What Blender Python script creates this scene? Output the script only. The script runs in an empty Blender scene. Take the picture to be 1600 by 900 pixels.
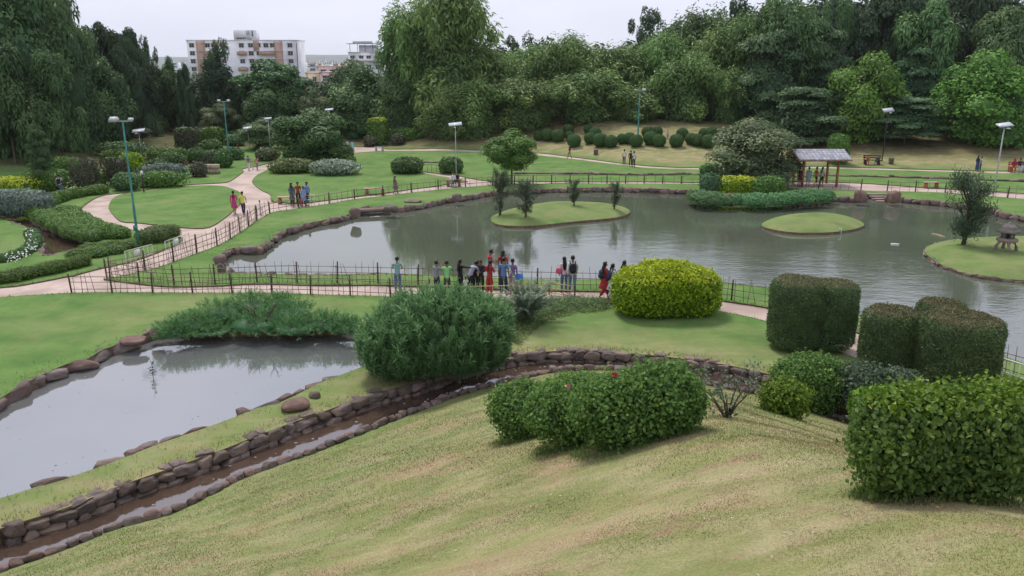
import bpy, math, random
import numpy as np
from mathutils import Vector, Matrix
from mathutils.geometry import delaunay_2d_cdt

SC = bpy.context.scene
COL = SC.collection
R = random.Random(7)
NR = np.random.default_rng(11)
D2R = math.radians

# ------------------------------------------------------------------ camera, sky, sun, exposure
F = 1256.0; PITCH = D2R(15.8); CZ = 10.4
cam = bpy.data.cameras.new('camera'); cam.sensor_width = 36; cam.lens = F/1600*36
cam.clip_start = 0.1; cam.clip_end = 9000
co = bpy.data.objects.new('camera', cam); COL.objects.link(co)
co.location = (0, 0, CZ); co.rotation_euler = (math.pi/2-PITCH, 0, 0)
SC.camera = co

SUN_EL, SUN_AZ = D2R(58), D2R(-25)          # soft high light from ahead and a little to the left, under cloud
w = bpy.data.worlds.new("World"); SC.world = w; w.use_nodes = True
nt = w.node_tree; nt.nodes.clear()
def N(nt, t, **k):
    n = nt.nodes.new(t)
    for a, b in k.items(): setattr(n, a, b)
    return n
wo = N(nt, 'ShaderNodeOutputWorld'); bg = N(nt, 'ShaderNodeBackground'); sky = N(nt, 'ShaderNodeTexSky')
sky.sky_type = 'NISHITA'; sky.sun_disc = False; sky.sun_elevation = SUN_EL; sky.sun_rotation = SUN_AZ
sky.air_density = 1.0; sky.dust_density = 3.0
tc = N(nt, 'ShaderNodeTexCoord'); mp = N(nt, 'ShaderNodeMapping'); mp.inputs['Scale'].default_value = (1, 1, 3.2)
n1 = N(nt, 'ShaderNodeTexNoise'); n1.inputs['Scale'].default_value = 1.7; n1.inputs['Detail'].default_value = 5; n1.inputs['Roughness'].default_value = .5
cr = N(nt, 'ShaderNodeValToRGB')
cr.color_ramp.elements[0].position = .32; cr.color_ramp.elements[0].color = (4.0, 4.25, 5.35, 1)
cr.color_ramp.elements[1].position = .68; cr.color_ramp.elements[1].color = (5.3, 5.4, 6.15, 1)
mx = N(nt, 'ShaderNodeMix', data_type='RGBA'); mx.inputs[0].default_value = .90
bg.inputs['Strength'].default_value = 0.1
L = nt.links.new
L(tc.outputs['Generated'], mp.inputs[0]); L(mp.outputs[0], n1.inputs['Vector']); L(n1.outputs[0], cr.inputs[0])
L(sky.outputs[0], mx.inputs[6]); L(cr.outputs[0], mx.inputs[7]); L(mx.outputs[2], bg.inputs[0]); L(bg.outputs[0], wo.inputs[0])
sl = bpy.data.lights.new('sun', 'SUN'); sl.energy = 1.5; sl.angle = D2R(12); sl.color = (1, .965, .9)
so = bpy.data.objects.new('sun', sl); COL.objects.link(so)
so.rotation_euler = Vector((-math.sin(SUN_AZ)*-1*math.cos(SUN_EL), math.cos(SUN_AZ)*math.cos(SUN_EL), math.sin(SUN_EL))).to_track_quat('Z', 'Y').to_euler()
so.location = (0, 0, 60)
SC.view_settings.view_transform = 'Standard'; SC.view_settings.look = 'None'
SC.view_settings.exposure = 0.86
SC.cycles.volume_bounces = 2; SC.view_settings.gamma = 1.0

# ------------------------------------------------------------------ where things are: rays from the viewpoint to ground
CP, SP = math.cos(PITCH), math.sin(PITCH)
def ray(px, py):
    a = (np.asarray(px, float)-800)/F; b = -(np.asarray(py, float)-450)/F
    return np.stack([a+0*b, CP+b*SP, -SP+b*CP+0*a], -1)
def G(px, py, z=0.0):
    d = ray(px, py); t = (z-CZ)/d[..., 2]
    return d[..., :2]*t[..., None]
def zc_of(p): return p[1]*CP-(p[2]-CZ)*SP
def at_y(px, py, Y):
    d = ray(px, py); t = Y/d[1]
    return np.array([d[0]*t, Y, CZ+d[2]*t])

def inpoly(P, poly):
    x, y = P[:, 0], P[:, 1]; r = np.zeros(len(P), bool); n = len(poly)
    for i in range(n):
        x1, y1 = poly[i]; x2, y2 = poly[(i+1) % n]
        if y1 == y2: continue
        c = ((y1 > y) != (y2 > y)) & (x < (x2-x1)*(y-y1)/(y2-y1)+x1)
        r ^= c
    return r
def polydist(P, line, closed=False):
    line = np.asarray(line, float); n = len(line); best = np.full(len(P), 1e9); side = np.zeros(len(P))
    for i in range(n if closed else n-1):
        a = line[i]; b = line[(i+1) % n]; ab = b-a; L2 = ab@ab+1e-12
        t = np.clip(((P-a)@ab)/L2, 0, 1); q = a+t[:, None]*ab; d = np.hypot(*(P-q).T)
        cr = ab[0]*(P[:, 1]-a[1])-ab[1]*(P[:, 0]-a[0])
        m = d < best; best = np.where(m, d, best); side = np.where(m, -np.sign(cr), side)
    return best, side
def smooth(line, step=.6, closed=False):
    """Catmull-Rom through the points, resampled at about step metres"""
    P = np.asarray(line, float); n = len(P); out = []
    for i in range(n if closed else n-1):
        p1 = P[i]; p2 = P[(i+1) % n]
        p0 = P[(i-1) % n] if closed or i > 0 else 2*p1-p2
        p3 = P[(i+2) % n] if closed or i+2 < n else 2*p2-p1
        k = max(1, int(np.hypot(*(p2-p1)[:2])/step))
        for j in range(k):
            t = j/k
            out.append(.5*((2*p1)+(-p0+p2)*t+(2*p0-5*p1+4*p2-p3)*t*t+(-p0+3*p1-3*p2+p3)*t**3))
    if not closed: out.append(P[-1])
    return np.array(out)
def px2w(pts, z=0.0):
    a = np.array(pts, float); return G(a[:, 0], a[:, 1], z)

# stone channel: top of its far wall, water's edge under it, near edge, all as ground curves
W_TOP = px2w([(-90, 866), (0, 826), (102, 794), (196, 756), (325, 711), (427, 671), (494, 647), (594, 612), (650, 597), (712, 575), (790, 556), (837, 550), (897, 548.5), (959, 550), (1030, 556), (1071, 561), (1130, 569), (1209, 586)])
W_TOP = np.vstack([[W_TOP[0]+(W_TOP[0]-W_TOP[1])*9], W_TOP, [[10.6, 24.6], [13.2, 21.9], [17, 19.0], [24, 14.6], [34, 8.6]]])
N_EDGE = px2w([(-90, 938.0), (0, 901.0), (57, 881.0), (98, 866.0), (189, 830.0), (264, 810.0), (325, 781.0), (370, 757.0), (449, 727.0), (494, 711.0), (566, 683.0), (619, 661.0), (669, 642.0), (728, 619.0), (790, 603.0), (869, 586.0), (960, 583.0), (1040, 591.0), (1115, 609.0), (1184, 622.0)], -.5)
N_EDGE = np.vstack([[N_EDGE[0]+(N_EDGE[0]-N_EDGE[1])*9], N_EDGE, [[9.8, 23.4], [12.4, 20.8], [16.3, 17.8], [23.3, 13.4], [33, 7.2]]])
W_TOP = smooth(W_TOP, .5); N_EDGE = smooth(N_EDGE, .5)

def sstep(x): x = np.clip(x, 0, 1); return x*x*(3-2*x)
def wob(x, y, s, k=0):
    return (np.sin(x*s+1.3+k)*np.cos(y*s*1.17+.7*k)+.6*np.sin(x*s*2.1+y*s*1.7+k)+.4*np.cos(x*s*.7-y*s*3.1+2*k))/2

P5U = [(540, 230), (560, 229), (598, 228.5), (604, 232.3), (680, 233.5), (762, 236), (840, 239.5), (900, 245.5), (975, 255.5), (1025, 259.5), (1100, 261.5), (1200, 261), (1307, 260), (1450, 264.5), (1600, 267.5), (1720, 270)]
P5L = [(1720, 274), (1600, 270.7), (1450, 267.6), (1307, 263.2), (1200, 264), (1100, 264.5), (1025, 262.8), (975, 258.8), (900, 249.2), (840, 243), (762, 238.7), (680, 236.6), (610, 235.4), (590, 236), (560, 238), (545, 240)]
_p5 = px2w(P5U[3:])
ISL = [smooth(px2w([(767, 342), (775, 352), (800, 355), (837, 354.5), (900, 348), (962, 342), (984, 334), (976, 326), (950, 321), (900, 318.5), (862, 318.5), (825, 323), (790, 331)], -.3), .4, True),
       smooth(px2w([(1190, 352), (1200, 359), (1230, 364.5), (1262, 366), (1300, 365), (1335, 360), (1350, 353), (1335, 344), (1300, 338.5), (1262, 337), (1215, 341)], -.3), .4, True),
       smooth(px2w([(1444, 393), (1455, 406), (1475, 418), (1525, 433), (1600, 441), (1690, 444), (1760, 425), (1770, 400), (1700, 380), (1600, 373), (1500, 376), (1460, 383)], -.3), .4, True)]
ISLH = [.38, .46, .42]
K_HILL = .45
def T(x, y):
    x = np.atleast_1d(np.asarray(x, float)); y = np.atleast_1d(np.asarray(y, float)); P = np.stack([x, y], 1)
    z = np.zeros(len(x))
    nearm = (y < 45) & (np.abs(x) < 60)
    s = np.full(len(x), -1.)
    if nearm.any():
        Q = P[nearm]; d, sd = polydist(Q, N_EDGE); s0 = d*sd; k = np.where(s0 > .8)[0]
        if len(k):
            av = s0[k]*2.
            for a in range(6):
                for r_ in (.8, 1.6):
                    d2, sd2 = polydist(Q[k]+[r_*math.cos(a*math.pi/3+r_), r_*math.sin(a*math.pi/3+r_)], N_EDGE); av += d2*sd2
            w_ = sstep((s0[k]-.8)/2.5); s0[k] = s0[k]*(1-w_)+av/14*w_
        s[nearm] = s0
    s = np.where((~nearm) & (y < 30) , 40., s)
    hill = s > 0
    ss = np.minimum(s, 22)
    zh = -.42+K_HILL*ss-.27*np.sin(np.pi*np.clip(ss/20, 0, 1))+.06*wob(x, y, .9)*np.clip(s/3, 0, 1)
    zh = zh-.06*sstep((x-.5)/4)*sstep(ss/5)
    # beyond the far path the ground climbs to the bamboo; left of it stays low
    yp = np.interp(x, _p5[:, 0], _p5[:, 1])
    m = sstep((x+17)/9)
    rise = m*(2.6*sstep((y-yp-.4)/24)+.4*sstep((y-yp)/4))
    rise += 1.5*np.exp(-(((x+2)/13)**2+((y-112)/9)**2))*m
    rise += .9*sstep((-x-34)/14)*sstep((y-62)/14)
    drop = -13*sstep((y-145)/110)
    zf = rise+drop+.04*wob(x, y, .35)*sstep((y-28)/10)
    z = np.where(hill, zh, zf)
    m3 = (y > 30) & (y < 75)
    if m3.any():
        for isl, h in zip(ISL, ISLH):
            lo, hi = isl.min(0)-.1, isl.max(0)+.1; k = m3 & (P > lo).all(1) & (P < hi).all(1)
            if k.any():
                idx = np.where(k)[0]; d, _ = polydist(P[idx], isl, True); q = inpoly(P[idx], isl) | (d < .03); idx = idx[q]; d = d[q]
                z[idx] = -.2+h*(1-(1-np.clip(d/2.2, 0, 1))**2)
    return z
T_exact = T
def Tz(x, y): return float(T([x], [y])[0])
def hit(px, py):
    d = ray(px, py); t = np.linspace(2, 260, 900); t = t**1.0
    X = d[0]*t; Y = d[1]*t; Z = CZ+d[2]*t; g = Z-T(X, Y)
    i = np.where(g < 0)[0]
    if len(i) == 0: i = [len(t)-1]
    i = max(1, i[0]); a, b = t[i-1], t[i]
    for _ in range(18):
        m = (a+b)/2
        if CZ+d[2]*m-Tz(d[0]*m, d[1]*m) < 0: b = m
        else: a = m
    return np.array([d[0]*b, d[1]*b, CZ+d[2]*b])
def fit(x0, y0, x1, y1, dep=.8, box=False, sink=.0):
    """half axes and centre of a rounded body that fills the box x0..x1, y0..y1 as seen, standing on the ground"""
    cx, cy = (x0+x1)/2, (y0+y1)/2; d = ray(cx, cy); t = np.linspace(3, 200, 1600)
    zc = t*(d@np.array([0, CP, -SP])); X, Y, Z = d[0]*t, d[1]*t, CZ+d[2]*t
    a = (x1-x0)/2/F*zc; b = a*dep; th = math.atan2(-d[2], math.hypot(d[0], d[1])); Hp = (y1-y0)/2/F*zc
    if box: c = np.maximum((Hp-b*math.sin(th)*.9)/math.cos(th), .25*Hp)
    else: c = np.sqrt(np.maximum(Hp**2-(b*math.sin(th))**2, (.3*Hp)**2))/math.cos(th)
    g = Z-c*(1-sink)-T(X, Y); i = np.where(g < 0)[0]; i = i[0] if len(i) else len(t)-1
    return np.array([X[i], Y[i], Z[i]]), a[i], b[i], c[i], zc[i]
# ------------------------------------------------------------------ materials
def mat(name, rgb=(.5, .5, .5), rough=.8, metal=0, spec=.3):
    m = bpy.data.materials.new(name); m.use_nodes = True; b = m.node_tree.nodes['Principled BSDF']
    b.inputs['Base Color'].default_value = (*rgb, 1); b.inputs['Roughness'].default_value = rough
    b.inputs['Metallic'].default_value = metal; b.inputs['Specular IOR Level'].default_value = spec
    return m
def nz(t, scale, detail=3, rough=.5, vec=None, ntype=None):
    n = N(t, 'ShaderNodeTexNoise'); n.inputs['Scale'].default_value = scale; n.inputs['Detail'].default_value = detail
    n.inputs['Roughness'].default_value = rough
    if vec is not None: t.links.new(vec, n.inputs['Vector'])
    return n.outputs[0]
def rmp(t, v, a, b, ca, cb):
    r = N(t, 'ShaderNodeValToRGB'); e = r.color_ramp.elements
    e[0].position = a; e[0].color = (*ca, 1) if len(ca) == 3 else ca; e[1].position = b; e[1].color = (*cb, 1) if len(cb) == 3 else cb
    t.links.new(v, r.inputs[0]); return r.outputs[0]
def mixc(t, f, a, b, bt='MIX'):
    m = N(t, 'ShaderNodeMix', data_type='RGBA'); m.blend_type = bt
    for i, v in ((0, f), (6, a), (7, b)):
        if isinstance(v, (int, float)): m.inputs[i].default_value = v
        elif isinstance(v, tuple): m.inputs[i].default_value = (*v, 1)
        else: t.links.new(v, m.inputs[i])
    return m.outputs[2]
def mth(t, op, a, b=0.0, clamp=False):
    m = N(t, 'ShaderNodeMath', operation=op, use_clamp=clamp)
    for i, v in ((0, a), (1, b)):
        if isinstance(v, (int, float)): m.inputs[i].default_value = v
        else: t.links.new(v, m.inputs[i])
    return m.outputs[0]
def bump(t, b, h, s, dist=.1):
    n = N(t, 'ShaderNodeBump'); n.inputs['Strength'].default_value = s; n.inputs['Distance'].default_value = dist
    t.links.new(h, n.inputs['Height']); t.links.new(n.outputs[0], b.inputs['Normal']); return n
def pos(t):
    return N(t, 'ShaderNodeNewGeometry').outputs['Position']

def noisy(name, c1, c2, scale=8, rough=.85, bs=.3, lo=.35, hi=.65, c3=None, s3=1.2, objr=0, dist=.03, spec=.3, bscale=None):
    """two tones broken up by noise, a third in big patches, relief by bump, a little change per object"""
    m = mat(name, c1, rough, 0, spec); t = m.node_tree; b = t.nodes['Principled BSDF']
    tcn = N(t, 'ShaderNodeTexCoord').outputs['Object']
    if objr:
        oi = N(t, 'ShaderNodeObjectInfo').outputs['Random']
        ad = N(t, 'ShaderNodeVectorMath', operation='ADD'); t.links.new(tcn, ad.inputs[0])
        cx = N(t, 'ShaderNodeCombineXYZ'); k = mth(t, 'MULTIPLY', oi, 37.0)
        for i in range(3): t.links.new(k, cx.inputs[i])
        t.links.new(cx.outputs[0], ad.inputs[1]); tcn = ad.outputs[0]
    n = nz(t, scale, 5, .6, tcn); c = rmp(t, n, lo, hi, c1, c2)
    if c3: c = mixc(t, rmp(t, nz(t, s3, 3, .5, tcn), .45, .62, (0, 0, 0), (1, 1, 1)), c, c3)
    if objr:
        hv = N(t, 'ShaderNodeHueSaturation'); t.links.new(c, hv.inputs['Color'])
        v = mth(t, 'MULTIPLY_ADD', oi, objr); hv_v = mth(t, 'ADD', mth(t, 'MULTIPLY', oi, objr), 1-objr/2)
        t.links.new(hv_v, hv.inputs['Value']); c = hv.outputs[0]
    t.links.new(c, b.inputs['Base Color'])
    if bs: bump(t, b, nz(t, bscale or scale*2.5, 5, .6, tcn), bs, dist)
    return m

def leafm(name, c1, c2, c3=None, trans=.25, var=.25, rough=.5, spec=.25):
    """leaf: tone by the 'tint' stored with each leaf, slightly different for each plant, a little light through"""
    m = bpy.data.materials.new(name); m.use_nodes = True; t = m.node_tree; b = t.nodes['Principled BSDF']; out = t.nodes['Material Output']
    at = N(t, 'ShaderNodeAttribute'); at.attribute_name = 'tint'
    c = rmp(t, at.outputs['Fac'], .1, .8, c1, c2)
    if c3: c = mixc(t, rmp(t, at.outputs['Fac'], .9, .96, (0, 0, 0), (1, 1, 1)), c, c3)
    oi = N(t, 'ShaderNodeObjectInfo').outputs['Random']
    hv = N(t, 'ShaderNodeHueSaturation'); t.links.new(c, hv.inputs['Color'])
    t.links.new(mth(t, 'ADD', mth(t, 'MULTIPLY', oi, var), 1-var/2), hv.inputs['Value'])
    t.links.new(mth(t, 'ADD', mth(t, 'MULTIPLY', oi, .03), .485), hv.inputs['Hue'])
    c = hv.outputs[0]
    t.links.new(c, b.inputs['Base Color']); b.inputs['Roughness'].default_value = rough; b.inputs['Specular IOR Level'].default_value = spec
    tr = N(t, 'ShaderNodeBsdfTranslucent'); t.links.new(c, tr.inputs[0]); ms = N(t, 'ShaderNodeMixShader'); ms.inputs[0].default_value = trans
    t.links.new(b.outputs[0], ms.inputs[1]); t.links.new(tr.outputs[0], ms.inputs[2]); t.links.new(ms.outputs[0], out.inputs[0])
    return m

def ground_mat(name, blades=False):
    m = mat(name, (.1, .2, .05), .95, 0, .15); t = m.node_tree; b = t.nodes['Principled BSDF']
    at = N(t, 'ShaderNodeAttribute'); at.attribute_name = 'zone'
    sp = N(t, 'ShaderNodeSeparateColor'); t.links.new(at.outputs['Color'], sp.inputs[0])
    p = pos(t)
    g = rmp(t, nz(t, .55, 5, .6, p), .36, .66, (.085, .170, .040), (.145, .240, .062))
    g = mixc(t, rmp(t, nz(t, .21, 3, .5, p), .5, .7, (0, 0, 0), (.75, .75, .75)), g, (.185, .240, .085))
    g = mixc(t, rmp(t, nz(t, 2.3, 4, .6, p), .55, .75, (0, 0, 0), (.5, .5, .5)), g, (.072, .145, .038))
    g = mixc(t, rmp(t, nz(t, .33, 5, .65, p), .56, .72, (0, 0, 0), (.55, .55, .55)), g, (.23, .225, .10))
    g = mixc(t, rmp(t, nz(t, 5.5, 4, .7, p), .60, .72, (0, 0, 0), (.4, .4, .4)), g, (.20, .26, .09))
    mpn = N(t, 'ShaderNodeMapping'); mpn.inputs['Rotation'].default_value = (0, 0, D2R(-24)); mpn.inputs['Scale'].default_value = (.62, 1.2, 1)
    t.links.new(p, mpn.inputs[0])
    st = nz(t, 1.15, 6, .62, mpn.outputs[0]); st2 = nz(t, .38, 4, .5, mpn.outputs[0])
    dry = rmp(t, nz(t, .8, 5, .6, p), .35, .65, (.195, .207, .074), (.275, .268, .110))
    dry = mixc(t, rmp(t, st, .44, .62, (0, 0, 0), (.8, .8, .8)), dry, (.385, .325, .185))
    dry = mixc(t, rmp(t, st2, .56, .72, (0, 0, 0), (.7, .7, .7)), dry, (.35, .235, .15))
    dry = mixc(t, rmp(t, nz(t, .9, 6, .68, mpn.outputs[0]), .50, .66, (0, 0, 0), (.85, .85, .85)), dry, (.40, .275, .175))
    dry = mixc(t, rmp(t, nz(t, 1.9, 6, .7, mpn.outputs[0]), .56, .68, (0, 0, 0), (.8, .8, .8)), dry, (.30, .19, .125))
    dry = mixc(t, rmp(t, nz(t, 7, 4, .6, p), .60, .74, (0, 0, 0), (.55, .55, .55)), dry, (.290, .195, .130))
    k = mth(t, 'ADD', sp.outputs[0], mth(t, 'MULTIPLY', mth(t, 'SUBTRACT', nz(t, .6, 4, .6, p), .5), .9), True)
    k = mth(t, 'MULTIPLY', k, rmp(t, sp.outputs[0], 0.0, .12, (0, 0, 0), (1, 1, 1)))
    c = mixc(t, k, g, dry)
    lit = rmp(t, nz(t, .9, 5, .65, p), .35, .65, (.055, .040, .022), (.13, .085, .045))
    lit = mixc(t, rmp(t, nz(t, 1.7, 4, .6, p), .5, .6, (0, 0, 0), (.7, .7, .7)), lit, (.06, .085, .025))
    k2 = mth(t, 'ADD', sp.outputs[1], mth(t, 'MULTIPLY', mth(t, 'SUBTRACT', nz(t, 1.3, 4, .6, p), .5), 1.1), True)
    k2 = mth(t, 'MULTIPLY', k2, rmp(t, sp.outputs[1], 0.0, .12, (0, 0, 0), (1, 1, 1)))
    c = mixc(t, k2, c, lit)
    soil = rmp(t, nz(t, 6, 4, .6, p), .35, .65, (.10, .055, .035), (.22, .125, .085))
    c = mixc(t, sp.outputs[2], c, soil)
    fine = rmp(t, nz(t, 34, 3, .7, p), .3, .7, (.72, .72, .72), (1.2, 1.2, 1.2))
    c = mixc(t, 1.0, c, fine, 'MULTIPLY')
    if blades:
        oi = N(t, 'ShaderNodeAttribute'); oi.attribute_name = 'tint'
        c = mixc(t, 1.0, c, rmp(t, oi.outputs['Fac'], 0, 1, (.72, .72, .72), (1.32, 1.32, 1.25)), 'MULTIPLY')
    t.links.new(c, b.inputs['Base Color'])
    if not blades:
        hsum = mth(t, 'ADD', mth(t, 'MULTIPLY', nz(t, 11, 5, .7, p), 1.0), mth(t, 'MULTIPLY', nz(t, 60, 3, .7, p), .5))
        bump(t, b, hsum, .55, .035)
    return m

def water_mat(name, body, refl, ripple, far=False, rscale=3.0):
    m = bpy.data.materials.new(name); m.use_nodes = True; t = m.node_tree; t.nodes.clear()
    out = N(t, 'ShaderNodeOutputMaterial'); d = N(t, 'ShaderNodeBsdfDiffuse'); g = N(t, 'ShaderNodeBsdfGlossy'); mxs = N(t, 'ShaderNodeMixShader')
    p = pos(t); d.inputs[0].default_value = (*body, 1); g.inputs['Roughness'].default_value = .035; g.inputs[0].default_value = (.93, .93, .95, 1)
    c = rmp(t, nz(t, .12, 3, .5, p), .35, .65, tuple(x*.85 for x in body), tuple(x*1.12 for x in body)); t.links.new(c, d.inputs[0])
    mp1 = N(t, 'ShaderNodeMapping'); mp1.inputs['Rotation'].default_value = (0, 0, D2R(14)); mp1.inputs['Scale'].default_value = (.75, 1.5, 1); t.links.new(p, mp1.inputs[0])
    h = mth(t, 'ADD', nz(t, rscale, 4, .55, mp1.outputs[0]), mth(t, 'MULTIPLY', nz(t, rscale*.28, 2, .5, mp1.outputs[0]), 1.4))
    bp = N(t, 'ShaderNodeBump'); bp.inputs['Distance'].default_value = .02; t.links.new(h, bp.inputs['Height'])
    if far:   # a breeze ruffles the open right-hand water, the sheltered left end lies calm
        sx = N(t, 'ShaderNodeSeparateXYZ'); t.links.new(p, sx.inputs[0])
        a = mth(t, 'ADD', mth(t, 'MULTIPLY', sx.outputs[0], .085), .42, True)
        e = mth(t, 'ADD', mth(t, 'MULTIPLY', sx.outputs[1], -.055), 3.25, True)
        pt = rmp(t, nz(t, .1, 4, .6, p), .36, .6, (.35, .35, .35), (1, 1, 1))
        k = mth(t, 'ADD', mth(t, 'MULTIPLY', mth(t, 'MULTIPLY', mth(t, 'MULTIPLY', a, e), pt), ripple), .05)
        t.links.new(k, bp.inputs['Strength'])
    else:
        bp.inputs['Strength'].default_value = ripple
    t.links.new(bp.outputs[0], g.inputs['Normal'])
    fr = N(t, 'ShaderNodeFresnel'); fr.inputs[0].default_value = refl; t.links.new(bp.outputs[0], fr.inputs['Normal'])
    t.links.new(fr.outputs[0], mxs.inputs[0]); t.links.new(d.outputs[0], mxs.inputs[1]); t.links.new(g.outputs[0], mxs.inputs[2]); t.links.new(mxs.outputs[0], out.inputs[0])
    return m

M_GROUND = ground_mat('grass_ground'); M_BLADE = ground_mat('grass_blade', True)
M_SOIL = noisy('soil', (.09, .055, .04), (.20, .12, .085), 5, bs=.6)
M_PATH = noisy('path_paving', (.43, .325, .275), (.53, .415, .36), 2.2, .8, .25, c3=(.36, .27, .225), s3=.55, dist=.01)
M_WATER1 = water_mat('pond_water', (.098, .112, .080), 3.0, .55, True, 3.2)
M_WATER2 = water_mat('lower_pond_water', (.14, .145, .14), 4.6, .12, False, 3.4)
M_WATER3 = water_mat('channel_water', (.075, .048, .034), 2.9, .10, False, 5)
M_ROCK = noisy('rock', (.115, .090, .082), (.215, .165, .150), 2.2, .85, .8, c3=(.165, .105, .085), s3=.8, objr=.5, dist=.06)
M_ROCKD = noisy('dark_rock', (.085, .066, .058), (.185, .145, .130), 3.0, .85, .8, c3=(.20, .145, .115), s3=1.1, objr=.7, dist=.05)
M_MORTAR = noisy('mortar', (.05, .04, .034), (.10, .08, .07), 8, bs=.5)
M_BARK = noisy('bark', (.060, .044, .034), (.13, .10, .08), 6, .9, .8, objr=.4)
M_BAMBOO = noisy('weathered_bamboo', (.10, .065, .055), (.25, .17, .14), 3, .7, .2, objr=.9)
M_BAMBOOL = noisy('fresh_bamboo', (.42, .29, .17), (.55, .40, .25), 4, .6, .2, objr=.3)
M_FPOST = noisy('dark_fence_post', (.05, .036, .032), (.12, .085, .075), 6, .7, .3, objr=.4)
M_TEAL = noisy('teal_paint', (.055, .235, .215), (.075, .29, .265), 3, .45, .05, c3=(.045, .19, .17), s3=2)
M_GALV = noisy('galvanised_steel', (.36, .37, .38), (.46, .47, .48), 6, .45, .05)
M_DARKMETAL = mat('dark_metal', (.03, .03, .035), .5)
M_WHITE = noisy('white_paint', (.66, .65, .64), (.76, .75, .74), 4, .5, .05)
M_PANEL = noisy('solar_panel_glass', (.52, .54, .60), (.62, .64, .70), 1.5, .12, 0, spec=.6)
M_GLASS = mat('window_glass', (.045, .05, .065), .15, 0, .6)
M_LAMPGLASS = mat('lamp_glass', (.62, .62, .6), .2)
M_WOOD = noisy('stained_wood', (.27, .105, .055), (.38, .16, .085), 5, .6, .2)
M_WOODP = noisy('pale_plank', (.42, .30, .20), (.55, .42, .30), 5, .7, .2)
M_ROOF = noisy('slate_shingle', (.25, .25, .29), (.36, .36, .40), 3, .7, .2, objr=.35)
M_STONE = noisy('carved_stone', (.25, .175, .155), (.36, .27, .24), 7, .85, .5)
M_STONED = noisy('dark_stone_and_shade', (.13, .115, .105), (.21, .185, .17), 7, .85, .5)  # dark stone; on the step risers it stands in for shade

LM = dict(
 dark=leafm('dark_tree_leaf', (0.043, 0.098, 0.037), (0.128, 0.222, 0.073)),
 deep=leafm('deep_green_leaf', (0.033, 0.065, 0.032), (0.094, 0.143, 0.065)),
 mid=leafm('mid_green_leaf', (0.059, 0.125, 0.045), (0.170, 0.281, 0.096)),
 bam=leafm('bamboo_leaf', (0.083, 0.165, 0.047), (0.262, 0.392, 0.115)),
 blue=leafm('blue_green_leaf', (0.050, 0.117, 0.053), (0.140, 0.248, 0.101)),
 bright=leafm('bright_green_leaf', (0.063, 0.147, 0.023), (0.189, 0.347, 0.053)),
 yel=leafm('yellow_leaf', (0.102, 0.158, 0.012), (0.428, 0.502, 0.036)),
 lime=leafm('lime_leaf', (.060, .130, .008), (.38, .50, .018)),
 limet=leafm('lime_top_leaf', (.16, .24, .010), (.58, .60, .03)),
 clip=leafm('clipped_leaf', (0.040, 0.103, 0.028), (0.121, 0.224, 0.063)),
 clipl=leafm('light_clipped_leaf', (0.060, 0.138, 0.022), (0.162, 0.276, 0.054)),
 brown=leafm('brownish_hedge_leaf', (0.062, 0.074, 0.044), (0.150, 0.157, 0.090)),
 olive=leafm('olive_leaf', (0.070, 0.109, 0.046), (0.232, 0.288, 0.132)),
 cyl=leafm('dark_hedge_leaf', (0.048, 0.090, 0.038), (0.173, 0.256, 0.090), (0.469, 0.386, 0.221)),
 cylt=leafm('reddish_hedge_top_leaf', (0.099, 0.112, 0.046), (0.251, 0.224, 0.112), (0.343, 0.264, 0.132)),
 jun=leafm('juniper_leaf', (0.047, 0.103, 0.039), (0.202, 0.351, 0.141)),
 junl=leafm('low_juniper_leaf', (0.058, 0.152, 0.053), (0.166, 0.323, 0.111)),
 hib=leafm('hibiscus_leaf', (0.047, 0.115, 0.032), (0.213, 0.345, 0.077), (0.569, 0.604, 0.116), 0.431),
 hibd=leafm('dusty_bush_leaf', (0.058, 0.090, 0.058), (0.160, 0.218, 0.124), (0.246, 0.174, 0.117)),
 hibb=leafm('bright_bush_leaf', (0.050, 0.127, 0.013), (0.220, 0.363, 0.039), (0.418, 0.462, 0.055), 0.330),
 silv=leafm('silver_frond_leaf', (0.144, 0.216, 0.144), (0.384, 0.468, 0.324)),
 silb=leafm('silver_bed_leaf', (.10, .15, .115), (.24, .30, .25)),
 weed=leafm('weed_leaf', (0.069, 0.121, 0.034), (0.196, 0.259, 0.081), (0.253, 0.161, 0.103)),
 cone=leafm('pine_needle', (0.046, 0.075, 0.044), (0.121, 0.161, 0.086)),
 wood=leafm('far_wood_leaf', (0.028, 0.062, 0.033), (0.083, 0.138, 0.067)),
 white=mat('white_petal', (.75, .74, .70), .6), pink=mat('pink_petal', (.45, .12, .18), .6), red=mat('red_petal', (.42, .01, .05), .6),
)

# ------------------------------------------------------------------ meshes and objects
def mk(name, V, faces, mats=(), attr=None, smooth=False, zone=None):
    """faces: list of int arrays (n,k); one mesh quickly"""
    me = bpy.data.meshes.new(name); V = np.asarray(V, np.float32)
    faces = [np.asarray(f, np.int32) for f in faces if len(f)]
    me.vertices.add(len(V)); me.vertices.foreach_set('co', V.ravel())
    tot = sum(f.size for f in faces); me.loops.add(tot)
    me.loops.foreach_set('vertex_index', np.concatenate([f.ravel() for f in faces]))
    ls = []; o = 0
    for f in faces:
        ls.append(o+np.arange(len(f))*f.shape[1]); o += f.size
    ls = np.concatenate(ls).astype(np.int32); me.polygons.add(len(ls)); me.polygons.foreach_set('loop_start', ls)
    if smooth: me.polygons.foreach_set('use_smooth', np.ones(len(ls), bool))
    me.update(calc_edges=True)
    if attr is not None:
        a = me.attributes.new('tint', 'FLOAT', 'POINT'); a.data.foreach_set('value', np.asarray(attr, np.float32))
    if zone is not None:
        a = me.attributes.new('zone', 'FLOAT_COLOR', 'POINT'); a.data.foreach_set('color', np.asarray(zone, np.float32).ravel())
    for m in (mats if isinstance(mats, (list, tuple)) else [mats]): me.materials.append(m)
    return me
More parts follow.
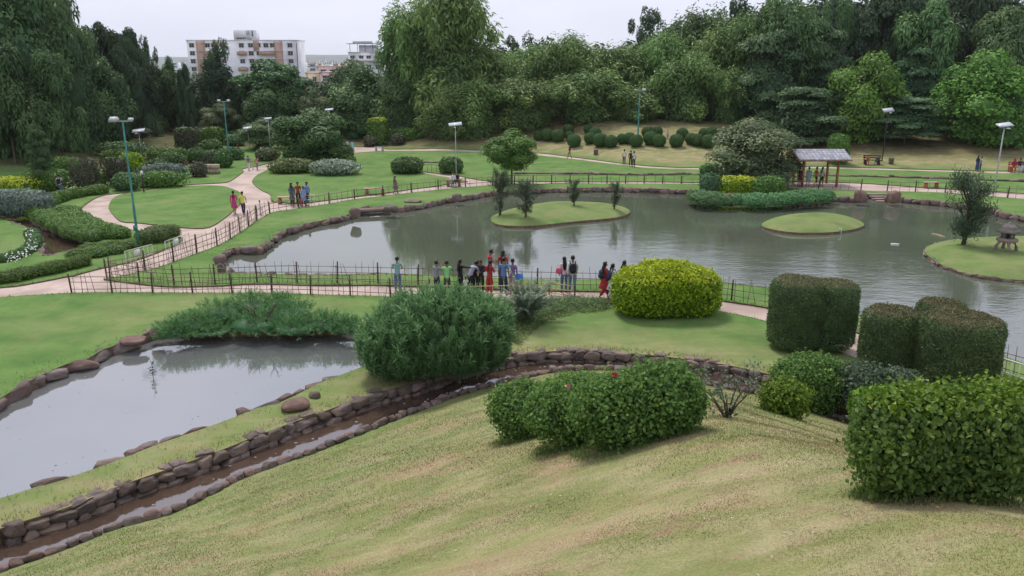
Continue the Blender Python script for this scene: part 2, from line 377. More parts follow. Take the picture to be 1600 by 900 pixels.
def ob(name, me, loc=(0, 0, 0), rz=0, parent=None, scale=None, **props):
    o = bpy.data.objects.new(name, me); COL.objects.link(o); o.location = loc
    if rz: o.rotation_euler = (0, 0, rz)
    if scale is not None: o.scale = scale if hasattr(scale, '__len__') else (scale,)*3
    if parent is not None: o.parent = parent
    for k, v in props.items():
        if v is not None: o[k] = v
    return o
def thing(name, label, cat, loc, rz=0, group=None):
    return ob(name, None, loc, rz, label=label, category=cat, group=group)
class MB:
    """collects solids into one mesh"""
    def __init__(s): s.V = []; s.F = {}; s.n = 0
    def add(s, V, F):
        V = np.asarray(V, float)
        for f in F: s.F.setdefault(len(f), []).append([i+s.n for i in f])
        s.V.append(V); s.n += len(V); return s
    def box(s, c, d, rz=0, taper=1.0):
        x, y, z = np.array(d)/2; t = taper
        V = np.array([[-x, -y, -z], [x, -y, -z], [x, y, -z], [-x, y, -z], [-x*t, -y*t, z], [x*t, -y*t, z], [x*t, y*t, z], [-x*t, y*t, z]])
        if rz: a, b = math.cos(rz), math.sin(rz); V = V@np.array([[a, b, 0], [-b, a, 0], [0, 0, 1]])
        return s.add(V+np.array(c), [[0, 3, 2, 1], [4, 5, 6, 7], [0, 1, 5, 4], [1, 2, 6, 5], [2, 3, 7, 6], [3, 0, 4, 7]])
    def tube(s, pts, rad, k=8, cap=True):
        P = np.array(pts, float); n = len(P); rad = rad if hasattr(rad, '__len__') else [rad]*n; V = []; F = []
        for i in range(n):
            d = P[min(i+1, n-1)]-P[max(i-1, 0)]; d /= np.linalg.norm(d)+1e-9
            u = np.cross(d, [0, 0, 1.]) if abs(d[2]) < .95 else np.cross(d, [0, 1., 0]); u /= np.linalg.norm(u)+1e-9; v = np.cross(d, u)
            for j in range(k):
                a = 2*math.pi*j/k; V.append(P[i]+rad[i]*(math.cos(a)*u+math.sin(a)*v))
        for i in range(n-1):
            for j in range(k): F.append([i*k+j, i*k+(j+1) % k, (i+1)*k+(j+1) % k, (i+1)*k+j])
        if cap: F.append(list(range(k))[::-1]); F.append([(n-1)*k+j for j in range(k)])
        return s.add(V, F)
    def lathe(s, prof, k=12, sq=False, rz=0):
        V = []; F = []; off = math.pi/k if sq else 0
        for r, z in prof:
            for j in range(k):
                a = 2*math.pi*j/k+off+rz; V.append([r*math.cos(a), r*math.sin(a), z])
        n = len(prof)
        for i in range(n-1):
            for j in range(k): F.append([i*k+j, i*k+(j+1) % k, (i+1)*k+(j+1) % k, (i+1)*k+j])
        F.append(list(range(k))[::-1]); F.append([(n-1)*k+j for j in range(k)])
        return s.add(V, F)
    def mesh(s, name, m, smooth=False):
        return mk(name, np.concatenate(s.V), [np.array(f) for f in s.F.values()], m, smooth=smooth)

def unitv(n):
    v = NR.normal(size=(n, 3)); return v/np.linalg.norm(v, axis=1)[:, None]
def nrm(v): return v/(np.linalg.norm(v, axis=1)[:, None]+1e-9)
def leaves(P, Nn, L, W, tang=None, hexa=False, fold=.25, jit=.6):
    """one folded leaf at each point P lying roughly across Nn; returns vertices and faces"""
    n = len(P); Nn = nrm(nrm(Nn)+jit*unitv(n))
    r = tang if tang is not None else unitv(n)
    Tt = nrm(r-(r*Nn).sum(1)[:, None]*Nn); B = np.cross(Nn, Tt)
    L = np.broadcast_to(np.asarray(L, float), n)[:, None]; W = np.broadcast_to(np.asarray(W, float), n)[:, None]
    if hexa:
        V = np.stack([P, P+Tt*L*.28+B*W*.5+Nn*W*fold, P+Tt*L*.68+B*W*.38+Nn*W*fold*.6, P+Tt*L-Nn*L*.12, P+Tt*L*.68-B*W*.38+Nn*W*fold*.6, P+Tt*L*.28-B*W*.5+Nn*W*fold], 1).reshape(-1, 3)
        b = np.arange(n)[:, None]*6; Fq = np.concatenate([b+[0, 1, 2, 3], b+[0, 3, 4, 5]]); return V, Fq, 6
    V = np.stack([P, P+Tt*L*.5+B*W*.5+Nn*W*fold, P+Tt*L, P+Tt*L*.5-B*W*.5+Nn*W*fold], 1).reshape(-1, 3)
    b = np.arange(n)[:, None]*4; Ft = np.concatenate([b+[0, 1, 2], b+[0, 2, 3]]); return V, Ft, 4
def ico(sub=2):
    import bmesh
    bm = bmesh.new(); bmesh.ops.create_icosphere(bm, subdivisions=sub, radius=1)
    V = np.array([v.co[:] for v in bm.verts]); Fc = np.array([[v.index for v in f.verts] for f in bm.faces]); bm.free(); return V, Fc
ICO2 = ico(2); ICO3 = ico(3)
# ------------------------------------------------------------------ ground, paths, water from one triangulation
UP = smooth(px2w([(345, 412), (352, 402), (372, 396), (392, 397), (405, 397), (418, 390), (437, 372), (460, 364), (485, 356), (520, 349), (550, 341), (562, 333), (600, 330), (625, 331.5), (665, 325), (700, 317), (735, 312), (760, 307), (800, 303.5), (837, 302), (890, 300.5), (950, 300), (1020, 301.5), (1087, 304), (1120, 310), (1200, 312), (1260, 312), (1297, 315), (1335, 316), (1352, 315.8), (1352.6, 314.5), (1353, 308.5), (1381, 308.5), (1381.4, 314.5), (1382, 315.8), (1405, 316), (1465, 322), (1545, 332), (1565, 340), (1600, 346), (1700, 360), (1850, 385), (1900, 440), (1880, 560), (1750, 625), (1600, 582), (1560, 568), (1450, 535), (1340, 503), (1270, 478), (1200, 461), (1125, 452), (1060, 448), (1000, 446), (930, 447), (850, 446), (750, 443), (700, 442), (640, 439), (600, 438), (500, 440), (440, 439), (400, 438), (365, 434), (345, 428)], -.35), .5, True)
LP = smooth(px2w([(-140, 725), (-60, 672), (0, 640), (28, 622), (53, 608), (106, 583), (140, 574), (162, 560), (200, 547), (245, 529), (300, 527), (400, 526), (500, 524), (545, 521), (580, 522), (610, 534), (608, 560), (584, 579), (550, 594), (503, 612), (484, 622), (440, 644), (400, 655), (366, 669), (310, 690), (245, 713), (177, 741), (106, 766), (60, 780), (23, 792), (0, 799), (-80, 835), (-200, 850)], -.35), .5, True)
CH = np.vstack([W_TOP, N_EDGE[::-1]])
LS = smooth(px2w([(-80, 330), (-20, 334), (20, 334), (48, 328), (66, 328), (52, 340), (55, 352), (87, 364), (118, 374), (140, 385), (125, 395), (104, 400), (77, 407), (66, 402), (66, 385), (60, 374), (42, 362), (25, 356), (0, 349), (-80, 346)], -.3), .5, True)
PATHS = [
 px2w([(-120, 450), (0, 448.5), (60, 440), (112, 430.5), (135, 431), (165, 436), (250, 446), (330, 446), (400, 443.5), (500, 446), (600, 445), (700, 449), (800, 452), (880, 453.5), (930, 454.5), (1000, 457), (1080, 463), (1130, 469.5), (1200, 480), (1270, 498), (1340, 519), (1450, 552), (1600, 598), (1760, 640), (1760, 668), (1600, 640), (1500, 608), (1450, 592), (1340, 560), (1270, 530), (1200, 502), (1115, 484), (1040, 474), (950, 466.5), (880, 465), (800, 468), (700, 467), (600, 462.5), (500, 460), (400, 457), (250, 456.5), (110, 457.5), (0, 464), (-120, 470)]),
 px2w([(108, 436), (135, 439), (165, 435), (240, 418.5), (300, 398.5), (345, 381.5), (375, 362.5), (400, 344), (412, 334), (424, 322), (423, 312), (421, 303), (408, 296), (394, 284), (402, 273), (416, 265.5), (430, 257), (452, 252.5), (480, 250.5), (480, 248.5), (450, 250), (430, 252.5), (400, 259.5), (385, 262), (378, 263.8), (380, 268), (362, 281), (350, 285), (312, 287.5), (250, 292.5), (205, 299.5), (162, 305), (135, 318), (125, 330), (135, 338), (155, 344), (185, 351), (207, 359), (250, 366), (285, 372), (275, 382), (240, 396), (200, 409.5), (160, 418.5), (112, 431)]),
 px2w([(404, 330), (412, 318), (424, 315), (460, 317.5), (495, 315), (560, 306.3), (612, 300), (660, 293.5), (700, 287.5), (735, 283), (770, 282.5), (830, 283.2), (950, 283.8), (1100, 284.2), (1207, 283.5), (1240, 283), (1350, 286.5), (1465, 293.5), (1545, 298), (1600, 302), (1700, 309), (1700, 322), (1600, 311), (1500, 302.5), (1412, 299), (1300, 296.5), (1207, 293), (1150, 288.5), (1095, 287.3), (950, 286.8), (830, 287), (770, 289.3), (700, 294.8), (625, 302.8), (560, 310), (520, 317.5), (460, 326), (424, 332), (400, 345)]),
 px2w([(660, 268), (690, 271), (715, 274), (745, 280), (772, 283.5), (770, 289), (735, 290), (720, 288), (733, 284), (700, 277), (665, 271)]),
 px2w(P5U+P5L),
 px2w([(66, 303), (90, 292), (108, 279), (113, 290), (113, 301), (100, 304), (85, 306)]),
]
PATHS = [smooth(p, .5, True) for p in PATHS]
LAWN = smooth(px2w([(170, 320), (185, 305), (225, 297.5), (275, 292), (337, 290), (365, 295.5), (378, 304), (376, 318), (352, 339), (334, 351), (317, 356), (275, 354.5), (217, 348.5), (190, 346), (175, 333)]), .5, True)

def classify(P):
    """0 grass, 1 path, 2 pond, 3 lower pond, 4 channel, 5 left stream"""
    c = np.zeros(len(P), int)
    for p in PATHS: c[inpoly(P, p)] = 1
    c[inpoly(P, LAWN)] = 0
    for k, p in ((5, LS), (3, LP), (2, UP)): c[inpoly(P, p)] = k
    c[inpoly(P, CH)] = 4
    for p in ISL: c[inpoly(P, p)] = 0
    return c

def near_loops(P, d):
    m = np.zeros(len(P), bool)
    for lp in [UP, LP, CH, LS, LAWN]+PATHS+ISL:
        lo = lp.min(0)-1; hi = lp.max(0)+1; k = ((P > lo) & (P < hi)).all(1)
        if k.any():
            dd, _ = polydist(P[k], lp, True); idx = np.where(k)[0]; m[idx[dd < d]] = True
    return m
def grid(x0, x1, y0, y1, s):
    X, Y = np.meshgrid(np.arange(x0, x1, s), np.arange(y0, y1, s)); P = np.stack([X.ravel(), Y.ravel()], 1)
    return P+NR.uniform(-.22, .22, P.shape)*s
pts = [grid(-17, 20, -6, 32, .62), grid(-90, 90, 32, 155, 2.1)]
for i in ISL:
    lo, hi = i.min(0), i.max(0); g = grid(lo[0], hi[0], lo[1], hi[1], .36); pts.append(g[inpoly(g, i)])
g = grid(-90, 90, -6, 32, 2.5); pts.append(g[(g[:, 0] < -17) | (g[:, 0] > 20)])
g = grid(-400, 400, -40, 520, 17); pts.append(g[(np.abs(g[:, 0]) > 90) | (g[:, 1] > 155) | (g[:, 1] < -6)])
g = grid(-4400, 4400, -300, 4600, 230); pts.append(g[(np.abs(g[:, 0]) > 400) | (g[:, 1] > 520) | (g[:, 1] < -40)])
pts = np.vstack(pts); pts = pts[~near_loops(pts, .16)]
V2 = [Vector(p) for p in pts.tolist()]; ED = []
BX = [(-4400, -300), (4400, -300), (4400, 4600), (-4400, 4600)]
for lp in [np.array(BX, float), UP, LP, CH, LS, LAWN]+PATHS+ISL:
    b = len(V2); V2 += [Vector(p) for p in lp.tolist()]; n = len(lp); ED += [(b+i, b+(i+1) % n) for i in range(n)]
vo, eo, fo, *_ = delaunay_2d_cdt(V2, ED, [], 0, 1e-5, False)
P2 = np.array([v[:] for v in vo]); FT = np.array([f for f in fo if len(f) == 3])
cen = P2[FT].mean(1)
a, b_, c_ = P2[FT[:, 0]], P2[FT[:, 1]], P2[FT[:, 2]]
flip = ((b_-a)[:, 0]*(c_-a)[:, 1]-(b_-a)[:, 1]*(c_-a)[:, 0]) < 0
FT[flip] = FT[flip][:, ::-1]
CLS = np.zeros(len(FT), int); m = (np.abs(cen[:, 0]) < 90) & (cen[:, 1] < 155); CLS[m] = classify(cen[m])
# ground heights: vertices on the channel's two banks sit at their own bank's level
ZG = T(P2[:, 0], P2[:, 1])
dW, _ = polydist(P2, W_TOP); dN, _ = polydist(P2, N_EDGE)
ZG = np.where(dW < .02, .0, ZG); ZG = np.where(dN < .02, -.40, ZG)

def zone(x, y):
    """dry, leaf litter, bare soil: what grows or lies on each spot of ground"""
    P = np.stack([x, y], 1); z = np.zeros((len(P), 4), np.float32); z[:, 3] = 1
    k = (y < 45) & (np.abs(x) < 60); s = np.full(len(x), -9.)
    if k.any():
        d, sd = polydist(P[k], N_EDGE); s[k] = d*sd
    z[:, 0] = np.where(s > 0, .68+.24*np.clip((s-4)/10, 0, 1)-.45*np.exp(-np.maximum(s, 0)/.5), 0)
    dw = np.full(len(x), 99.)
    if k.any(): dw[k] = polydist(P[k], W_TOP)[0]
    z[:, 0] = np.where((s <= 0) & (dw < 5), np.maximum(z[:, 0], .62*np.clip(1-dw/3.2, 0, 1)+.12), z[:, 0])
    yp = np.interp(x, _p5[:, 0], _p5[:, 1]); f = sstep((x+22)/6)
    z[:, 0] = np.maximum(z[:, 0], f*.85*sstep((y-yp-.2)/1.5)*(y < 150))
    z[:, 1] = np.maximum(z[:, 1], f*(.25+.55*sstep((x-22)/12))*sstep((y-yp-2)/9))
    z[:, 1] = np.maximum(z[:, 1], .95*sstep((y-97)/10)*sstep((x+60)/6))
    z[:, 1] = np.maximum(z[:, 1], .80*sstep((-x-33-(y-80)*.1)/5)*sstep((y-72)/9))
    z[:, 0] = np.maximum(z[:, 0], .35*(np.exp(-((x+13)/6)**2-((y-33)/3)**2)))
    for i in ISL:
        q = (np.abs(P-i.mean(0)) < 12).all(1)
        if q.any():
            idx = np.where(q)[0][inpoly(P[q], i)]; dd, _ = polydist(P[idx], i, True) if len(idx) else (np.zeros(0), 0)
            z[idx, 0] = .30
    z[:, 1] = np.where(y > 170, .55, z[:, 1])
    return z
ZN = zone(P2[:, 0], P2[:, 1])
def submesh(name, sel, z, mats, zn=None, water=False):
    Fs = FT[sel]; u, inv = np.unique(Fs, return_inverse=True); Fs = inv.reshape(Fs.shape)
    V = np.column_stack([P2[u], z[u] if hasattr(z, '__len__') else np.full(len(u), z)])
    return mk(name, V, [Fs], mats, zone=None if zn is None else zn[u], smooth=True), u
# grass ground with a soil skirt down to the path and water beds
gs = CLS == 0; Fg = FT[gs]
E = np.concatenate([Fg[:, [0, 1]], Fg[:, [1, 2]], Fg[:, [2, 0]]]); key = set(map(tuple, E.tolist()))
bd = np.array([e for e in E.tolist() if (e[1], e[0]) not in key])
bd = bd[(np.abs(P2[bd[:, 0]][:, 0]) < 120) & (P2[bd[:, 0]][:, 1] < 200) & (P2[bd[:, 0]][:, 1] > -100)]
u, inv = np.unique(Fg, return_inverse=True); Fg2 = inv.reshape(Fg.shape)
Vg = np.column_stack([P2[u], ZG[u]]); o = len(Vg)
A, B = bd[:, 0], bd[:, 1]
Vs = np.concatenate([np.column_stack([P2[A], ZG[A]]), np.column_stack([P2[B], ZG[B]]), np.column_stack([P2[B], ZG[B]-.75]), np.column_stack([P2[A], ZG[A]-.75])])
k = np.arange(len(A)); n = len(A); Fs = np.stack([k+3*n, k+2*n, k+n, k], 1)+o
me = mk('ground', np.vstack([Vg, Vs]), [Fg2, Fs], [M_GROUND, M_SOIL], zone=np.vstack([ZN[u], np.tile([0, 0, 1, 1], (len(Vs), 1))]))
mi = np.zeros(len(me.polygons), np.int32); mi[len(Fg2):] = 1; me.polygons.foreach_set('material_index', mi)
sm = np.ones(len(me.polygons), bool); sm[len(Fg2):] = False; me.polygons.foreach_set('use_smooth', sm)
ob('ground', me, kind='structure')
me, _ = submesh('path', CLS == 1, ZG-.07, M_PATH); ob('path', me, kind='structure')
me, _ = submesh('pond_water', CLS == 2, -.35, M_WATER1); ob('pond_water', me, kind='structure')
me, _ = submesh('lower_pond_water', CLS == 3, -.35, M_WATER2); ob('lower_pond_water', me, kind='structure')
me, _ = submesh('channel_water', CLS == 4, -.40, M_WATER3); ob('channel_water', me, kind='structure')
me, _ = submesh('stream_water', CLS == 5, -.30, M_WATER3); ob('stream_water', me, kind='structure')
# far low hills on the horizon
xs = np.arange(-4200, 4200, 60); V = []; Fh = []
for i, x in enumerate(xs):
    h = 34+7*math.sin(x*.0016+1)+4*math.sin(x*.0051)+2*math.sin(x*.013+2)
    for j, (yy, f) in enumerate(((2900, 0), (3050, .45), (3250, .85), (3450, 1), (3900, .8))): V.append((x, yy+60*math.sin(x*.004), -13.5+(h+13)*f))
n = 5
for i in range(len(xs)-1):
    for j in range(n-1): a = i*n+j; Fh.append((a, a+n, a+n+1, a+1))
ob('hills', mk('hills', V, [np.array(Fh)], noisy('hazy_hill_scrub', (.10, .12, .12), (.15, .17, .17), .01, bs=0), smooth=True), kind='structure')  # blue grey base colour paints in part of the distance haze
# ------------------------------------------------------------------ plants: clipped bodies, loose bushes, trees
def blob_body(blobs, leaf, cover=2.4, hexa=False, out=.04, jit=.55, core=True, m=None, topm=None, hang=None, fuzz=1.0, loose=0.0, tintnoise=.5, minz=None, Wr=.62):
    """leaves over a union of rounded bodies (cx,cy,cz,a,b,c,e); flat lists of vertices and faces for leaves and a core tinted dark as inner shade"""
    Ps, Ns, Ls = [], [], []; CV, CF, co_ = [], [], 0
    for bi, (cx, cy, cz, a, b, c, e) in enumerate(blobs):
        area = 4*math.pi*(((a*b)**1.6+(b*c)**1.6+(a*c)**1.6)/3)**(1/1.6)*(1.25 if np.max(e) > 3 else 1)
        n = int(area*cover/(leaf*leaf*Wr*.5))
        u = unitv(n); ax = np.array([a, b, c])
        if isinstance(e, tuple): eh, ev = e
        else: eh = ev = e
        q = np.abs(u); rr = ((q[:, 0]/a)**eh+(q[:, 1]/b)**eh)**(ev/eh)+(q[:, 2]/c)**ev; P = u*(rr**(-1/ev))[:, None]
        g = np.sign(P)*np.stack([(np.abs(P[:, 0])/a)**(eh-1)/a, (np.abs(P[:, 1])/b)**(eh-1)/b, (np.abs(P[:, 2])/c)**(ev-1)/c], 1); g = nrm(g)
        fr = 2.2/max(a, b, c)
        lump = wob(P[:, 0]*1.0+bi*3, P[:, 1]+P[:, 2]*1.3, fr*1.3, bi)+.6*wob(P[:, 2]*1.1+bi, P[:, 0]-P[:, 1], fr*2.9, bi+2)
        P = P*(1+fuzz*.05*lump[:, None]*min(1, .7)) + g*NR.normal(0, out, n)[:, None] - g*(loose*NR.random(n)**2)[:, None]
        P += [cx, cy, cz]; Ps.append(P); Ns.append(g); Ls.append(np.clip(.5+.5*tintnoise*lump, 0, 1))
        if core:
            V, Fc = ICO2; q = np.abs(V); rr = ((q[:, 0]/a)**eh+(q[:, 1]/b)**eh)**(ev/eh)+(q[:, 2]/c)**ev; V = V*(rr**(-1/ev))[:, None]*.9+[cx, cy, cz]
            CV.append(V); CF.append(Fc+co_); co_ += len(V)
    P = np.vstack(Ps); g = np.vstack(Ns); tn = np.concatenate(Ls)
    keep = np.ones(len(P), bool); o = 0
    for bi, bl in enumerate(blobs):
        n = len(Ps[bi])
        for bj, (cx, cy, cz, a, b, c, e) in enumerate(blobs):
            if bj == bi: continue
            eh, ev = e if isinstance(e, tuple) else (e, e)
            q = np.abs(P[o:o+n]-[cx, cy, cz]); ins = ((q[:, 0]/a)**eh+(q[:, 1]/b)**eh)**(ev/eh)+(q[:, 2]/c)**ev < .72
            keep[o:o+n] &= ~ins
        o += n
    if minz is not None: keep &= P[:, 2] > minz
    P, g, tn = P[keep], g[keep], tn[keep]; n = len(P)
    tang = None
    if hang is not None: tang = nrm(unitv(n)*.7+np.array(hang))
    V, Fl, k = leaves(P, g, leaf*NR.uniform(.7, 1.3, n), leaf*Wr*NR.uniform(.8, 1.2, n), tang, hexa, jit=jit)
    tint = np.repeat(np.clip(tn*.5+.5*NR.random(n)**1.3, 0, .89)+(NR.random(n) < .06)*.2, k)
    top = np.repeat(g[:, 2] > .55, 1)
    return V, Fl, tint, (np.vstack(CV), np.vstack(CF)) if core else None, top

def body_mesh(name, blobs, leaf, m, topm=None, **kw):
    V, Fl, t, core, top = blob_body(blobs, leaf, **kw)
    fs = [Fl]; mats = [m]; mi = np.zeros(len(Fl), np.int32)
    if topm is not None:
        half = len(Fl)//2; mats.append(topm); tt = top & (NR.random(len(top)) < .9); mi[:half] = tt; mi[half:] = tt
    if core is not None:
        cv, cf = core; tc_ = np.full(len(cv), .12)  # low tint paints the core dark, as shade inside the plant
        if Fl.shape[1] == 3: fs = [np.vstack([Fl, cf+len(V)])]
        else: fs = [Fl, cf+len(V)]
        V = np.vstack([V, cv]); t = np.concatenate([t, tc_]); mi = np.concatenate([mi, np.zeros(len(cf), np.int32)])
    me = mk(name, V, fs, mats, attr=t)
    if topm is not None: me.polygons.foreach_set('material_index', mi)
    return me

def stem_mb(h, r, n=4, spread=.3, seed=0, lean=0):
    rr = random.Random(seed); mb = MB(); mb.tube([(0, 0, -.1), (0, 0, h*.2)], [spread*.3+r]*2, 7)
    for i in range(n):
        a = 2*math.pi*i/n+rr.uniform(-.5, .5); s = spread*rr.uniform(.4, 1)
        p0 = (rr.uniform(-.15, .15)*spread, rr.uniform(-.15, .15)*spread, -.12)
        p1 = (s*.35*math.cos(a)+lean*.3, s*.35*math.sin(a), h*.45); p2 = (s*math.cos(a)+lean, s*math.sin(a), h)
        mb.tube([p0, p1, p2], [r, r*.75, r*.4], 6)
        for j in range(3):
            b = a+rr.uniform(-1.4, 1.4); q = np.array(p1)*(.4-.2*j*.3)+np.array(p2)*(.6+.1*j)
            mb.tube([q, q+np.array([math.cos(b)*spread*.35, math.sin(b)*spread*.35, h*.3])], [r*.45, r*.2], 5)
    return mb
def plant(name, label, cat, box, m, kind='ball', dep=.85, leafpx=4.2, leaf=None, cover=2.2, topm=None, group=None, stem=False, sink=.06, e=2.2, raise_=0, hexa=False, sub=None, **kw):
    """a clipped or loose shrub that fills box (x0,y0,x1,y1) of the view, standing on the ground"""
    C, a, b, c, zc = fit(*box, dep=dep, box=(e if not isinstance(e, tuple) else e[1]) > 3, sink=sink)
    base = np.array([C[0], C[1], Tz(C[0], C[1])]); cz = C[2]-base[2]
    lf = leaf or max(.028, leafpx*zc/F)
    if sub is None: blobs = [(0, 0, cz, a, b, c, e)]
    else: blobs = [(x*a, y*b, cz+z*c, sx*a, sy*b, sz*c, e) for x, y, z, sx, sy, sz in sub]
    o = thing(name, label, cat, base, group=group)
    ob('foliage', body_mesh('foliage', blobs, lf, m, topm, cover=cover, hexa=hexa, out=min(.35*lf, .05), minz=.01 if not stem else None, **kw), parent=o)
    mb = stem_mb(max(cz, .25), max(.012, .035*min(a, c)), 4, a*.45, seed=int(abs(box[0]))); ob('stem', mb.mesh('stem', M_BARK), parent=o)
    return o

# unit crowns: about 1 wide, 1 high, base at 0
def crown_unit(kind, seed, nl=26, per=330, leaf=.024):
    global NR
    keep = NR; NR = np.random.default_rng(seed); rr = random.Random(seed); P, Nn, Tg, tn, cores = [], [], [], [], []
    def addl(c, r, n, low=-.5, hang=0, tv=None):
        cores.append((c, r))
        u = unitv(int(n*1.7)); u = u[u[:, 2] > low][:n]; tv = tv if tv is not None else rr.random()
        rad = 1+.16*wob(u[:, 0]*3+seed, u[:, 1]*3+u[:, 2]*2, 2.1, seed % 7)-.35*NR.random(len(u))**3
        p = np.array(c)+u*np.array(r)*rad[:, None]; P.append(p); Nn.append(nrm(u*[1, 1, .8]+[0, 0, .45]))
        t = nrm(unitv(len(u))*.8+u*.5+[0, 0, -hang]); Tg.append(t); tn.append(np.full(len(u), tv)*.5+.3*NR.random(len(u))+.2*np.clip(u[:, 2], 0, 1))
    if kind == 'broad':
        for i in range(nl):
            u = unitv(1)[0]; q = rr.uniform(.6, .95)
            c = (u[0]*.38*q, u[1]*.38*q, .47+u[2]*.40*q); r = rr.uniform(.11, .19); addl(c, (r, r, r*.85), per)
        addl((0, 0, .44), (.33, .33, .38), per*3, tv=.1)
    elif kind == 'tuft':                     # feathery, drooping tufts in tiers
        for i in range(nl):
            u = unitv(1)[0]; z = rr.random(); w_ = .14+.30*math.sin(math.pi*min(1, (z*.72+.26)))
            c = (u[0]*w_*.9, u[1]*w_*.9, .08+.84*z); r = rr.uniform(.085, .15); addl(c, (r*1.15, r*1.15, r*1.05), per, -.8, .7)
        addl((0, 0, .42), (.24, .24, .36), per*2, tv=.05)
    elif kind == 'bamboo':                   # arching culms with hanging leaf sprays
        for i in range(nl):
            az = rr.uniform(0, 6.283); reach = rr.uniform(.08, .47); h = (rr.uniform(.72, 1.0) if i % 5 < 3 else rr.uniform(.3, .7))*(1-.3*reach); n = per; tv = rr.random()
            for tt_ in (.55, .8, 1.0): cores.append(((math.cos(az)*reach*tt_**2.1, math.sin(az)*reach*tt_**2.1, h*math.sin(min(tt_*1.95, 2.5))), (.055, .055, .07)))
            t = NR.uniform(.30, 1.12, n)**.9; ang = t*1.8
            rad_ = reach*(t**2.1); z = h*np.sin(np.minimum(ang, 2.5))*1.0
            sp = .05+.095*np.sin(np.pi*np.clip((t-.25)/.9, 0, 1))
            p = np.stack([math.cos(az)*rad_, math.sin(az)*rad_, z], 1)+unitv(n)*(sp*NR.random(n)**.5)[:, None]*[1.1, 1.1, 1.4]
            P.append(p); u = nrm(p-np.stack([math.cos(az)*rad_, math.sin(az)*rad_, z], 1)+1e-6); Nn.append(nrm(u+[0, 0, .5]))
            Tg.append(nrm(unitv(n)*.8+np.array([math.cos(az)*.4, math.sin(az)*.4, -.75]))); tn.append(tv*.45+.35*NR.random(n)+.2*np.clip((t-.3), 0, 1))
        addl((0, 0, .32), (.3, .3, .36), per*3, tv=.02)
    elif kind == 'layer':                    # flat shelving sprays
        for i in range(nl):
            z = .06+.9*(i+rr.random())/nl; w_ = .42*math.sin(math.pi*min(.96, z*.62+.34))**.8; az = rr.uniform(0, 6.283); q = rr.uniform(.3, 1)
            r = rr.uniform(.11, .2); addl((math.cos(az)*w_*q, math.sin(az)*w_*q, z), (r, r, r*.30), per, -.25, .15)
        addl((0, 0, .42), (.33, .33, .42), per*3, tv=.05)
    elif kind == 'cone':                     # narrow, upright
        for i in range(nl):
            z = rr.random(); w_ = .34*(1-z)**.6+.06; az = rr.uniform(0, 6.283); r = rr.uniform(.09, .15)
            addl((math.cos(az)*w_, math.sin(az)*w_, .05+z*.88), (r, r, r*1.0), per, -.9, -.6)
        addl((0, 0, .42), (.24, .24, .4), per*2, tv=.05)
    elif kind == 'umbrella':
        for i in range(nl):
            az = rr.uniform(0, 6.283); q = rr.random()**.6*.40; z = .60+.28*math.cos(q*3.4)*rr.uniform(.7, 1.1)-(.35*rr.random() if i % 3 == 0 else 0)
            r = rr.uniform(.10, .16); addl((math.cos(az)*q, math.sin(az)*q, z), (r, r, r*.38), per, -.3, .1)
        addl((0, 0, .5), (.26, .26, .26), per*2, tv=.05)
    elif kind == 'wispy':                    # thin open top: sky shows through
        for i in range(nl):
            az = rr.uniform(0, 6.283); q = rr.uniform(.05, .42); z = rr.uniform(.25, .97); r = rr.uniform(.05, .10)
            addl((math.cos(az)*q, math.sin(az)*q, z), (r, r, r*.9), per//2, -.8, .5)
    P = np.vstack(P); lo, hi = np.percentile(P[:, 2], [.5, 99.7]); P[:, 2] = (P[:, 2]-lo)/(hi-lo); xr = np.percentile(np.abs(P[:, :2]), 99.5); P[:, :2] *= .5/xr; P = list([P])
    W1, F1 = ico(1); CVs = [W1*(np.array(r)*.72)*(1+.12*NR.normal(size=(len(W1), 1)))+c for c, r in cores if kind != 'wispy']; CVs = np.vstack(CVs)*1.0 if CVs else np.zeros((0, 3))
    if len(CVs): CVs[:, 2] = (CVs[:, 2]-lo)/(hi-lo); CVs[:, :2] *= .5/xr
    P = np.vstack(P); Nn = np.vstack(Nn); Tg = np.vstack(Tg); tn = np.concatenate(tn); n = len(P)
    wr = {'bamboo': .34, 'tuft': .42, 'wispy': .4}.get(kind, .6); ll = leaf*(1.45 if wr < .5 else 1)
    V, Fl, k = leaves(P, Nn, ll*NR.uniform(.7, 1.35, n), ll*wr*NR.uniform(.8, 1.2, n), Tg, False, jit=.45)
    NR = keep; t = np.repeat(np.clip(tn, 0, .89), k)
    if len(CVs): nc = len(CVs)//len(W1); Fl = np.vstack([Fl]+[F1+len(V)+i*len(W1) for i in range(nc)]); V = np.vstack([V, CVs]); t = np.concatenate([t, np.full(len(CVs), .22)])  # cores take a low tint: crown's inner shade put into the colour
    return V, Fl, t
UNIT = {}
def crown(kind, var, m):
    key = (kind, var, m)
    if key not in UNIT:
        if (kind, var) not in UNIT: UNIT[(kind, var)] = crown_unit(kind, 31*var+len(kind)*7, {'bamboo': 34, 'layer': 34, 'tuft': 40, 'wispy': 26}.get(kind, 28), {'bamboo': 520, 'wispy': 300}.get(kind, 420), .040)
        V, Fl, t = UNIT[(kind, var)]; UNIT[key] = mk('crown', V, [Fl], LM[m], attr=t)
    return UNIT[key]
TR = {}
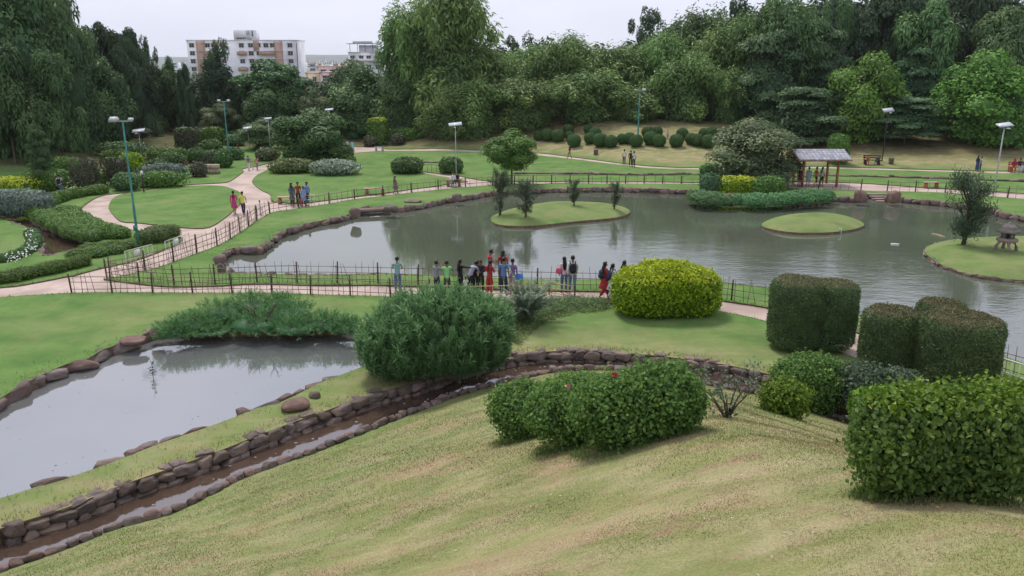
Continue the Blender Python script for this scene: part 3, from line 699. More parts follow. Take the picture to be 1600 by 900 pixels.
def trunk(var, bamboo=False):
    key = (var, bamboo)
    if key not in TR:
        rr = random.Random(var+5); mb = MB()
        if bamboo:
            for i in range(16):
                a = rr.uniform(0, 6.28); s = rr.uniform(.02, .2); b = rr.uniform(.0, .09); mb.tube([(b*math.cos(a), b*math.sin(a), -.02), (b*math.cos(a)+.3*s*math.cos(a), b*math.sin(a)+.3*s*math.sin(a), .4), (s*1.2*math.cos(a), s*1.2*math.sin(a), .75)], [.006, .006, .004], 5)
        else:
            mb.tube([(0, 0, -.03), (.006, .004, .02), (.012*rr.uniform(-1, 1), .01, .25), (.03*rr.uniform(-1, 1), .02*rr.uniform(-1, 1), .55), (0, 0, .8)], [.034, .022, .018, .013, .006], 8)
            for i in range(9):
                a = rr.uniform(0, 6.28); z = rr.uniform(.22, .7); s = rr.uniform(.16, .34); mb.tube([(0, 0, z), (s*.5*math.cos(a), s*.5*math.sin(a), z+.09), (s*math.cos(a), s*math.sin(a), z+.2)], [.009, .006, .003], 6)
        TR[key] = mb.mesh('trunk', M_BARK if not bamboo else M_BAMBOO)
    return TR[key]
def tree(kind, x0, x1, ytop, D, m, label, name='tree', group=None, var=None, crown_from=.16, dep=.85, ybase=None, cat='tree', back=0, bare=None):
    """a tree whose crown spans x0..x1 and reaches up to ytop of the view at D metres ahead"""
    cx = (x0+x1)/2
    if ybase is not None: B = hit(cx, ybase); D = B[1]
    top = at_y(cx, ytop, D); mid = at_y(cx, (ytop+220)/2, D); X = mid[0] if ybase is None else B[0]
    zb = Tz(X, D); h = max(1.2, top[2]-zb); wdt = (x1-x0)/F*zc_of([X, D, (zb+top[2])/2])
    v = var if var is not None else R.randrange(3); o = thing(name, label, cat, (X, D, zb), group=group)
    bam = kind == 'bamboo'; tk = ob('trunk', trunk(v, bam), parent=o, scale=(max(wdt, h*.35), max(wdt, h*.35)*.9, h*.98), rz=R.uniform(0, 6))
    cb = h*crown_from; ch = (h-cb)*1.03; cr_ = ob('crown', crown(kind, v, m), (0, 0, cb-.02*ch), parent=o, rz=R.uniform(0, 6.28)); cr_.scale = (wdt*1.08, wdt*1.08, ch)
    return o
# ------------------------------------------------------------------ the wood around the garden
# (kind, x0, x1, ytop, D, leaf, label, extra)
TREES = [
 ('broad', -110, 60, -95, 84, 'dark', 'tall dense dark tree at the far left edge of the frame, trunk in shade', {}),
 ('tuft', 10, 118, -70, 95, 'dark', 'tall dark feathery tree rising out of the frame behind the leftmost hedges', {}),
 ('broad', 66, 150, 2, 90, 'dark', 'dark tree whose upper right outline meets the sky left of the white flats', {}),
 ('tuft', -40, 50, 60, 77, 'dark', 'shaggy dark tree with low foliage at the far left, before the taller ones', {'crown_from': .12}),
 ('tuft', 50, 120, 85, 80, 'dark', 'dark drooping tree over bare trunks above the left lawn slope', {'crown_from': .16}),
 ('umbrella', 132, 205, 40, 100, 'deep', 'near black tree with bumpy flat top left of the gap of sky', {}),
 ('umbrella', 178, 236, 48, 106, 'deep', 'near black tree with shelving top, rightmost of the tall dark row', {}),
 ('wispy', 222, 252, 60, 112, 'deep', 'slim dark treetop poking out right of the shelving black tree', {}),
 ('broad', 110, 200, 95, 94, 'dark', 'dark bushy tree filling the row above the yellow tree', {}),
 ('broad', 185, 262, 88, 98, 'deep', 'dark round tree standing behind the tall teal floodlight mast', {}),
 ('tuft', 225, 285, 112, 92, 'dark', 'dark low tree left of the two ivy columns', {}),
 ('cone', 252, 284, 92, 102, 'dark', 'slim ivy clad column tree, left one of the pair', {}),
 ('cone', 276, 306, 104, 98, 'deep', 'slim ivy clad column tree, right one of the pair', {}),
 ('wispy', 322, 368, 64, 118, 'deep', 'ragged black green conifer in front of the white and terracotta flats', {'var': 1}),
 ('cone', 302, 380, 92, 118, 'deep', 'dark upright tree under the ragged conifer, before the flats', {}),
 ('umbrella', 366, 492, 96, 112, 'dark', 'wide umbrella shaped dark tree right of the ragged conifer', {}),
 ('broad', 385, 470, 125, 104, 'dark', 'dark tree under the wide umbrella tree', {}),
 ('broad', 462, 520, 138, 100, 'olive', 'grey green loose tree before the pink and cream houses', {}),
 ('broad', 508, 592, 96, 120, 'dark', 'dark round tree under the white house with roof terrace', {}),
 ('broad', 520, 626, 104, 108, 'mid', 'full mid green tree with light top left of the giant bamboo', {}),
 ('broad', 590, 660, 106, 112, 'mid', 'mid green tree tucked against the left side of the giant bamboo', {}),
 ('bamboo', 598, 700, 2, 108, 'bam', 'giant bamboo clump with leaning left plumes, left half', {}),
 ('bamboo', 640, 778, -26, 103, 'bam', 'giant bamboo clump towering out of the frame, right half', {}),
 ('bamboo', 596, 690, 120, 98, 'bam', 'low drooping bamboo at the foot of the giant clump, left', {}),
 ('bamboo', 660, 740, 140, 95, 'bam', 'small lighter bamboo at the foot of the giant clump, right', {}),
 ('bamboo', 706, 800, 72, 104, 'bam', 'bamboo clump next right of the giant clump', {}),
 ('wispy', 782, 850, 42, 116, 'deep', 'thin dark treetop against the sky right of the giant clump', {}),
 ('bamboo', 770, 872, 62, 108, 'bam', 'arching bamboo clump above the leftmost clipped balls', {}),
 ('bamboo', 838, 930, 44, 106, 'bam', 'arching bamboo clump with one high plume above the clipped balls', {}),
 ('bamboo', 896, 1010, 60, 104, 'bam', 'low bamboo clump left of the middle teal lamp mast', {}),
 ('wispy', 980, 1040, 14, 116, 'deep', 'thin see through treetop above the middle teal lamp mast', {}),
 ('bamboo', 984, 1080, 54, 104, 'bam', 'bamboo clump right behind the middle teal lamp mast', {}),
 ('bamboo', 1040, 1140, 18, 110, 'mid', 'taller bamboo with dark rounded crown right of the middle lamp', {}),
 ('wispy', 1120, 1180, -6, 116, 'deep', 'thin treetop against the sky right of the tallest central bamboo', {}),
 ('bamboo', 1090, 1200, 30, 102, 'bam', 'bamboo clump left of the tall blue green tree', {}),
 ('wispy', 1180, 1260, -14, 112, 'mid', 'see through treetop over the blue green trees', {}),
 ('bamboo', 1160, 1280, -2, 104, 'mid', 'tall clump with pointed top above the blue green trees', {}),
 ('wispy', 1276, 1344, 2, 108, 'mid', 'thin leaning top left of the patch of sky at the upper right', {}),
 ('layer', 1142, 1262, 52, 92, 'blue', 'shelving blue green tree behind the big grey green bush', {}),
 ('layer', 1236, 1330, 38, 94, 'blue', 'shelving blue green tree left of the bright green one', {}),
 ('layer', 1200, 1318, 138, 84, 'blue', 'low blue green tree behind the wooden pavilion', {'crown_from': .03}),
 ('broad', 1296, 1408, 86, 84, 'bright', 'bright green tree right of the pavilion, left one of two', {}),
 ('layer', 1384, 1500, 66, 92, 'blue', 'layered blue green tree between the two bright green trees', {}),
 ('layer', 1366, 1470, 152, 82, 'blue', 'low blue green tree behind the dark lamp mast', {'crown_from': .12}),
 ('broad', 1466, 1612, 84, 82, 'bright', 'bright green tree with pointed top at the right edge, right one of two', {}),
 ('umbrella', 1334, 1440, -30, 106, 'deep', 'brownish dark tree right of the upper right patch of sky', {}),
 ('tuft', 1380, 1486, 6, 102, 'mid', 'tall dull green tree with upright sprays left of the top right corner', {}),
 ('tuft', 1446, 1560, -20, 106, 'deep', 'tall dark tree rising out of the frame near the top right', {}),
 ('tuft', 1500, 1600, 18, 98, 'mid', 'dull green tree above the right bright green tree', {}),
 ('umbrella', 1556, 1680, -40, 104, 'deep', 'dark tree in the top right corner', {}),
 ('broad', 1580, 1700, 60, 90, 'dark', 'dark tree at the right edge behind the bright green one', {}),
 ('bamboo', 690, 790, 128, 95, 'bam', 'low bamboo drooping behind the brown grass mound', {}),
 ('bamboo', 772, 872, 112, 97, 'bam', 'low bamboo drooping to the ground over the leftmost clipped balls', {}),
 ('bamboo', 860, 968, 100, 98, 'bam', 'low bamboo with grey green sprays left of the middle lamp mast', {}),
 ('bamboo', 948, 1040, 120, 97, 'bam', 'low bamboo right at the middle lamp mast', {}),
 ('bamboo', 1026, 1120, 86, 98, 'bam', 'low olive bamboo right of the middle lamp mast', {}),
 ('bamboo', 1100, 1180, 108, 96, 'bam', 'low bamboo left of the big grey green bush', {}),
]
for i, (k, x0, x1, yt, D, m, lab, ex) in enumerate(TREES):
    if 680 < (x0+x1)/2 < 1200: D += 8
    if 780 < (x0+x1)/2 < 1010: yt += 13
    if (x0+x1)/2 > 1195 and D < 96: D += 9
    if 215 < (x0+x1)/2 < 690: D = max(D, 112+(i % 4))
    nm = {'bamboo': 'bamboo_clump', 'cone': 'column_tree', 'layer': 'shade_tree'}.get(k, 'tree')
    tree(k, x0, x1, yt, D, m, lab, name=nm, cat='bamboo' if k == 'bamboo' else 'tree', var=ex.get('var', i % 3), crown_from=ex.get('crown_from', .0 if k in ('bamboo', 'broad', 'layer', 'cone') else .06), group='bamboo clumps behind the garden' if k == 'bamboo' else None)
# the wood behind them reads as one mass
V, Fw, tw = UNIT[('broad', 0)]; NLEAF = (len(V)-12*29)//4; VV, FF, TT = [], [], []; o = 0; rr = random.Random(4)
for i in range(46):
    x = -95+i*4.35; D = 128+rr.uniform(-5, 8)+(10 if x < -15 else 0)
    if -62 < x < -14: h = 7.3+rr.uniform(-.8, .8)
    elif x < -50: h = 9.5+min(7, (-62-x)*.45)+rr.uniform(-.5, 1)
    else: h = float(np.interp(x, [-14, 0, 20, 40, 60], [8.5, 9, 11, 16, 18]))+rr.uniform(-1, 1)
    a = rr.uniform(0, 6.28); c, s = math.cos(a), math.sin(a); sc = rr.uniform(9, 12)
    zb = Tz(x, D); q = V[::1]*[sc, sc, h]; q = np.stack([q[:, 0]*c-q[:, 1]*s+x, q[:, 0]*s+q[:, 1]*c+D, q[:, 2]+zb], 1)
    g4 = np.arange(0, NLEAF, 4); cc = q[:NLEAF*4].reshape(-1, 4, 3)[g4]; m_ = cc.mean(1, keepdims=True); cc = m_+(cc-m_)*1.9
    VV.append(cc.reshape(-1, 3)); b_ = np.arange(len(g4))[:, None]*4; FF.append(np.concatenate([b_+[0, 1, 2], b_+[0, 2, 3]])+o); TT.append(tw[:NLEAF*4].reshape(-1, 4)[g4].ravel()); o += len(g4)*4
ob('far_wood', mk('far_wood', np.vstack(VV), [np.vstack(FF)], LM['wood'], attr=np.concatenate(TT)), kind='stuff', label='dark wood closing the garden behind the front trees', category='wood')

# smaller trees that stand free in the garden
tree('broad', 128, 172, 166, 96, 'yel', 'small yellow flowering tree at the foot of the dark left wood', name='yellow_tree', var=1, crown_from=.2)
tree('broad', 316, 372, 162, 113, 'olive', 'small tree with yellow green top left of the rear teal mast', name='small_tree', var=2, crown_from=.2)
tree('umbrella', 205, 238, 200, 97, 'deep', 'small bare purple brown tree behind the solar lamp at left', name='small_tree', var=2, crown_from=.45)
tree('layer', 38, 76, 196, 66, 'dark', 'young dark pine with pale trunk on the left grass slope', name='young_pine', var=0, crown_from=.28)
tree('broad', 428, 540, 172, 84, 'clip', 'big round leafy tree with light green top at the fork of the pink path', name='round_tree', var=0, crown_from=.08)
tree('broad', 376, 446, 186, 99, 'mid', 'rounded shrubby tree left of the big round leafy tree', name='small_tree', var=1, crown_from=.05)
tree('broad', 536, 610, 166, 114, 'dark', 'dark rounded tree behind the tall clipped block', name='small_tree', var=2, crown_from=.05)
tree('broad', 524, 560, 160, 116, 'olive', 'olive column of ivy behind the big round leafy tree', name='small_tree', var=0, crown_from=.03)
tree('broad', 758, 840, 203, 70, 'clipl', 'free standing layered tree with yellow green top beside the bamboo rail fence', name='feature_tree', var=1, ybase=287, crown_from=.30)
tree('broad', 1110, 1242, 188, 66, 'olive', 'big grey green bushy tree left of the wooden pavilion', name='bushy_tree', var=2, ybase=289, crown_from=.10)
# ------------------------------------------------------------------ clipped shrubs, hedges and beds
B = lambda *a: a
ball_tpl = {}
def ball_group(items, label_fn, m, group, name='clipped_ball'):
    """clipped balls along the slope: two shapes, copied for every plant"""
    for i, (cx, cy, r, lab) in enumerate(items):
        C, a, b, c, zc = fit(cx-r, cy-r*.95, cx+r, cy+r*1.0, dep=1.0, sink=.08)
        v = i % 3
        if (v, m) not in ball_tpl:
            ball_tpl[(v, m)] = body_mesh('foliage', [(0, 0, .93, 1, 1, .95, 2.1)], .13, LM[m], cover=2.6, out=.03, fuzz=1.2)
            ball_tpl['s'] = stem_mb(.8, .05, 4, .4, seed=3).mesh('stem', M_BARK)
        base = (C[0], C[1], Tz(C[0], C[1])); o = thing(name, lab, 'shrub', base, group=group)
        ob('foliage', ball_tpl[(v, m)], parent=o, scale=(a, a, c), rz=i*1.3); ob('stem', ball_tpl['s'], parent=o, scale=(a, a, c))
far_row = [(842, 212, 8), (855, 211, 10), (872, 212, 10), (888, 202, 8), (890, 212, 7), (897, 220, 10.5), (919, 202, 7), (922, 216, 9), (930, 208, 9), (938, 219, 11), (955, 221, 10), (972, 217, 8), (984, 216, 9), (994, 220, 10), (1017, 216, 11), (1030, 220, 10), (1012, 206, 9), (1026, 206, 9), (1057, 220, 10.5), (1066, 209, 9), (1080, 217, 9), (1090, 219, 10), (1107, 221, 11), (1112, 208, 10), (1100, 208, 8)]
ORD = 'first second third fourth fifth sixth seventh eighth ninth tenth eleventh twelfth thirteenth fourteenth fifteenth sixteenth seventeenth'.split()
FR = sorted(x for x, y, r in far_row if y >= 210); BR = sorted(x for x, y, r in far_row if y < 210)
def row_label(i, cx, cy, r):
    f = cy >= 210; k = (FR if f else BR).index(cx)
    near = 'left of the lamp mast' if cx < 995 else 'right of the lamp mast'
    return '%s clipped green ball from the left, %s row, %s' % (ORD[k], 'front' if f else 'back', near)
ball_group([(x, y, r, row_label(i, x, y, r)) for i, (x, y, r) in enumerate(far_row)], None, 'clip', 'clipped balls in the row under the bamboo')

PL = [
 # name, label, cat, box, leaf, kind, options
 ('clipped_bush', 'wide oval clipped bush on the middle lawn, left of the small metal fence', B(612, 247, 660, 271), 'clip', dict(e=2.6)),
 ('clipped_bush', 'oval clipped bush on the middle lawn at the foot of the solar lamp', B(687, 247, 722, 271), 'clip', dict(e=2.6)),
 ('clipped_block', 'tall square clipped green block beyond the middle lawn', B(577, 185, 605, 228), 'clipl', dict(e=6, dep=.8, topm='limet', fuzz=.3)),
 ('long_hedge', 'long low clipped hedge running right from the tall square block', B(606, 202, 668, 221), 'clipl', dict(e=5, dep=.3)),
 ('flower_bush', 'rounded purple flowering bush left of the tall square block', B(568, 213, 588, 229), 'brown', dict()),
 ('flower_bush', 'rounded bush with red and yellow flowers right of the tall square block', B(611, 210, 632, 227), 'brown', dict()),
 ('dark_bush', 'small dark round bush right of the big round leafy tree', B(526, 229, 552, 247), 'dark', dict()),
 ('clipped_block', 'brownish square clipped block in the rear left topiary garden', B(277, 200, 306, 234), 'brown', dict(e=6, topm='clip')),
 ('clipped_bush', 'clipped drum with light green top in the rear left topiary garden', B(316, 199, 349, 226), 'clipl', dict(e=3.2)),
 ('clipped_bush', 'yellow green clipped bush behind the drum shaped one', B(336, 196, 362, 212), 'clipl', dict()),
 ('purple_bush', 'small purple brown bush between the square block and the drum', B(303, 198, 322, 222), 'brown', dict(loose=.3)),
 ('clipped_bush', 'rounded bush in front of the clipped drum', B(313, 219, 346, 241), 'clip', dict()),
 ('clipped_bush', 'long rounded hedge right behind the rear teal mast', B(340, 232, 380, 251), 'clip', dict(e=3.5, dep=.5)),
 ('clipped_bush', 'low dark green bush right of the rear teal mast', B(352, 212, 382, 228), 'mid', dict()),
 ('clipped_ball', 'dark clipped ball in the middle of the rear left topiary garden', B(291, 232, 319, 255), 'clip', dict()),
 ('clipped_block', 'low brownish clipped box left of the rear teal mast', B(317, 236, 345, 258), 'brown', dict(e=5, topm='clip')),
 ('clipped_bush', 'rounded clipped bush at the foot of the rear teal mast', B(336, 237, 362, 262), 'clip', dict()),
 ('clipped_bush', 'yellow topped oval bush behind the silver bed', B(233, 233, 278, 251), 'clipl', dict(e=2.5)),
 ('clipped_bush', 'small round bush right of the yellow topped oval one', B(270, 232, 290, 246), 'clipl', dict()),
 ('clipped_bush', 'wide oval green bush directly behind the silver bed', B(247, 241, 290, 260), 'clip', dict(e=2.6)),
 ('clipped_bush', 'low green bush at the left end behind the silver bed', B(230, 250, 258, 264), 'clip', dict()),
 ('clipped_bush', 'big yellow green rounded bush behind the tall teal mast', B(192, 240, 222, 268), 'lime', dict(e=2.6)),
 ('long_hedge', 'light green hedge left behind the yellow green rounded bush', B(158, 236, 205, 256), 'clipl', dict(e=3, dep=.6)),
 ('long_hedge', 'dark low hedge mass at the back of the left garden', B(140, 224, 240, 246), 'mid', dict(e=3, dep=.35)),
 ('silver_bed', 'bed of silvery blue leaved plants behind the light green bed', B(212, 257, 302, 278), 'silb', dict(e=3, dep=.35, loose=.2)),
 ('green_bed', 'low light green bed in front of the silvery bed', B(208, 270, 296, 292), 'clipl', dict(e=3, dep=.4)),
 ('clipped_ball', 'brownish green ball beside the tan paved block', B(299, 254, 322, 277), 'brown', dict()),
 ('flower_bed', 'white flowering mound in front of the big round leafy tree', B(484, 251, 564, 273), 'silv', dict(e=2.4, dep=.6)),
 ('green_bed', 'low bed with brown patches left of the white flowering mound', B(420, 250, 496, 270), 'weed', dict(e=2.6, dep=.7)),
 ('green_bed', 'bright green low plants behind the white flowering mound', B(520, 243, 556, 258), 'clipl', dict()),
 ('green_bed', 'low olive bed behind the big round leafy tree, at its left', B(400, 232, 436, 251), 'olive', dict()),
 ('topiary_drum', 'clipped green drum with conical top behind the pavilion roof', B(1295, 211, 1325, 258), 'clipl', dict(e=(2.2, 6))),
 ('dark_hedge', 'boxy dark green hedge left under the big grey green bush', B(1096, 257, 1128, 280), 'clip', dict(e=4)),
 ('round_shrub', 'blue green shrub left of the yellow green hedge on the far bank', B(1093, 271, 1126, 303), 'blue', dict(loose=.2)),
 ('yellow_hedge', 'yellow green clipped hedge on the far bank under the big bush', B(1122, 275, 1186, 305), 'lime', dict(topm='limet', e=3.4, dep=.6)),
 ('green_hedge', 'bright green rounded hedge right of the yellow green one on the far bank', B(1180, 277, 1225, 308), 'clipl', dict(e=3)),
 ('yellow_hedge', 'yellow green mounded hedge at the left edge of the view', B(-30, 279, 66, 304), 'lime', dict(topm='limet', e=3, dep=.6)),
 ('long_hedge', 'light green hedge behind the yellow green mound at the left', B(38, 265, 108, 299), 'clipl', dict(e=3, dep=.6)),
 ('green_bed', 'yellow green shrubs behind the left brown clipped box', B(72, 246, 130, 270), 'clipl', dict(loose=.3)),
 ('clipped_block', 'dark brown clipped box left of the couple, one of two beside the stream', B(113, 248, 153, 300), 'brown', dict(e=8, topm='brown', dep=.35, fuzz=.3)),
 ('clipped_block', 'dark brown clipped box right of the couple, one of two beside the stream', B(165, 246, 202, 293), 'brown', dict(e=8, topm='clip', dep=.35, fuzz=.3)),
 ('green_bed', 'light green plants between the two dark brown clipped boxes', B(153, 266, 165, 292), 'clipl', dict()),
 ('green_bed', 'green clump right of the second dark brown clipped box', B(176, 270, 216, 298), 'mid', dict(loose=.2)),
 ('blue_bed', 'bed of blue green leafy plants along the left stream', B(-30, 298, 82, 337), 'silb', dict(e=3, dep=.5, loose=.2)),
 ('foreground_hedge', 'big yellow green clipped hedge at the bend of the path by the pond', B(958, 411, 1124, 494), 'lime', dict(topm='limet', e=2.7, dep=.62, leafpx=5.2, cover=2.6, fuzz=1.6, jit=1.0, sub=[(-.28, 0, -.06, .72, .95, .86), (.34, .1, -.10, .66, .9, .88), (.02, .1, .0, .72, 1, .97)])),
]
for nm, lab, bx, m, ex in PL:
    ex = dict(ex); tm = ex.pop('topm', None)
    plant(nm, lab, 'hedge' if 'hedge' in nm or 'block' in nm else 'plants' if 'bed' in nm else 'shrub', bx, LM[m], topm=LM[tm] if tm else None, **ex)

def hedge_line(name, label, cat, pxl, wid, h, m, leafpx=3, group=None, e=2.6, **kw):
    """rounded hedge that follows a line on the ground"""
    ln = smooth(px2w(pxl), wid*.38); c0 = ln[len(ln)//2]; zb = Tz(*c0); zc = zc_of([c0[0], c0[1], 0])
    bl = []
    for i, p in enumerate(ln):
        k = 1+.12*math.sin(i*1.7); wv = wid*k*(1 if 0 < i < len(ln)-1 else .75)
        bl.append((p[0]-c0[0], p[1]-c0[1], h*.45+Tz(*p)-zb, wv/2, wv/2, h*.58*k, e))
    o = thing(name, label, cat, (c0[0], c0[1], zb), group=group)
    ob('foliage', body_mesh('foliage', bl, max(.03, leafpx*zc/F), LM[m], cover=2.0, out=.03, minz=.0, **kw), parent=o); return o
hedge_line('serpentine_hedge', 'long winding clipped hedge between the stream and the loop path', 'hedge', [(160, 302), (130, 306), (100, 312), (78, 320), (60, 330), (58, 340)], 1.25, .62, 'clipl')
hedge_line('serpentine_hedge', 'rougher green hedge bordering the stream below the winding clipped one', 'hedge', [(68, 342), (88, 354), (115, 366), (142, 376)], 1.5, .6, 'hib', loose=.2)
hedge_line('clipped_mass', 'flat topped clipped green mass beside the pink loop path', 'hedge', [(98, 334), (122, 350), (150, 364), (188, 371)], 1.8, .55, 'clipl')
hedge_line('weedy_bed', 'rough green bed around the foot of the tall teal mast', 'plants', [(142, 392), (175, 390), (205, 386)], 1.7, .4, 'hib', loose=.3)
hedge_line('weedy_bed', 'loose shrub between the tall teal mast and the right barricade', 'plants', [(228, 380), (248, 376), (268, 372)], 1.5, .8, 'weed', loose=.3)
hedge_line('border_hedge', 'leafy border hedge along the near left path edge', 'hedge', [(-40, 445), (10, 440), (50, 432), (90, 424), (130, 415)], 1.0, .50, 'hib', loose=.2)
hedge_line('border_hedge', 'sprawling green border between the stream end and the path', 'hedge', [(120, 402), (150, 399), (180, 395)], 1.5, .4, 'hib', loose=.3)
hedge_line('juniper_mat', 'low spreading juniper along the far bank, left of the brown boulder', 'plants', [(1092, 314), (1108, 318), (1128, 320)], 2.6, .75, 'junl', loose=.3)
hedge_line('juniper_mat', 'low spreading juniper along the far bank, right of the brown boulder', 'plants', [(1150, 319), (1180, 320), (1215, 319), (1250, 316), (1286, 311)], 2.4, .75, 'junl', loose=.3)

# mound left of the stream with a fringe of white flowers
o = thing('flower_mound', 'low band of white flowers fringing the lawn left of the stream', 'plants', (*px2w([(12, 385)])[0], 0))
cx, cy = px2w([(12, 385)])[0]
fr_ = smooth(px2w([(50, 366), (54, 378), (50, 388), (38, 397), (22, 403), (5, 408)]), .5)-[cx, cy]
ob('foliage', body_mesh('foliage', [(q[0], q[1], .12, .42, .42, .26, 2.2) for q in fr_], .10, LM['clip'], cover=2.4, minz=.0, out=.02, loose=.1), parent=o)
fp = px2w([(x+R.uniform(-7, 7), y+R.uniform(-5, 5)) for x, y in [(46, 372), (52, 378), (50, 386), (44, 392), (36, 397), (26, 400), (18, 403), (48, 366)] for _ in range(15)], .35)
Pf = np.column_stack([fp-[cx, cy], NR.uniform(.25, .55, len(fp))]); V, Fl, k = leaves(Pf, np.tile([0, -.3, 1.], (len(Pf), 1)), .11, .09)
ob('flowers', mk('flowers', V, [Fl], LM['white']), parent=o, kind='stuff')
C = fit(484, 251, 564, 273, dep=.6); Pf = unitv(170)*[C[1], C[2], C[3]]; Pf = Pf[(Pf[:, 2] > 0)]+C[0]
V, Fl, k = leaves(Pf, np.tile([0, -.3, 1.], (len(Pf), 1)), .13, .11); V = V-np.array([C[0][0], C[0][1], 0])
ob('white_flowers', mk('white_flowers', V, [Fl], LM['white']), (C[0][0], C[0][1], 0), label='scattered white blossoms on the mound before the big round leafy tree', category='flowers', kind='stuff')

# cylinders of clipped hedge by the path at right
CYL = [('dark clipped hedge cylinder, left one of the joined pair beside the path', (1204, 428, 1284, 556), 'cyl', 'cylt', True),
       ('dark clipped hedge cylinder with notched top, right one of the joined pair', (1268, 434, 1335, 556), 'cyl', 'cylt', True),
       ('clipped hedge cylinder with yellowish rim, left of the group of three', (1348, 474, 1432, 600), 'cyl', 'cylt', False),
       ('clipped hedge cylinder mostly hidden behind the other two of the three', (1430, 464, 1500, 585), 'cyl', 'cylt', False),
       ('largest clipped hedge cylinder, rightmost of the group of three', (1438, 480, 1554, 628), 'cyl', 'cylt', False)]
for lab, bx, m, tm, st in CYL:
    C, a, b, c, zc = fit(*bx, dep=.95, box=True, sink=.04)
    base = (C[0], C[1], Tz(C[0], C[1])); lift = .16 if st else .02; hh = C[2]+c-base[2]
    o = thing('hedge_cylinder', lab, 'hedge', base, group=None)
    cz = (hh+lift)/2; ch = (hh-lift)/2
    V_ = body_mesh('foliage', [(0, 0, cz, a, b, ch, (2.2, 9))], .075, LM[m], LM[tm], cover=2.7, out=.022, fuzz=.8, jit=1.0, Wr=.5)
    ob('foliage', V_, parent=o); ob('stem', stem_mb(lift+.7, .035, 5, .28, seed=int(bx[0])).mesh('stem', M_BARK), parent=o)

# the big upright juniper and the low one beside the lower pond, both sprays of many small tufts
def spray_bush(name, label, blobs, base, n, m, up, L, tuft, seed, lift=.2, hangout=.5):
    """pointed sprays standing out of a rounded body, each spray a tuft of needles"""
    rng = np.random.default_rng(seed); V, Fa, Tt = [], [], []; o = 0
    P0, N0 = [], []
    for (cx, cy, cz, a, b, c, e) in blobs:
        u = rng.normal(size=(n, 3)); u /= np.linalg.norm(u, axis=1)[:, None]; q = np.abs(u); rr_ = (q[:, 0]/a)**e+(q[:, 1]/b)**e+(q[:, 2]/c)**e
        P = u*(rr_**(-1/e))[:, None]; P = P*rng.uniform(.72, 1.0, n)[:, None]+[cx, cy, cz]; ok = P[:, 2] > .02
        P0.append(P[ok]); N0.append(u[ok])
    P = np.vstack(P0); u = np.vstack(N0); k = len(P); d = nrm(u*hangout+np.array([0, 0, up])+rng.normal(0, .18, (k, 3))); ln = L*rng.uniform(.6, 1.25, k)
    tn = rng.random(k)
    s = rng.random((k, tuft)); c = P[:, None]+d[:, None]*(s*ln[:, None])[:, :, None]+rng.normal(0, 1, (k, tuft, 3))*(.10*ln[:, None, None])*(1-.85*s[:, :, None])
    td = nrm((np.repeat(d, tuft, 0)*1.0+rng.normal(0, .26, (k*tuft, 3))))
    Vv, Fv, kk = leaves(c.reshape(-1, 3), rng.normal(size=(k*tuft, 3)), ln.repeat(tuft)*rng.uniform(.26, .45, k*tuft), ln.repeat(tuft)*.055, td, jit=.2)
    t = np.clip(np.repeat(tn, tuft)*.3+.5*s.ravel()+.15*rng.random(k*tuft), 0, .89)
    core = []; cf = []; oo = len(Vv)
    for (cx, cy, cz, a, b, cc, e) in blobs:
        W, Fc = ICO2; core.append(W*[a*.74, b*.74, cc*.78]+[cx, cy, cz]); cf.append(Fc+oo); oo += len(W)
    VV = np.vstack([Vv]+core); me = mk('foliage', VV, [np.vstack([Fv]+cf)], m, attr=np.concatenate([np.repeat(t, kk), np.full(len(VV)-len(Vv), .05)]))  # solid cores tinted dark to paint the shade between sprays
    ob_ = thing(name, label, 'shrub', base); ob('foliage', me, parent=ob_); ob('stem', stem_mb(.9, .045, 6, .8, seed=seed).mesh('stem', M_BARK), parent=ob_); return ob_
C, a, b, c, zc = fit(565, 462, 798, 596, dep=.72, sink=.1); base = (C[0], C[1], Tz(C[0], C[1])); cz = C[2]-base[2]
spray_bush('upright_juniper', 'large dense blue green juniper between the lower pond and the stone channel',
    [(.02*a, 0, cz*.92, a*.82, b*.9, c*.92, 2.3), (-.48*a, -.15*b, cz*.62, a*.52, b*.75, c*.66, 2.2), (.52*a, .05*b, cz*.86, a*.46, b*.7, c*.86, 2.2)], base, 640, LM['jun'], 1.8, .62, 46, 5)
bl = []
jb = [(300, 508, 42, 17), (345, 490, 46, 22), (390, 478, 50, 19), (400, 505, 60, 20), (455, 492, 50, 22), (460, 512, 50, 16), (510, 506, 44, 16), (545, 512, 30, 12), (270, 518, 26, 12), (330, 516, 50, 13), (440, 476, 36, 14)]
b0 = np.array([*px2w([(410, 515)])[0], 0.])
for x, y, rx, ry in jb:
    C, a, b, c, zc = fit(x-rx, y-ry, x+rx, y+ry, dep=.8, sink=.2); bl.append((C[0]-b0[0], C[1]-b0[1], C[2]*.8, a*.9, b*.9, c*.8, 2.1))
spray_bush('spreading_juniper', 'wide low juniper spilling over the far bank of the lower pond', bl, b0, 320, LM['junl'], .55, .34, 16, 9, hangout=1.0)

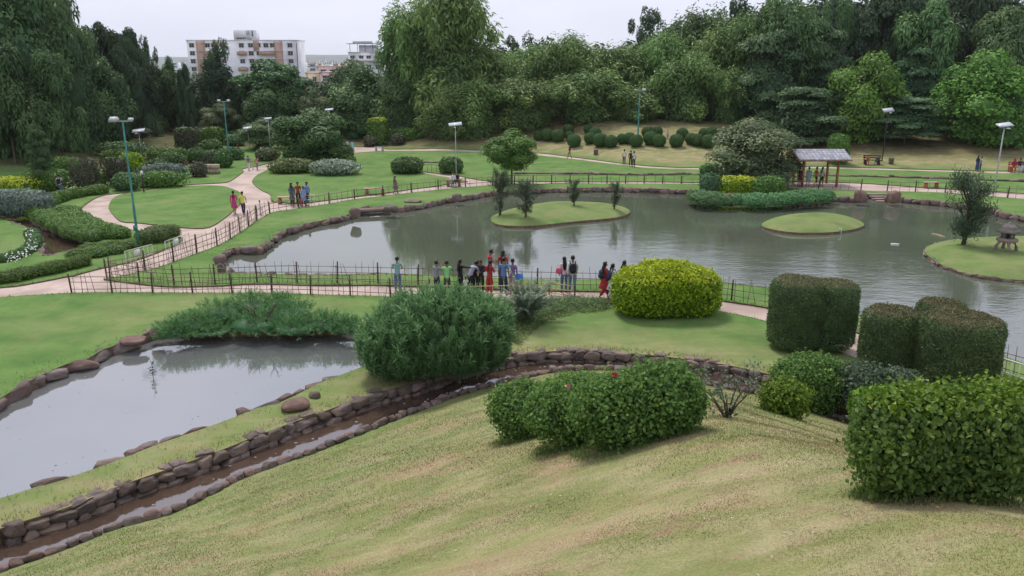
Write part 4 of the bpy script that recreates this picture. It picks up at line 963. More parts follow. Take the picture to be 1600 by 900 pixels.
# near flowering bushes with single leaves
BUSH = []
def leafy(name, label, box_list, m, leaf, cover, base_px, loose=.22, stems=6, dep=.8, hang=(0, 0, -.5), ls=1.0, topm=None, ee=2.5, **kw):
    B0 = hit(*base_px); bl = []
    for bx in box_list:
        C, a, b, c, zc = fit(*bx, dep=dep, sink=.12); bl.append((C[0]-B0[0], C[1]-B0[1], C[2]-B0[2], a, b, c, ee))
    r2 = random.Random(len(label)*3); ex_ = []
    for (x, y, z, a, b, c, e) in bl:
        for i in range(9):
            u = np.array([r2.gauss(0, 1), r2.gauss(0, 1), abs(r2.gauss(0, .8))+.0]); u /= np.linalg.norm(u); f = r2.uniform(.22, .40); ex_.append((x+u[0]*a*.80, y+u[1]*b*.80, z+u[2]*c*.78-.1*c, a*f, b*f*1.1, c*f, 2.1))
    bl = [(x, y, z, a*.90, b*.9, c*.90, e) for (x, y, z, a, b, c, e) in bl]+ex_
    D0 = np.mean([[x[0], x[1], x[2]] for x in bl], 0); gz = Tz(B0[0]+D0[0], B0[1]+D0[1])
    sh = np.array([B0[0]+D0[0], B0[1]+D0[1], gz]); bl = [(x[0]-D0[0], x[1]-D0[1], x[2]+B0[2]-gz, *x[3:]) for x in bl]
    o = thing(name, label, 'shrub', sh); BUSH.extend([(sh[0]+x[0], sh[1]+x[1], x[3], x[4]) for x in bl[:len(box_list)]])
    ob('foliage', body_mesh('foliage', bl, leaf, LM[m], LM[topm] if topm else None, cover=cover, hexa=True, out=leaf*1.0, jit=.9, loose=loose, hang=hang, core=False, fuzz=1.6, Wr=.72), parent=o)
    mb = MB(); rr = random.Random(len(label))
    for (x, y, z, a, b, c, e) in bl[:len(box_list)]:
        for i in range(stems):
            an = rr.uniform(0, 6.28); r0 = rr.uniform(0, .35)*a; g0 = Tz(sh[0]+x+r0*math.cos(an), sh[1]+y+r0*math.sin(an)*.6)-gz
            p0 = np.array([x+r0*math.cos(an), y+r0*math.sin(an)*.6, g0-.05]); p2 = np.array([x+.75*a*math.cos(an), y+.7*b*math.sin(an), z+c*.35]); p1 = (p0+p2)/2+[0, 0, .08]
            mb.tube([p0, p1, p2], [.016*ls, .012*ls, .006*ls], 6)
            for j in range(3):
                q = p1+(p2-p1)*rr.random(); mb.tube([q, q+np.array([rr.uniform(-.3, .3)*a, rr.uniform(-.3, .3)*b, rr.uniform(.0, .5)*c])], [.007*ls, .003*ls], 5)
    ob('branches', mb.mesh('branches', M_BARK), parent=o, kind='stuff')
    V, Fc = ICO2; nb_ = len(box_list); cv = np.vstack([V*[a*.62, b*.6, c*.62]+[x, y, z] for (x, y, z, a, b, c, e) in bl[:nb_]]); cf = np.vstack([Fc+i*len(V) for i in range(nb_)])
    ob('inner_shade_core', mk('inner_shade_core', cv, [cf], LM[m], attr=np.zeros(len(cv))), parent=o)  # solid core at the darkest tint, painted shade behind the leaves
    return o, bl
leafy('flowering_bush', 'large sprawling hibiscus like bush in the middle foreground with one red flower', [(766, 598, 900, 690), (830, 584, 1000, 699), (960, 560, 1100, 690), (890, 580, 1060, 703)], 'hib', .064, 3.0, (930, 700), loose=.34)
leafy('foreground_bush', 'large leafy hedge cut off by the right edge of the frame', [(1338, 602, 1500, 788), (1420, 598, 1600, 790), (1500, 598, 1720, 790)], 'hib', .054, 3.2, (1490, 775), stems=9, topm='hibb', ee=3.2)
leafy('small_bush', 'small round bright green bush right of the bare twiggy shrub', [(1187, 593, 1264, 656)], 'hibb', .085, 3.0, (1225, 655))
leafy('green_bush', 'dark leafy bush right behind the small bright green one', [(1210, 554, 1322, 646)], 'hib', .09, 3.0, (1270, 648))
leafy('dusty_bush', 'dull grey green bush with purple twigs below the hedge cylinders', [(1305, 566, 1385, 640), (1360, 575, 1440, 640)], 'hibd', .085, 2.6, (1370, 640))
leafy('lime_bush', 'low bush with yellow green top in front of the dusty one', [(1330, 604, 1400, 668)], 'hibb', .07, 2.8, (1365, 668))
# one red flower, a few pale buds
o = hit(930, 700)
for k, (x, y, m, lab, s) in enumerate([(960, 586, 'red', 'single dark red flower on the large sprawling bush', .055), (888, 604, 'pink', 'pale pink bud on the left of the large sprawling bush', .04), (954, 636, 'white', 'pale blossom low on the large sprawling bush', .045), (955, 610, 'white', 'cream blossom under the red flower of the sprawling bush', .045)]):
    C = fit(860, 570, 1000, 697, dep=.8)[0]; p = at_y(x, y, C[1]-.62); Pn = np.tile(p, (14, 1)); a_ = np.linspace(0, 12.6, 14); Tn = np.stack([np.cos(a_), -.4+0*a_, np.sin(a_)], 1)
    V, Fl, kk = leaves(Pn-p, np.tile([0, -1., .4], (14, 1)), s, s*.7, Tn, jit=.3); ob('flower', mk('flower', V, [Fl], LM[m]), p, label=lab, category='flower')

# feathery silver palm like plant and weeds behind the big juniper
p0 = hit(822, 503); o = thing('feathery_palm', 'silver green young palm with feathery fronds between juniper and path', 'palm', p0); mbv, mbf, tt = [], [], []
off = 0; fr = MB()
for i in range(30):
    az = i*2.4; L_ = R.uniform(1.5, 2.5); tilt = R.uniform(.25, .95); n = 62; t = np.linspace(.12, 1, n)
    rad = L_*np.sin(tilt)*(t+.35*t**2)*.62; z = L_*(t*math.cos(tilt)*1.05-.28*t**3*tilt)
    c = np.stack([math.cos(az)*rad, math.sin(az)*rad, z+.1], 1); dr = nrm(np.gradient(c, axis=0)); sd = np.array([-math.sin(az), math.cos(az), 0])
    fr.tube([c[0]-dr[0]*.15, c[n//3], c[2*n//3], c[-1]], [.014, .01, .007, .003], 5)
    for s_ in (-1, 1):
        tg = nrm(dr*.75+s_*sd*.9+np.array([0, 0, -.15])); V, Fl, kk = leaves(c, np.tile([0, 0, 1.], (n, 1)), .36*(1-.6*np.abs(t-.45)), .042, tg, jit=.5)
        mbv.append(V); mbf.append(Fl+off); off += len(V); tt.append(np.repeat(NR.random(n)*.8, kk))
ob('frond', mk('frond', np.vstack(mbv), [np.vstack(mbf)], LM['silv'], attr=np.concatenate(tt)), parent=o); ob('frond_stem', fr.mesh('frond_stem', M_BARK), parent=o)
def weeds(name, label, poly, n, h, m, seed, cat='weeds', leaf=.09):
    rng = np.random.default_rng(seed); W = px2w(poly); lo, hi = W.min(0), W.max(0); P = rng.uniform(lo, hi, (n*3, 2)); P = P[inpoly(P, W)][:n]; n = len(P)
    z = T(P[:, 0], P[:, 1]); q = 7; hh = h*rng.uniform(.3, 1.1, n)*(.6+.5*np.clip(wob(P[:, 0], P[:, 1], 2.2), -1, 1))
    s = rng.random((n, q)); c = np.stack([P[:, None, 0]+rng.normal(0, .07, (n, q)), P[:, None, 1]+rng.normal(0, .07, (n, q)), z[:, None]+s*hh[:, None]], -1).reshape(-1, 3)
    V, Fl, kk = leaves(c, np.tile([0, 0, 1.], (len(c), 1)), leaf*rng.uniform(.6, 1.4, len(c)), leaf*.4, nrm(rng.normal(size=(len(c), 3))+[0, 0, .8]), jit=.7)
    ob(name, mk(name, V, [Fl], LM[m], attr=np.repeat(rng.random(len(c))*.95, kk)), label=label, category=cat, kind='stuff')
weeds('weeds', 'rough weeds on the bank between the feathery palm and the path', [(800, 480), (850, 468), (900, 466), (950, 468), (975, 478), (940, 486), (890, 492), (850, 505), (810, 540), (790, 530)], 1500, .38, 'weed', 3)
weeds('weeds', 'blue green ground weeds around the feathery palm', [(790, 500), (830, 480), (890, 470), (950, 470), (930, 480), (860, 490), (820, 510), (796, 520)], 700, .34, 'jun', 4)

# pines on the islands: a leaning trunk, limbs, needle tufts turned upward
def pine(label, x0, ytop, x1, ybase, seed, m='cone', n=34, name='small_pine'):
    rr = random.Random(seed); rng = np.random.default_rng(seed)
    b = hit((x0+x1)/2, ybase); top = at_y((x0+x1)/2, ytop, b[1]); h = (top[2]-b[2]); wd = (x1-x0)/F*zc_of(b)
    o = thing(name, label, 'tree', b); mb = MB(); mb.tube([(0, 0, -.1), (.03*h, 0, .3*h), (-.02*h, 0, .65*h), (0, 0, .95*h)], [.035*h, .026*h, .015*h, .006*h], 7); tips = []
    for i in range(n):
        z = h*rr.uniform(.12, .95); az = rr.uniform(0, 6.28); r = wd*.5*rr.uniform(.35, 1.0)*min(1, .35+1.3*z/h)*(1 if z < .8*h else .6)
        e = np.array([r*math.cos(az), r*math.sin(az), min(h, z+r*rr.uniform(.2, .7))]); mb.tube([(0, 0, z*.75), (e*[.6, .6, 1]-[0, 0, .12*r]), e], [.009*h, .006*h, .003*h], 5); tips.append(e); tips.append(e*[.75, .75, .97]); tips.append(e*[.4, .4, .95])
    tips = np.array(tips); q = 30; P = np.repeat(tips, q, 0)+rng.normal(0, 1, (len(tips)*q, 3))*[.030*wd, .030*wd, .075*wd]
    V, Fl, kk = leaves(P, rng.normal(size=(len(P), 3)), .105*wd*rng.uniform(.5, 1.1, len(P)), .018*wd, nrm(rng.normal(size=(len(P), 3))*.55+[0, 0, 1.0]), jit=.3)
    ob('foliage', mk('foliage', V, [Fl], LM[m], attr=np.repeat(.55*np.repeat(rng.random(len(tips)), q)+.35*rng.random(len(P)), kk)), parent=o); ob('trunk', mb.mesh('trunk', M_BARK), parent=o)
pine('grey green pine bush on the left island, in the middle of its left half', 798, 288, 844, 339, 2)
pine('taller loose pine at the left tip of the left island', 760, 266, 802, 336, 3)
pine('small pine on the far edge of the left island', 881, 283, 912, 321, 4)
pine('small pine near the right tip of the left island', 945, 287, 974, 326, 5)
pine('larger dark pine on the right island with upward tufts', 1463, 279, 1546, 382, 6, n=46)
# ------------------------------------------------------------------ rocks and laid stones
def rock_mesh(seed, sq=3.0, sub=3, m=None):
    rng = np.random.default_rng(seed); V, Fc = ICO3 if sub == 3 else ICO2; V = V.copy(); q = np.abs(V)
    V = V*((q**sq).sum(1)**(-1/sq))[:, None]
    for i in range(7):                        # break flat faces off it
        d = rng.normal(size=3); d /= np.linalg.norm(d); h = rng.uniform(.72, 1.02); k = V@d; V -= np.maximum(k-h, 0)[:, None]*d
    V *= (1+.06*np.sin(V@rng.normal(size=3)*3.2+seed)+.03*np.sin(V@rng.normal(size=3)*8))[:, None]
    return mk('stone', V*.5, [Fc], m, smooth=False)
STW = [rock_mesh(i, 8, 3, M_ROCKD) for i in range(8)]
STR = [rock_mesh(20+i, 4.5, 3, M_ROCK) for i in range(8)]
STS = [rock_mesh(40+i, 3.2, 2, M_ROCKD) for i in range(6)]
def along(line, lo, hi, start=0., end=None):
    seg = np.hypot(*np.diff(line, axis=0).T); cum = np.concatenate([[0], np.cumsum(seg)]); s = start; end = end or cum[-1]
    while s < end:
        l = R.uniform(lo, hi); m_ = s+l/2
        if m_ > end: break
        x = np.interp(m_, cum, line[:, 0]); y = np.interp(m_, cum, line[:, 1]); x2 = np.interp(m_+.05, cum, line[:, 0]); y2 = np.interp(m_+.05, cum, line[:, 1])
        yield x, y, math.atan2(y2-y, x2-x), l; s += l
def visible(x, y, z=0, mar=30):
    c = zc_of([x, y, z]);
    if c < 1: return False
    px = 800+F*x/c; py = 450-F*((z-CZ)*CP+y*SP)/c; return -mar < px < 1600+mar and -mar < py < 900+mar
# channel wall: two rough courses of field stone set in dark mortar
o = thing('channel_wall', 'dry looking brown field stone wall lining the far side of the channel', 'wall', (0, 0, 0))
nS = np.stack([-(np.gradient(W_TOP[:, 1])), np.gradient(W_TOP[:, 0])], 1); nS = nrm(nS)   # points away from the camera
vis = np.array([visible(p[0], p[1], 0, 60) for p in W_TOP]); i0, i1 = np.where(vis)[0][[0, -1]]; WL = W_TOP[i0:i1+1]; WN = nS[i0:i1+1]
mv, mf = [], []
for i, (p, n_) in enumerate(zip(WL, WN)):
    a_, b__ = p-n_*.0, p+n_*.30; mv += [(*a_, -.75), (*a_, -.06), (*b__, .0), (*b__, -.75)]
    if i: k = i*4; mf += [[k-4, k, k+1, k-3], [k-3, k+1, k+2, k-2]]
ob('mortar', mk('mortar', mv, [np.array(mf)], M_MORTAR), parent=o)
cnt = 0
for crs, (zc_, hh, lo, hi, off) in enumerate([(-.43, .27, .26, .60, -.05), (-.17, .31, .34, .78, .0), (-.01, .12, .22, .5, .16)]):
    for x, y, a_, l in along(WL, lo, hi, R.random()*.3):
        if cnt > 292: break
        if crs == 2 and R.random() < .45: continue
        n_ = np.array([-math.sin(a_), math.cos(a_)]); e = off+R.uniform(-.02, .02); h = hh*R.uniform(.9, 1.12)
        s = ob('stone', STW[R.randrange(8)], (x+n_[0]*e, y+n_[1]*e, zc_+R.uniform(-.03, .03)), parent=o, scale=(l*1.10, .34*R.uniform(.85, 1.15), h*1.06)); s.rotation_euler = (R.uniform(-.06, .06)+(math.pi if R.random() < .5 else 0), R.uniform(-.05, .05), a_+R.uniform(-.04, .04)); cnt += 1
# near edge of the channel: one row of rounded stones just out of the water
o = thing('channel_edging', 'single row of half sunk rounded stones along the near side of the channel', 'stone edging', (0, 0, 0))
NL = N_EDGE[[visible(p[0], p[1], -.45, 40) for p in N_EDGE]]
for x, y, a_, l in along(NL, .18, .50):
    n_ = np.array([-math.sin(a_), math.cos(a_)]); e = R.uniform(-.02, .10)
    s = ob('stone', STR[R.randrange(8)], (x+n_[0]*e, y+n_[1]*e, -.35+R.uniform(-.03, .03)), parent=o, scale=(l*1.04, .24*R.uniform(.8, 1.3), .24*R.uniform(.8, 1.2))); s.rotation_euler = (R.uniform(-.2, .2), R.uniform(-.2, .2), a_+R.uniform(-.3, .3)+(math.pi if R.random() < .5 else 0))
# pebbles and litter on the channel bed
o = thing('channel_pebbles', 'scattered pebbles and pale scraps lying in the shallow channel', 'pebbles', (0, 0, 0)); o['kind'] = 'stuff'
mbp = MB()
mid = [(W_TOP[i]+N_EDGE[np.argmin(np.hypot(*(N_EDGE-W_TOP[i]).T))])/2 for i in range(len(W_TOP))]
VI, FI = ico(1)
for i in range(150):
    p = mid[R.randrange(len(mid))]
    if not visible(p[0], p[1], -.5): continue
    r = R.uniform(.015, .05); mbp.add(VI*[r*1.4, r, r*.6]+[p[0]+R.uniform(-.35, .35), p[1]+R.uniform(-.35, .35), -.395], FI.tolist())
ob('pebbles', mbp.mesh('pebbles', noisy('pebble', (.20, .16, .14), (.50, .46, .42), 14, objr=.3)), parent=o, kind='stuff')

def shore(label, loop, keep, lo, hi, dpt, hgt, z, out=.0, limit=290, meshes=STR, skip=0.0, cat='stone edging'):
    o = thing('pond_edging', label, cat, (0, 0, 0)); lp = np.vstack([loop, loop[:1]]); n = 0
    for x, y, a_, l in along(lp, lo, hi):
        if not visible(x, y) or not keep(x, y) or R.random() < skip or n >= limit: continue
        n_ = np.array([math.sin(a_), -math.cos(a_)])    # outwards for a counter clockwise loop
        sg = -1 if inpoly(np.array([[x+n_[0]*.2, y+n_[1]*.2]]), loop)[0] else 1
        e = sg*(out+R.uniform(-.08, .1)); k = R.uniform(.75, 1.35)
        s = ob('stone', meshes[R.randrange(len(meshes))], (x+n_[0]*e, y+n_[1]*e, z+R.uniform(-.05, .05)), parent=o, scale=(l*1.08, dpt*R.uniform(.75, 1.3), hgt*k)); s.rotation_euler = (R.uniform(-.15, .15)+(math.pi if R.random() < .4 else 0), R.uniform(-.12, .12), a_+R.uniform(-.2, .2)); n += 1
    return o
def pxy(x, y, z=0): c = zc_of([x, y, z]); return 800+F*x/c, 450-F*((z-CZ)*CP+y*SP)/c
shore('brown boulders lining the far and left banks of the main pond', UP, lambda x, y: pxy(x, y)[1] < 432 and not (1085 < pxy(x, y)[0] < 1292) and not (1350 < pxy(x, y)[0] < 1384), .35, .95, .46, .40, -.17, .03, limit=298)
def lpk(x, y):
    a, b = pxy(x, y); return b < 700-a*.4 and a < 250
shore('large brown boulders along the left bank of the lower pond', LP, lpk, .5, 1.25, .55, .46, -.17, .08)
shore('low mossy stones along the near bank of the lower pond', LP, lambda x, y: pxy(x, y)[0] > -30 and pxy(x, y)[1] > 725-.35*pxy(x, y)[0] and pxy(x, y)[0] < 600, .35, 1.0, .34, .26, -.10, -.16, skip=.30)
shore('brown stones edging the winding stream at the left', LS, lambda x, y: True, .3, .7, .35, .34, -.17, .0)
for isl, lab, nn in list(zip(ISL, ('low reddish edging around the left island', 'low reddish edging around the middle island', 'dark edging stones around the right island'), range(3)))[2:]:
    o = shore(lab, isl, lambda x, y: True, .25, .6, .16, .20, -.27, -.02, meshes=STS)
# low stone line across the far lawns
o = thing('stone_line', 'low line of dark stones along the shallow rill across the far lawn', 'stone edging', (0, 0, 0))
for seg in ([(802, 272.5), (900, 272), (1000, 273), (1100, 272.5), (1180, 273.5)], [(1225, 276), (1322, 275), (1450, 279), (1600, 284), (1640, 286)], [(640, 258), (652, 256), (668, 254), (690, 256)]):
    for x, y, a_, l in along(smooth(px2w(seg), .6), .4, 1.0):
        ob('stone', STS[R.randrange(6)], (x, y+R.uniform(-.15, .15), Tz(x, y)+.06), parent=o, rz=a_, scale=(l*1.1, .5, .28*R.uniform(.6, 1.3)))
def boulder(label, box, m, seed, name='boulder', sq=2.6):
    C, a, b, c, zc = fit(*box, dep=.8, sink=.25); s = ob(name, rock_mesh(seed, sq, 3, m), C, rz=R.uniform(-.3, .3), scale=(a*2.05, b*2, c*2.1), label=label, category='boulder'); return s
M_RED = noisy('reddish_rock', (.13, .078, .062), (.22, .135, .11), 2.5, .8, .7, dist=.05)
boulder('rounded boulder left of the stone steps at the far bank', (1335, 297, 1353, 317), M_RED, 3, sq=3.2)
boulder('rounded boulder right of the stone steps at the far bank', (1384, 298, 1406, 317), M_RED, 4, sq=3.2)
boulder('dark brown boulder amid the junipers on the far bank', (1128, 303, 1152, 322), M_RED, 5)
boulder('reddish brown boulder on the near edge of the lower pond', (439, 622, 482, 643), M_RED, 6)
boulder('small dark boulder right of the reddish one by the lower pond', (482, 611, 500, 623), M_ROCKD, 7)
boulder('standing boulder at the left end of the flat stone bridge', (546, 325, 563, 342), M_ROCK, 8, sq=3)
boulder('boulder at the right end of the flat stone bridge', (601, 320, 622, 333), M_ROCK, 9)
boulder('upright boulder on the far pond bank right of the stone bridge', (707, 302, 722, 315), M_ROCK, 10, sq=3)
boulder('pale flat rock lying on the lawn by the far pond bank', (632, 311, 658, 317), M_ROCK, 11)
boulder('grey boulder at the left tip of the main pond', (334, 399, 352, 414), M_ROCK, 12)
boulder('dark boulder with shrub at the left tip of the main pond', (340, 411, 352, 428), M_ROCKD, 13)
boulder('flat brown rock at the far corner of the lower pond', (190, 525, 228, 538), M_RED, 14)
boulder('grey boulder beside the spreading juniper', (233, 511, 254, 527), M_ROCK, 15)
# flat slab over a small outlet
p = hit(582, 326); mb = MB(); mb.box((0, 0, .02), (2.6, .9, .16)); ob('slab_bridge', mb.mesh('slab_bridge', M_ROCK), (p[0], p[1]-.45, -.02), rz=.25, label='flat stone slab bridging a small outlet on the far bank', category='bridge')

# steps down to the pond between the two boulders
a_, b__ = px2w([(1353, 308.5), (1381, 308.5)], -.35); w_ = b__[0]-a_[0]; cx = (a_[0]+b__[0])/2; yf = px2w([(1367, 315.8)], -.35)[0][1]
o = thing('stone_steps', 'brown stone steps going down to the water at the far bank', 'steps', (cx, yf, 0)); n = 4; dy = (a_[1]-yf)/n
for i in range(n):
    z1 = -.30+i*.095; mb = MB(); mb.box((0, 0, 0), (w_*1.04, dy*1.02, .03)); s = ob('step', mb.mesh('step', M_STONE), (0, dy*(i+.5)+.02, z1), parent=o); mb = MB(); mb.box((0, 0, 0), (w_*1.03, dy*.95, .14)); ob('riser', mb.mesh('riser', M_STONED), (0, dy*(i+.5)+.06, z1-.086), parent=o)  # risers painted darker than the treads, as shade below each lip
mb = MB(); mb.box((0, dy*2+.1, -.50), (w_*1.0, dy*3.9, .3)); ob('base', mb.mesh('base', M_STONED), parent=o)

# stone lantern on the right island
p = hit(1571, 391); c = zc_of(p); hh = 42/F*c/CP; s = hh/1.45
o = thing('stone_lantern', 'squat brown stone lantern with four splayed legs and round roof on the right island', 'lantern', p, rz=.5)
for k in range(4):
    a_ = math.pi/4+k*math.pi/2; mb = MB(); mb.tube([(0.50*math.cos(a_), .50*math.sin(a_), -.05), (.47*math.cos(a_), .47*math.sin(a_), .2), (.36*math.cos(a_), .36*math.sin(a_), .42), (.24*math.cos(a_), .24*math.sin(a_), .50)], [.085, .08, .085, .1], 6)
    ob('leg', mb.mesh('leg', M_STONE), parent=o, scale=s)
mb = MB(); mb.lathe([(.44, .46), (.50, .50), (.50, .62), (.44, .66)], 6); ob('platform', mb.mesh('platform', M_STONE), parent=o, scale=s)
for k in range(6):
    a_ = k*math.pi/3; mb = MB(); mb.box((.27*math.cos(a_), .27*math.sin(a_), .80), (.09, .09, .30), a_); ob('light_box_post', mb.mesh('light_box_post', M_STONED), parent=o, scale=s)
mb = MB(); mb.lathe([(.17, .64), (.17, .95)], 6); ob('light_box', mb.mesh('light_box', M_DARKMETAL), parent=o, scale=s)
mb = MB(); mb.lathe([(.34, .93), (.60, .97), (.62, 1.02), (.42, 1.14), (.40, 1.16), (.40, 1.22), (.26, 1.32), (.12, 1.38), (.10, 1.45), (.03, 1.50)], 12); ob('roof', mb.mesh('roof', M_STONED, smooth=False), parent=o, scale=s)

# things floating or standing in the water
def tube_ob(name, label, cat, pts, r, m, **kw):
    mb = MB(); P = np.array(pts); mb.tube(P-P[0], r, 6); return ob(name, mb.mesh(name, m), P[0], label=label, category=cat)
q = [(*px2w([(x, y)], -.33)[0], -.33) for x, y in [(1456, 365), (1463, 366), (1470, 368), (1476, 370)]]
tube_ob('floating_pole', 'pale bent bamboo pole floating between the middle and right islands', 'pole', q, .035, M_BAMBOOL)
q = [(*px2w([(x, y)], -.33)[0], -.33) for x, y in [(1392, 381), (1400, 381.4), (1405, 381.8)]]
tube_ob('floating_scrap', 'short white floating scrap right of the middle island', 'litter', q, .05, M_WHITE)
p = px2w([(1314, 365)], -.33)[0]; tube_ob('water_pipe', 'small white bent pipe at the edge of the middle island', 'pipe', [(p[0], p[1], -.4), (p[0], p[1], -.02), (p[0]-.16, p[1], .02)], .035, M_WHITE)
p = px2w([(239, 590)], -.35)[0]; o = thing('water_twig', 'thin dark twig standing up out of the lower pond', 'twig', (p[0], p[1], -.35)); mb = MB()
mb.tube([(0, 0, -.2), (.02, 0, .4), (-.04, 0, .85)], [.012, .009, .004], 5)
for i in range(16):
    z = R.uniform(.02, .35); a_ = R.uniform(0, 6.28); l = R.uniform(.12, .34); mb.tube([(0, 0, z), (l*math.cos(a_), l*.6*math.sin(a_), z+R.uniform(.03, .15))], [.007, .003], 4)
ob('twig', mb.mesh('twig', M_BARK), parent=o)
for i in range(7):
    z = .55-.06*i; V, Fl, kk = leaves(np.array([[0, 0, z]]), np.array([[0, -1., 0]]), .1, .06); ob('leaf', mk('leaf', V, [Fl], LM['cone'], attr=np.zeros(4)), parent=o)
# bare twiggy shrub beside the sprawling bush
p = hit(1136, 652); o = thing('twiggy_shrub', 'nearly bare twiggy shrub right of the large sprawling bush', 'shrub', p); c = zc_of(p); s = c/12; mb = MB(); tips = []
for i in range(7):
    a_ = i*.9; r = R.uniform(.35, .75)*s; h = R.uniform(.35, .72)*s; pts_ = [(0, 0, -.05), (r*.4*math.cos(a_), r*.25*math.sin(a_), h*.5), (r*math.cos(a_), r*.5*math.sin(a_), h)]; mb.tube(pts_, [.02*s, .013*s, .006*s], 6)
    for j in range(5):
        q = np.array(pts_[1])+(np.array(pts_[2])-pts_[1])*R.random(); e = q+[R.uniform(-.18, .18)*s, R.uniform(-.1, .1)*s, R.uniform(.06, .25)*s]; mb.tube([q, e], [.007*s, .003*s], 5); tips.append(e)
ob('stem', mb.mesh('stem', M_BARK), parent=o); tips = np.array(tips)
P = np.repeat(tips, 7, 0)+NR.normal(0, .045*s, (len(tips)*7, 3)); P = np.vstack([P, NR.normal(0, 1, (60, 3))*[.1*s, .1*s, .04*s]+[0, 0, .08]])
V, Fl, kk = leaves(P, np.tile([0, -.3, 1.], (len(P), 1)), .05*s, .034*s, hexa=True); ob('foliage', mk('foliage', V, [Fl], LM['hibd'], attr=np.repeat(NR.random(len(P))*.89, kk)), parent=o)

# ------------------------------------------------------------------ fences
def pole_mesh(r1, r2, k, m, name, knot=True):
    mb = MB(); mb.tube([(0, 0, 0), (.02*0, 0, .33), (0, 0, .66), (0, 0, 1)], [r1, r1*.93, r1*.96, r2], k); return mb.mesh(name, m)
def rod(o, name, me, p, q, r=1.0):
    """a unit pole from p to q; r scales thickness"""
    p, q = np.array(p, float), np.array(q, float); d = q-p; L_ = np.linalg.norm(d); s = ob(name, me, p, parent=o, scale=(r, r, L_))
    s.rotation_euler = Vector(d).to_track_quat('Z', 'Y').to_euler(); return s
ME_PICK = pole_mesh(.011, .008, 6, M_BAMBOO, 'picket'); ME_RAIL = pole_mesh(.014, .012, 6, M_BAMBOO, 'rail'); ME_POST = pole_mesh(.036, .030, 8, M_FPOST, 'post')
ME_PICKL = pole_mesh(.016, .013, 6, M_BAMBOOL, 'picket'); ME_RAILL = pole_mesh(.022, .020, 6, M_BAMBOOL, 'rail')
ME_MPICK = pole_mesh(.010, .010, 5, M_DARKMETAL, 'picket'); ME_MRAIL = pole_mesh(.016, .016, 5, M_DARKMETAL, 'rail'); ME_MPOST = pole_mesh(.035, .035, 6, M_FPOST, 'post')
def fence(label, pxl, H, bay=1.9, pick=.27, rails=(.25, .55, .82), lean=.10, seed=1, stuff=False, over=.08, mp=None, name='bamboo_fence', t=1.0, base_z=-.05, tops=1.0):
    rr = random.Random(seed); pk, rl, ps = mp or (ME_PICK, ME_RAIL, ME_POST); ln = smooth(px2w(pxl), .4); c0 = ln[len(ln)//2]
    o = thing(name, label, 'fence', (c0[0], c0[1], 0)); seg = np.hypot(*np.diff(ln, axis=0).T); cum = np.concatenate([[0], np.cumsum(seg)])
    at_ = lambda s: np.array([np.interp(s, cum, ln[:, 0])-c0[0], np.interp(s, cum, ln[:, 1])-c0[1], base_z+max(-.1, Tz(np.interp(s, cum, ln[:, 0]), np.interp(s, cum, ln[:, 1])))]); nb = max(1, round(cum[-1]/bay)); S = np.linspace(0, cum[-1], nb+1)
    lv = [[H*r+rr.uniform(-.04, .04) for r in rails] for _ in range(nb+1)]
    for i, s in enumerate(S):
        p = at_(s); l = lean*.5; rod(o, 'post', ps, p, p+[rr.uniform(-l, l), rr.uniform(-l, l), H*tops*rr.uniform(.98, 1.1)], t)
    for i in range(nb):
        for j in range(len(rails)):
            rod(o, 'rail', rl, at_(S[i]-over)+[0, 0, lv[i][j]], at_(S[i+1]+over)+[0, 0, lv[i+1][j]+rr.uniform(-.03, .03)], t)
    n = int(cum[-1]/pick); k = 0
    for i in range(n):
        s = (i+.5)*pick+rr.uniform(-.07, .07); p = at_(s)
        if rr.random() < .05: continue
        rod(o, 'picket', pk, p+[0, 0, rr.uniform(0, .06)], p+[rr.gauss(0, lean), rr.gauss(0, lean*.5), H*rr.uniform(.88, 1.18)], t); k += 1
        if k >= 295: break
    return o
fence('crooked bamboo fence on the near side of the path between the two ponds', [(112, 457), (250, 456.5), (400, 457.5), (500, 460.5), (600, 463), (672, 466)], .95, seed=1, pick=.31, t=1.15)
fence('fresh pale bamboo railing on the near side of the path by the crowd', [(672, 467), (740, 468), (800, 468), (862, 466)], .72, seed=2, pick=.5, mp=(ME_PICKL, ME_RAILL, ME_PICKL), rails=(.45, .95), lean=.04)
fence('pale bamboo rail of the small path bridge behind the feathery palm', [(858, 458), (880, 459.5), (898, 462)], .6, seed=12, pick=.45, mp=(ME_PICKL, ME_RAILL, ME_POST), rails=(.15, .5, .9), lean=.04)
fence('dark bamboo fence on the pond side of the path, from the fork to the crowd', [(172, 433), (250, 443), (330, 443.5), (400, 441), (500, 442), (600, 442.5), (700, 446), (780, 448)], 1.0, seed=3, pick=.30, t=1.15)
fence('dark bamboo fence along the near bank of the pond right of the crowd', [(780, 448), (850, 449), (907, 452), (950, 452), (1010, 455), (1080, 461), (1130, 467), (1206, 479)], 1.02, seed=4, pick=.32, lean=.12, t=1.15)
fence('dark bamboo fence seen between and right of the hedge cylinders', [(1206, 479), (1270, 496), (1340, 516), (1450, 549), (1545, 577), (1640, 606)], 1.0, seed=5, pick=.34, t=1.1)
fence('bamboo fence climbing along the right edge of the path from the fork', [(167, 433), (240, 417.5), (300, 397.5), (345, 380.5), (375, 361.5), (401, 343)], 1.0, seed=6, pick=.34, t=1.3)
fence('low dark fence on the pond side of the far path, left stretch', [(401, 343), (425, 331), (460, 325.5), (520, 317), (560, 309.8), (625, 302.5), (700, 294.5), (770, 289)], .85, bay=2.6, pick=.55, seed=7, rails=(.35, .85), t=1.5, lean=.05)
fence('dark rail fence between the far path and the lawn behind the left island', [(775, 286.6), (830, 286.6), (950, 286.6), (1095, 287), (1182, 288)], .78, bay=1.65, pick=.8, seed=8, rails=(.05, .97), t=1.5, lean=.02, name='rail_fence')
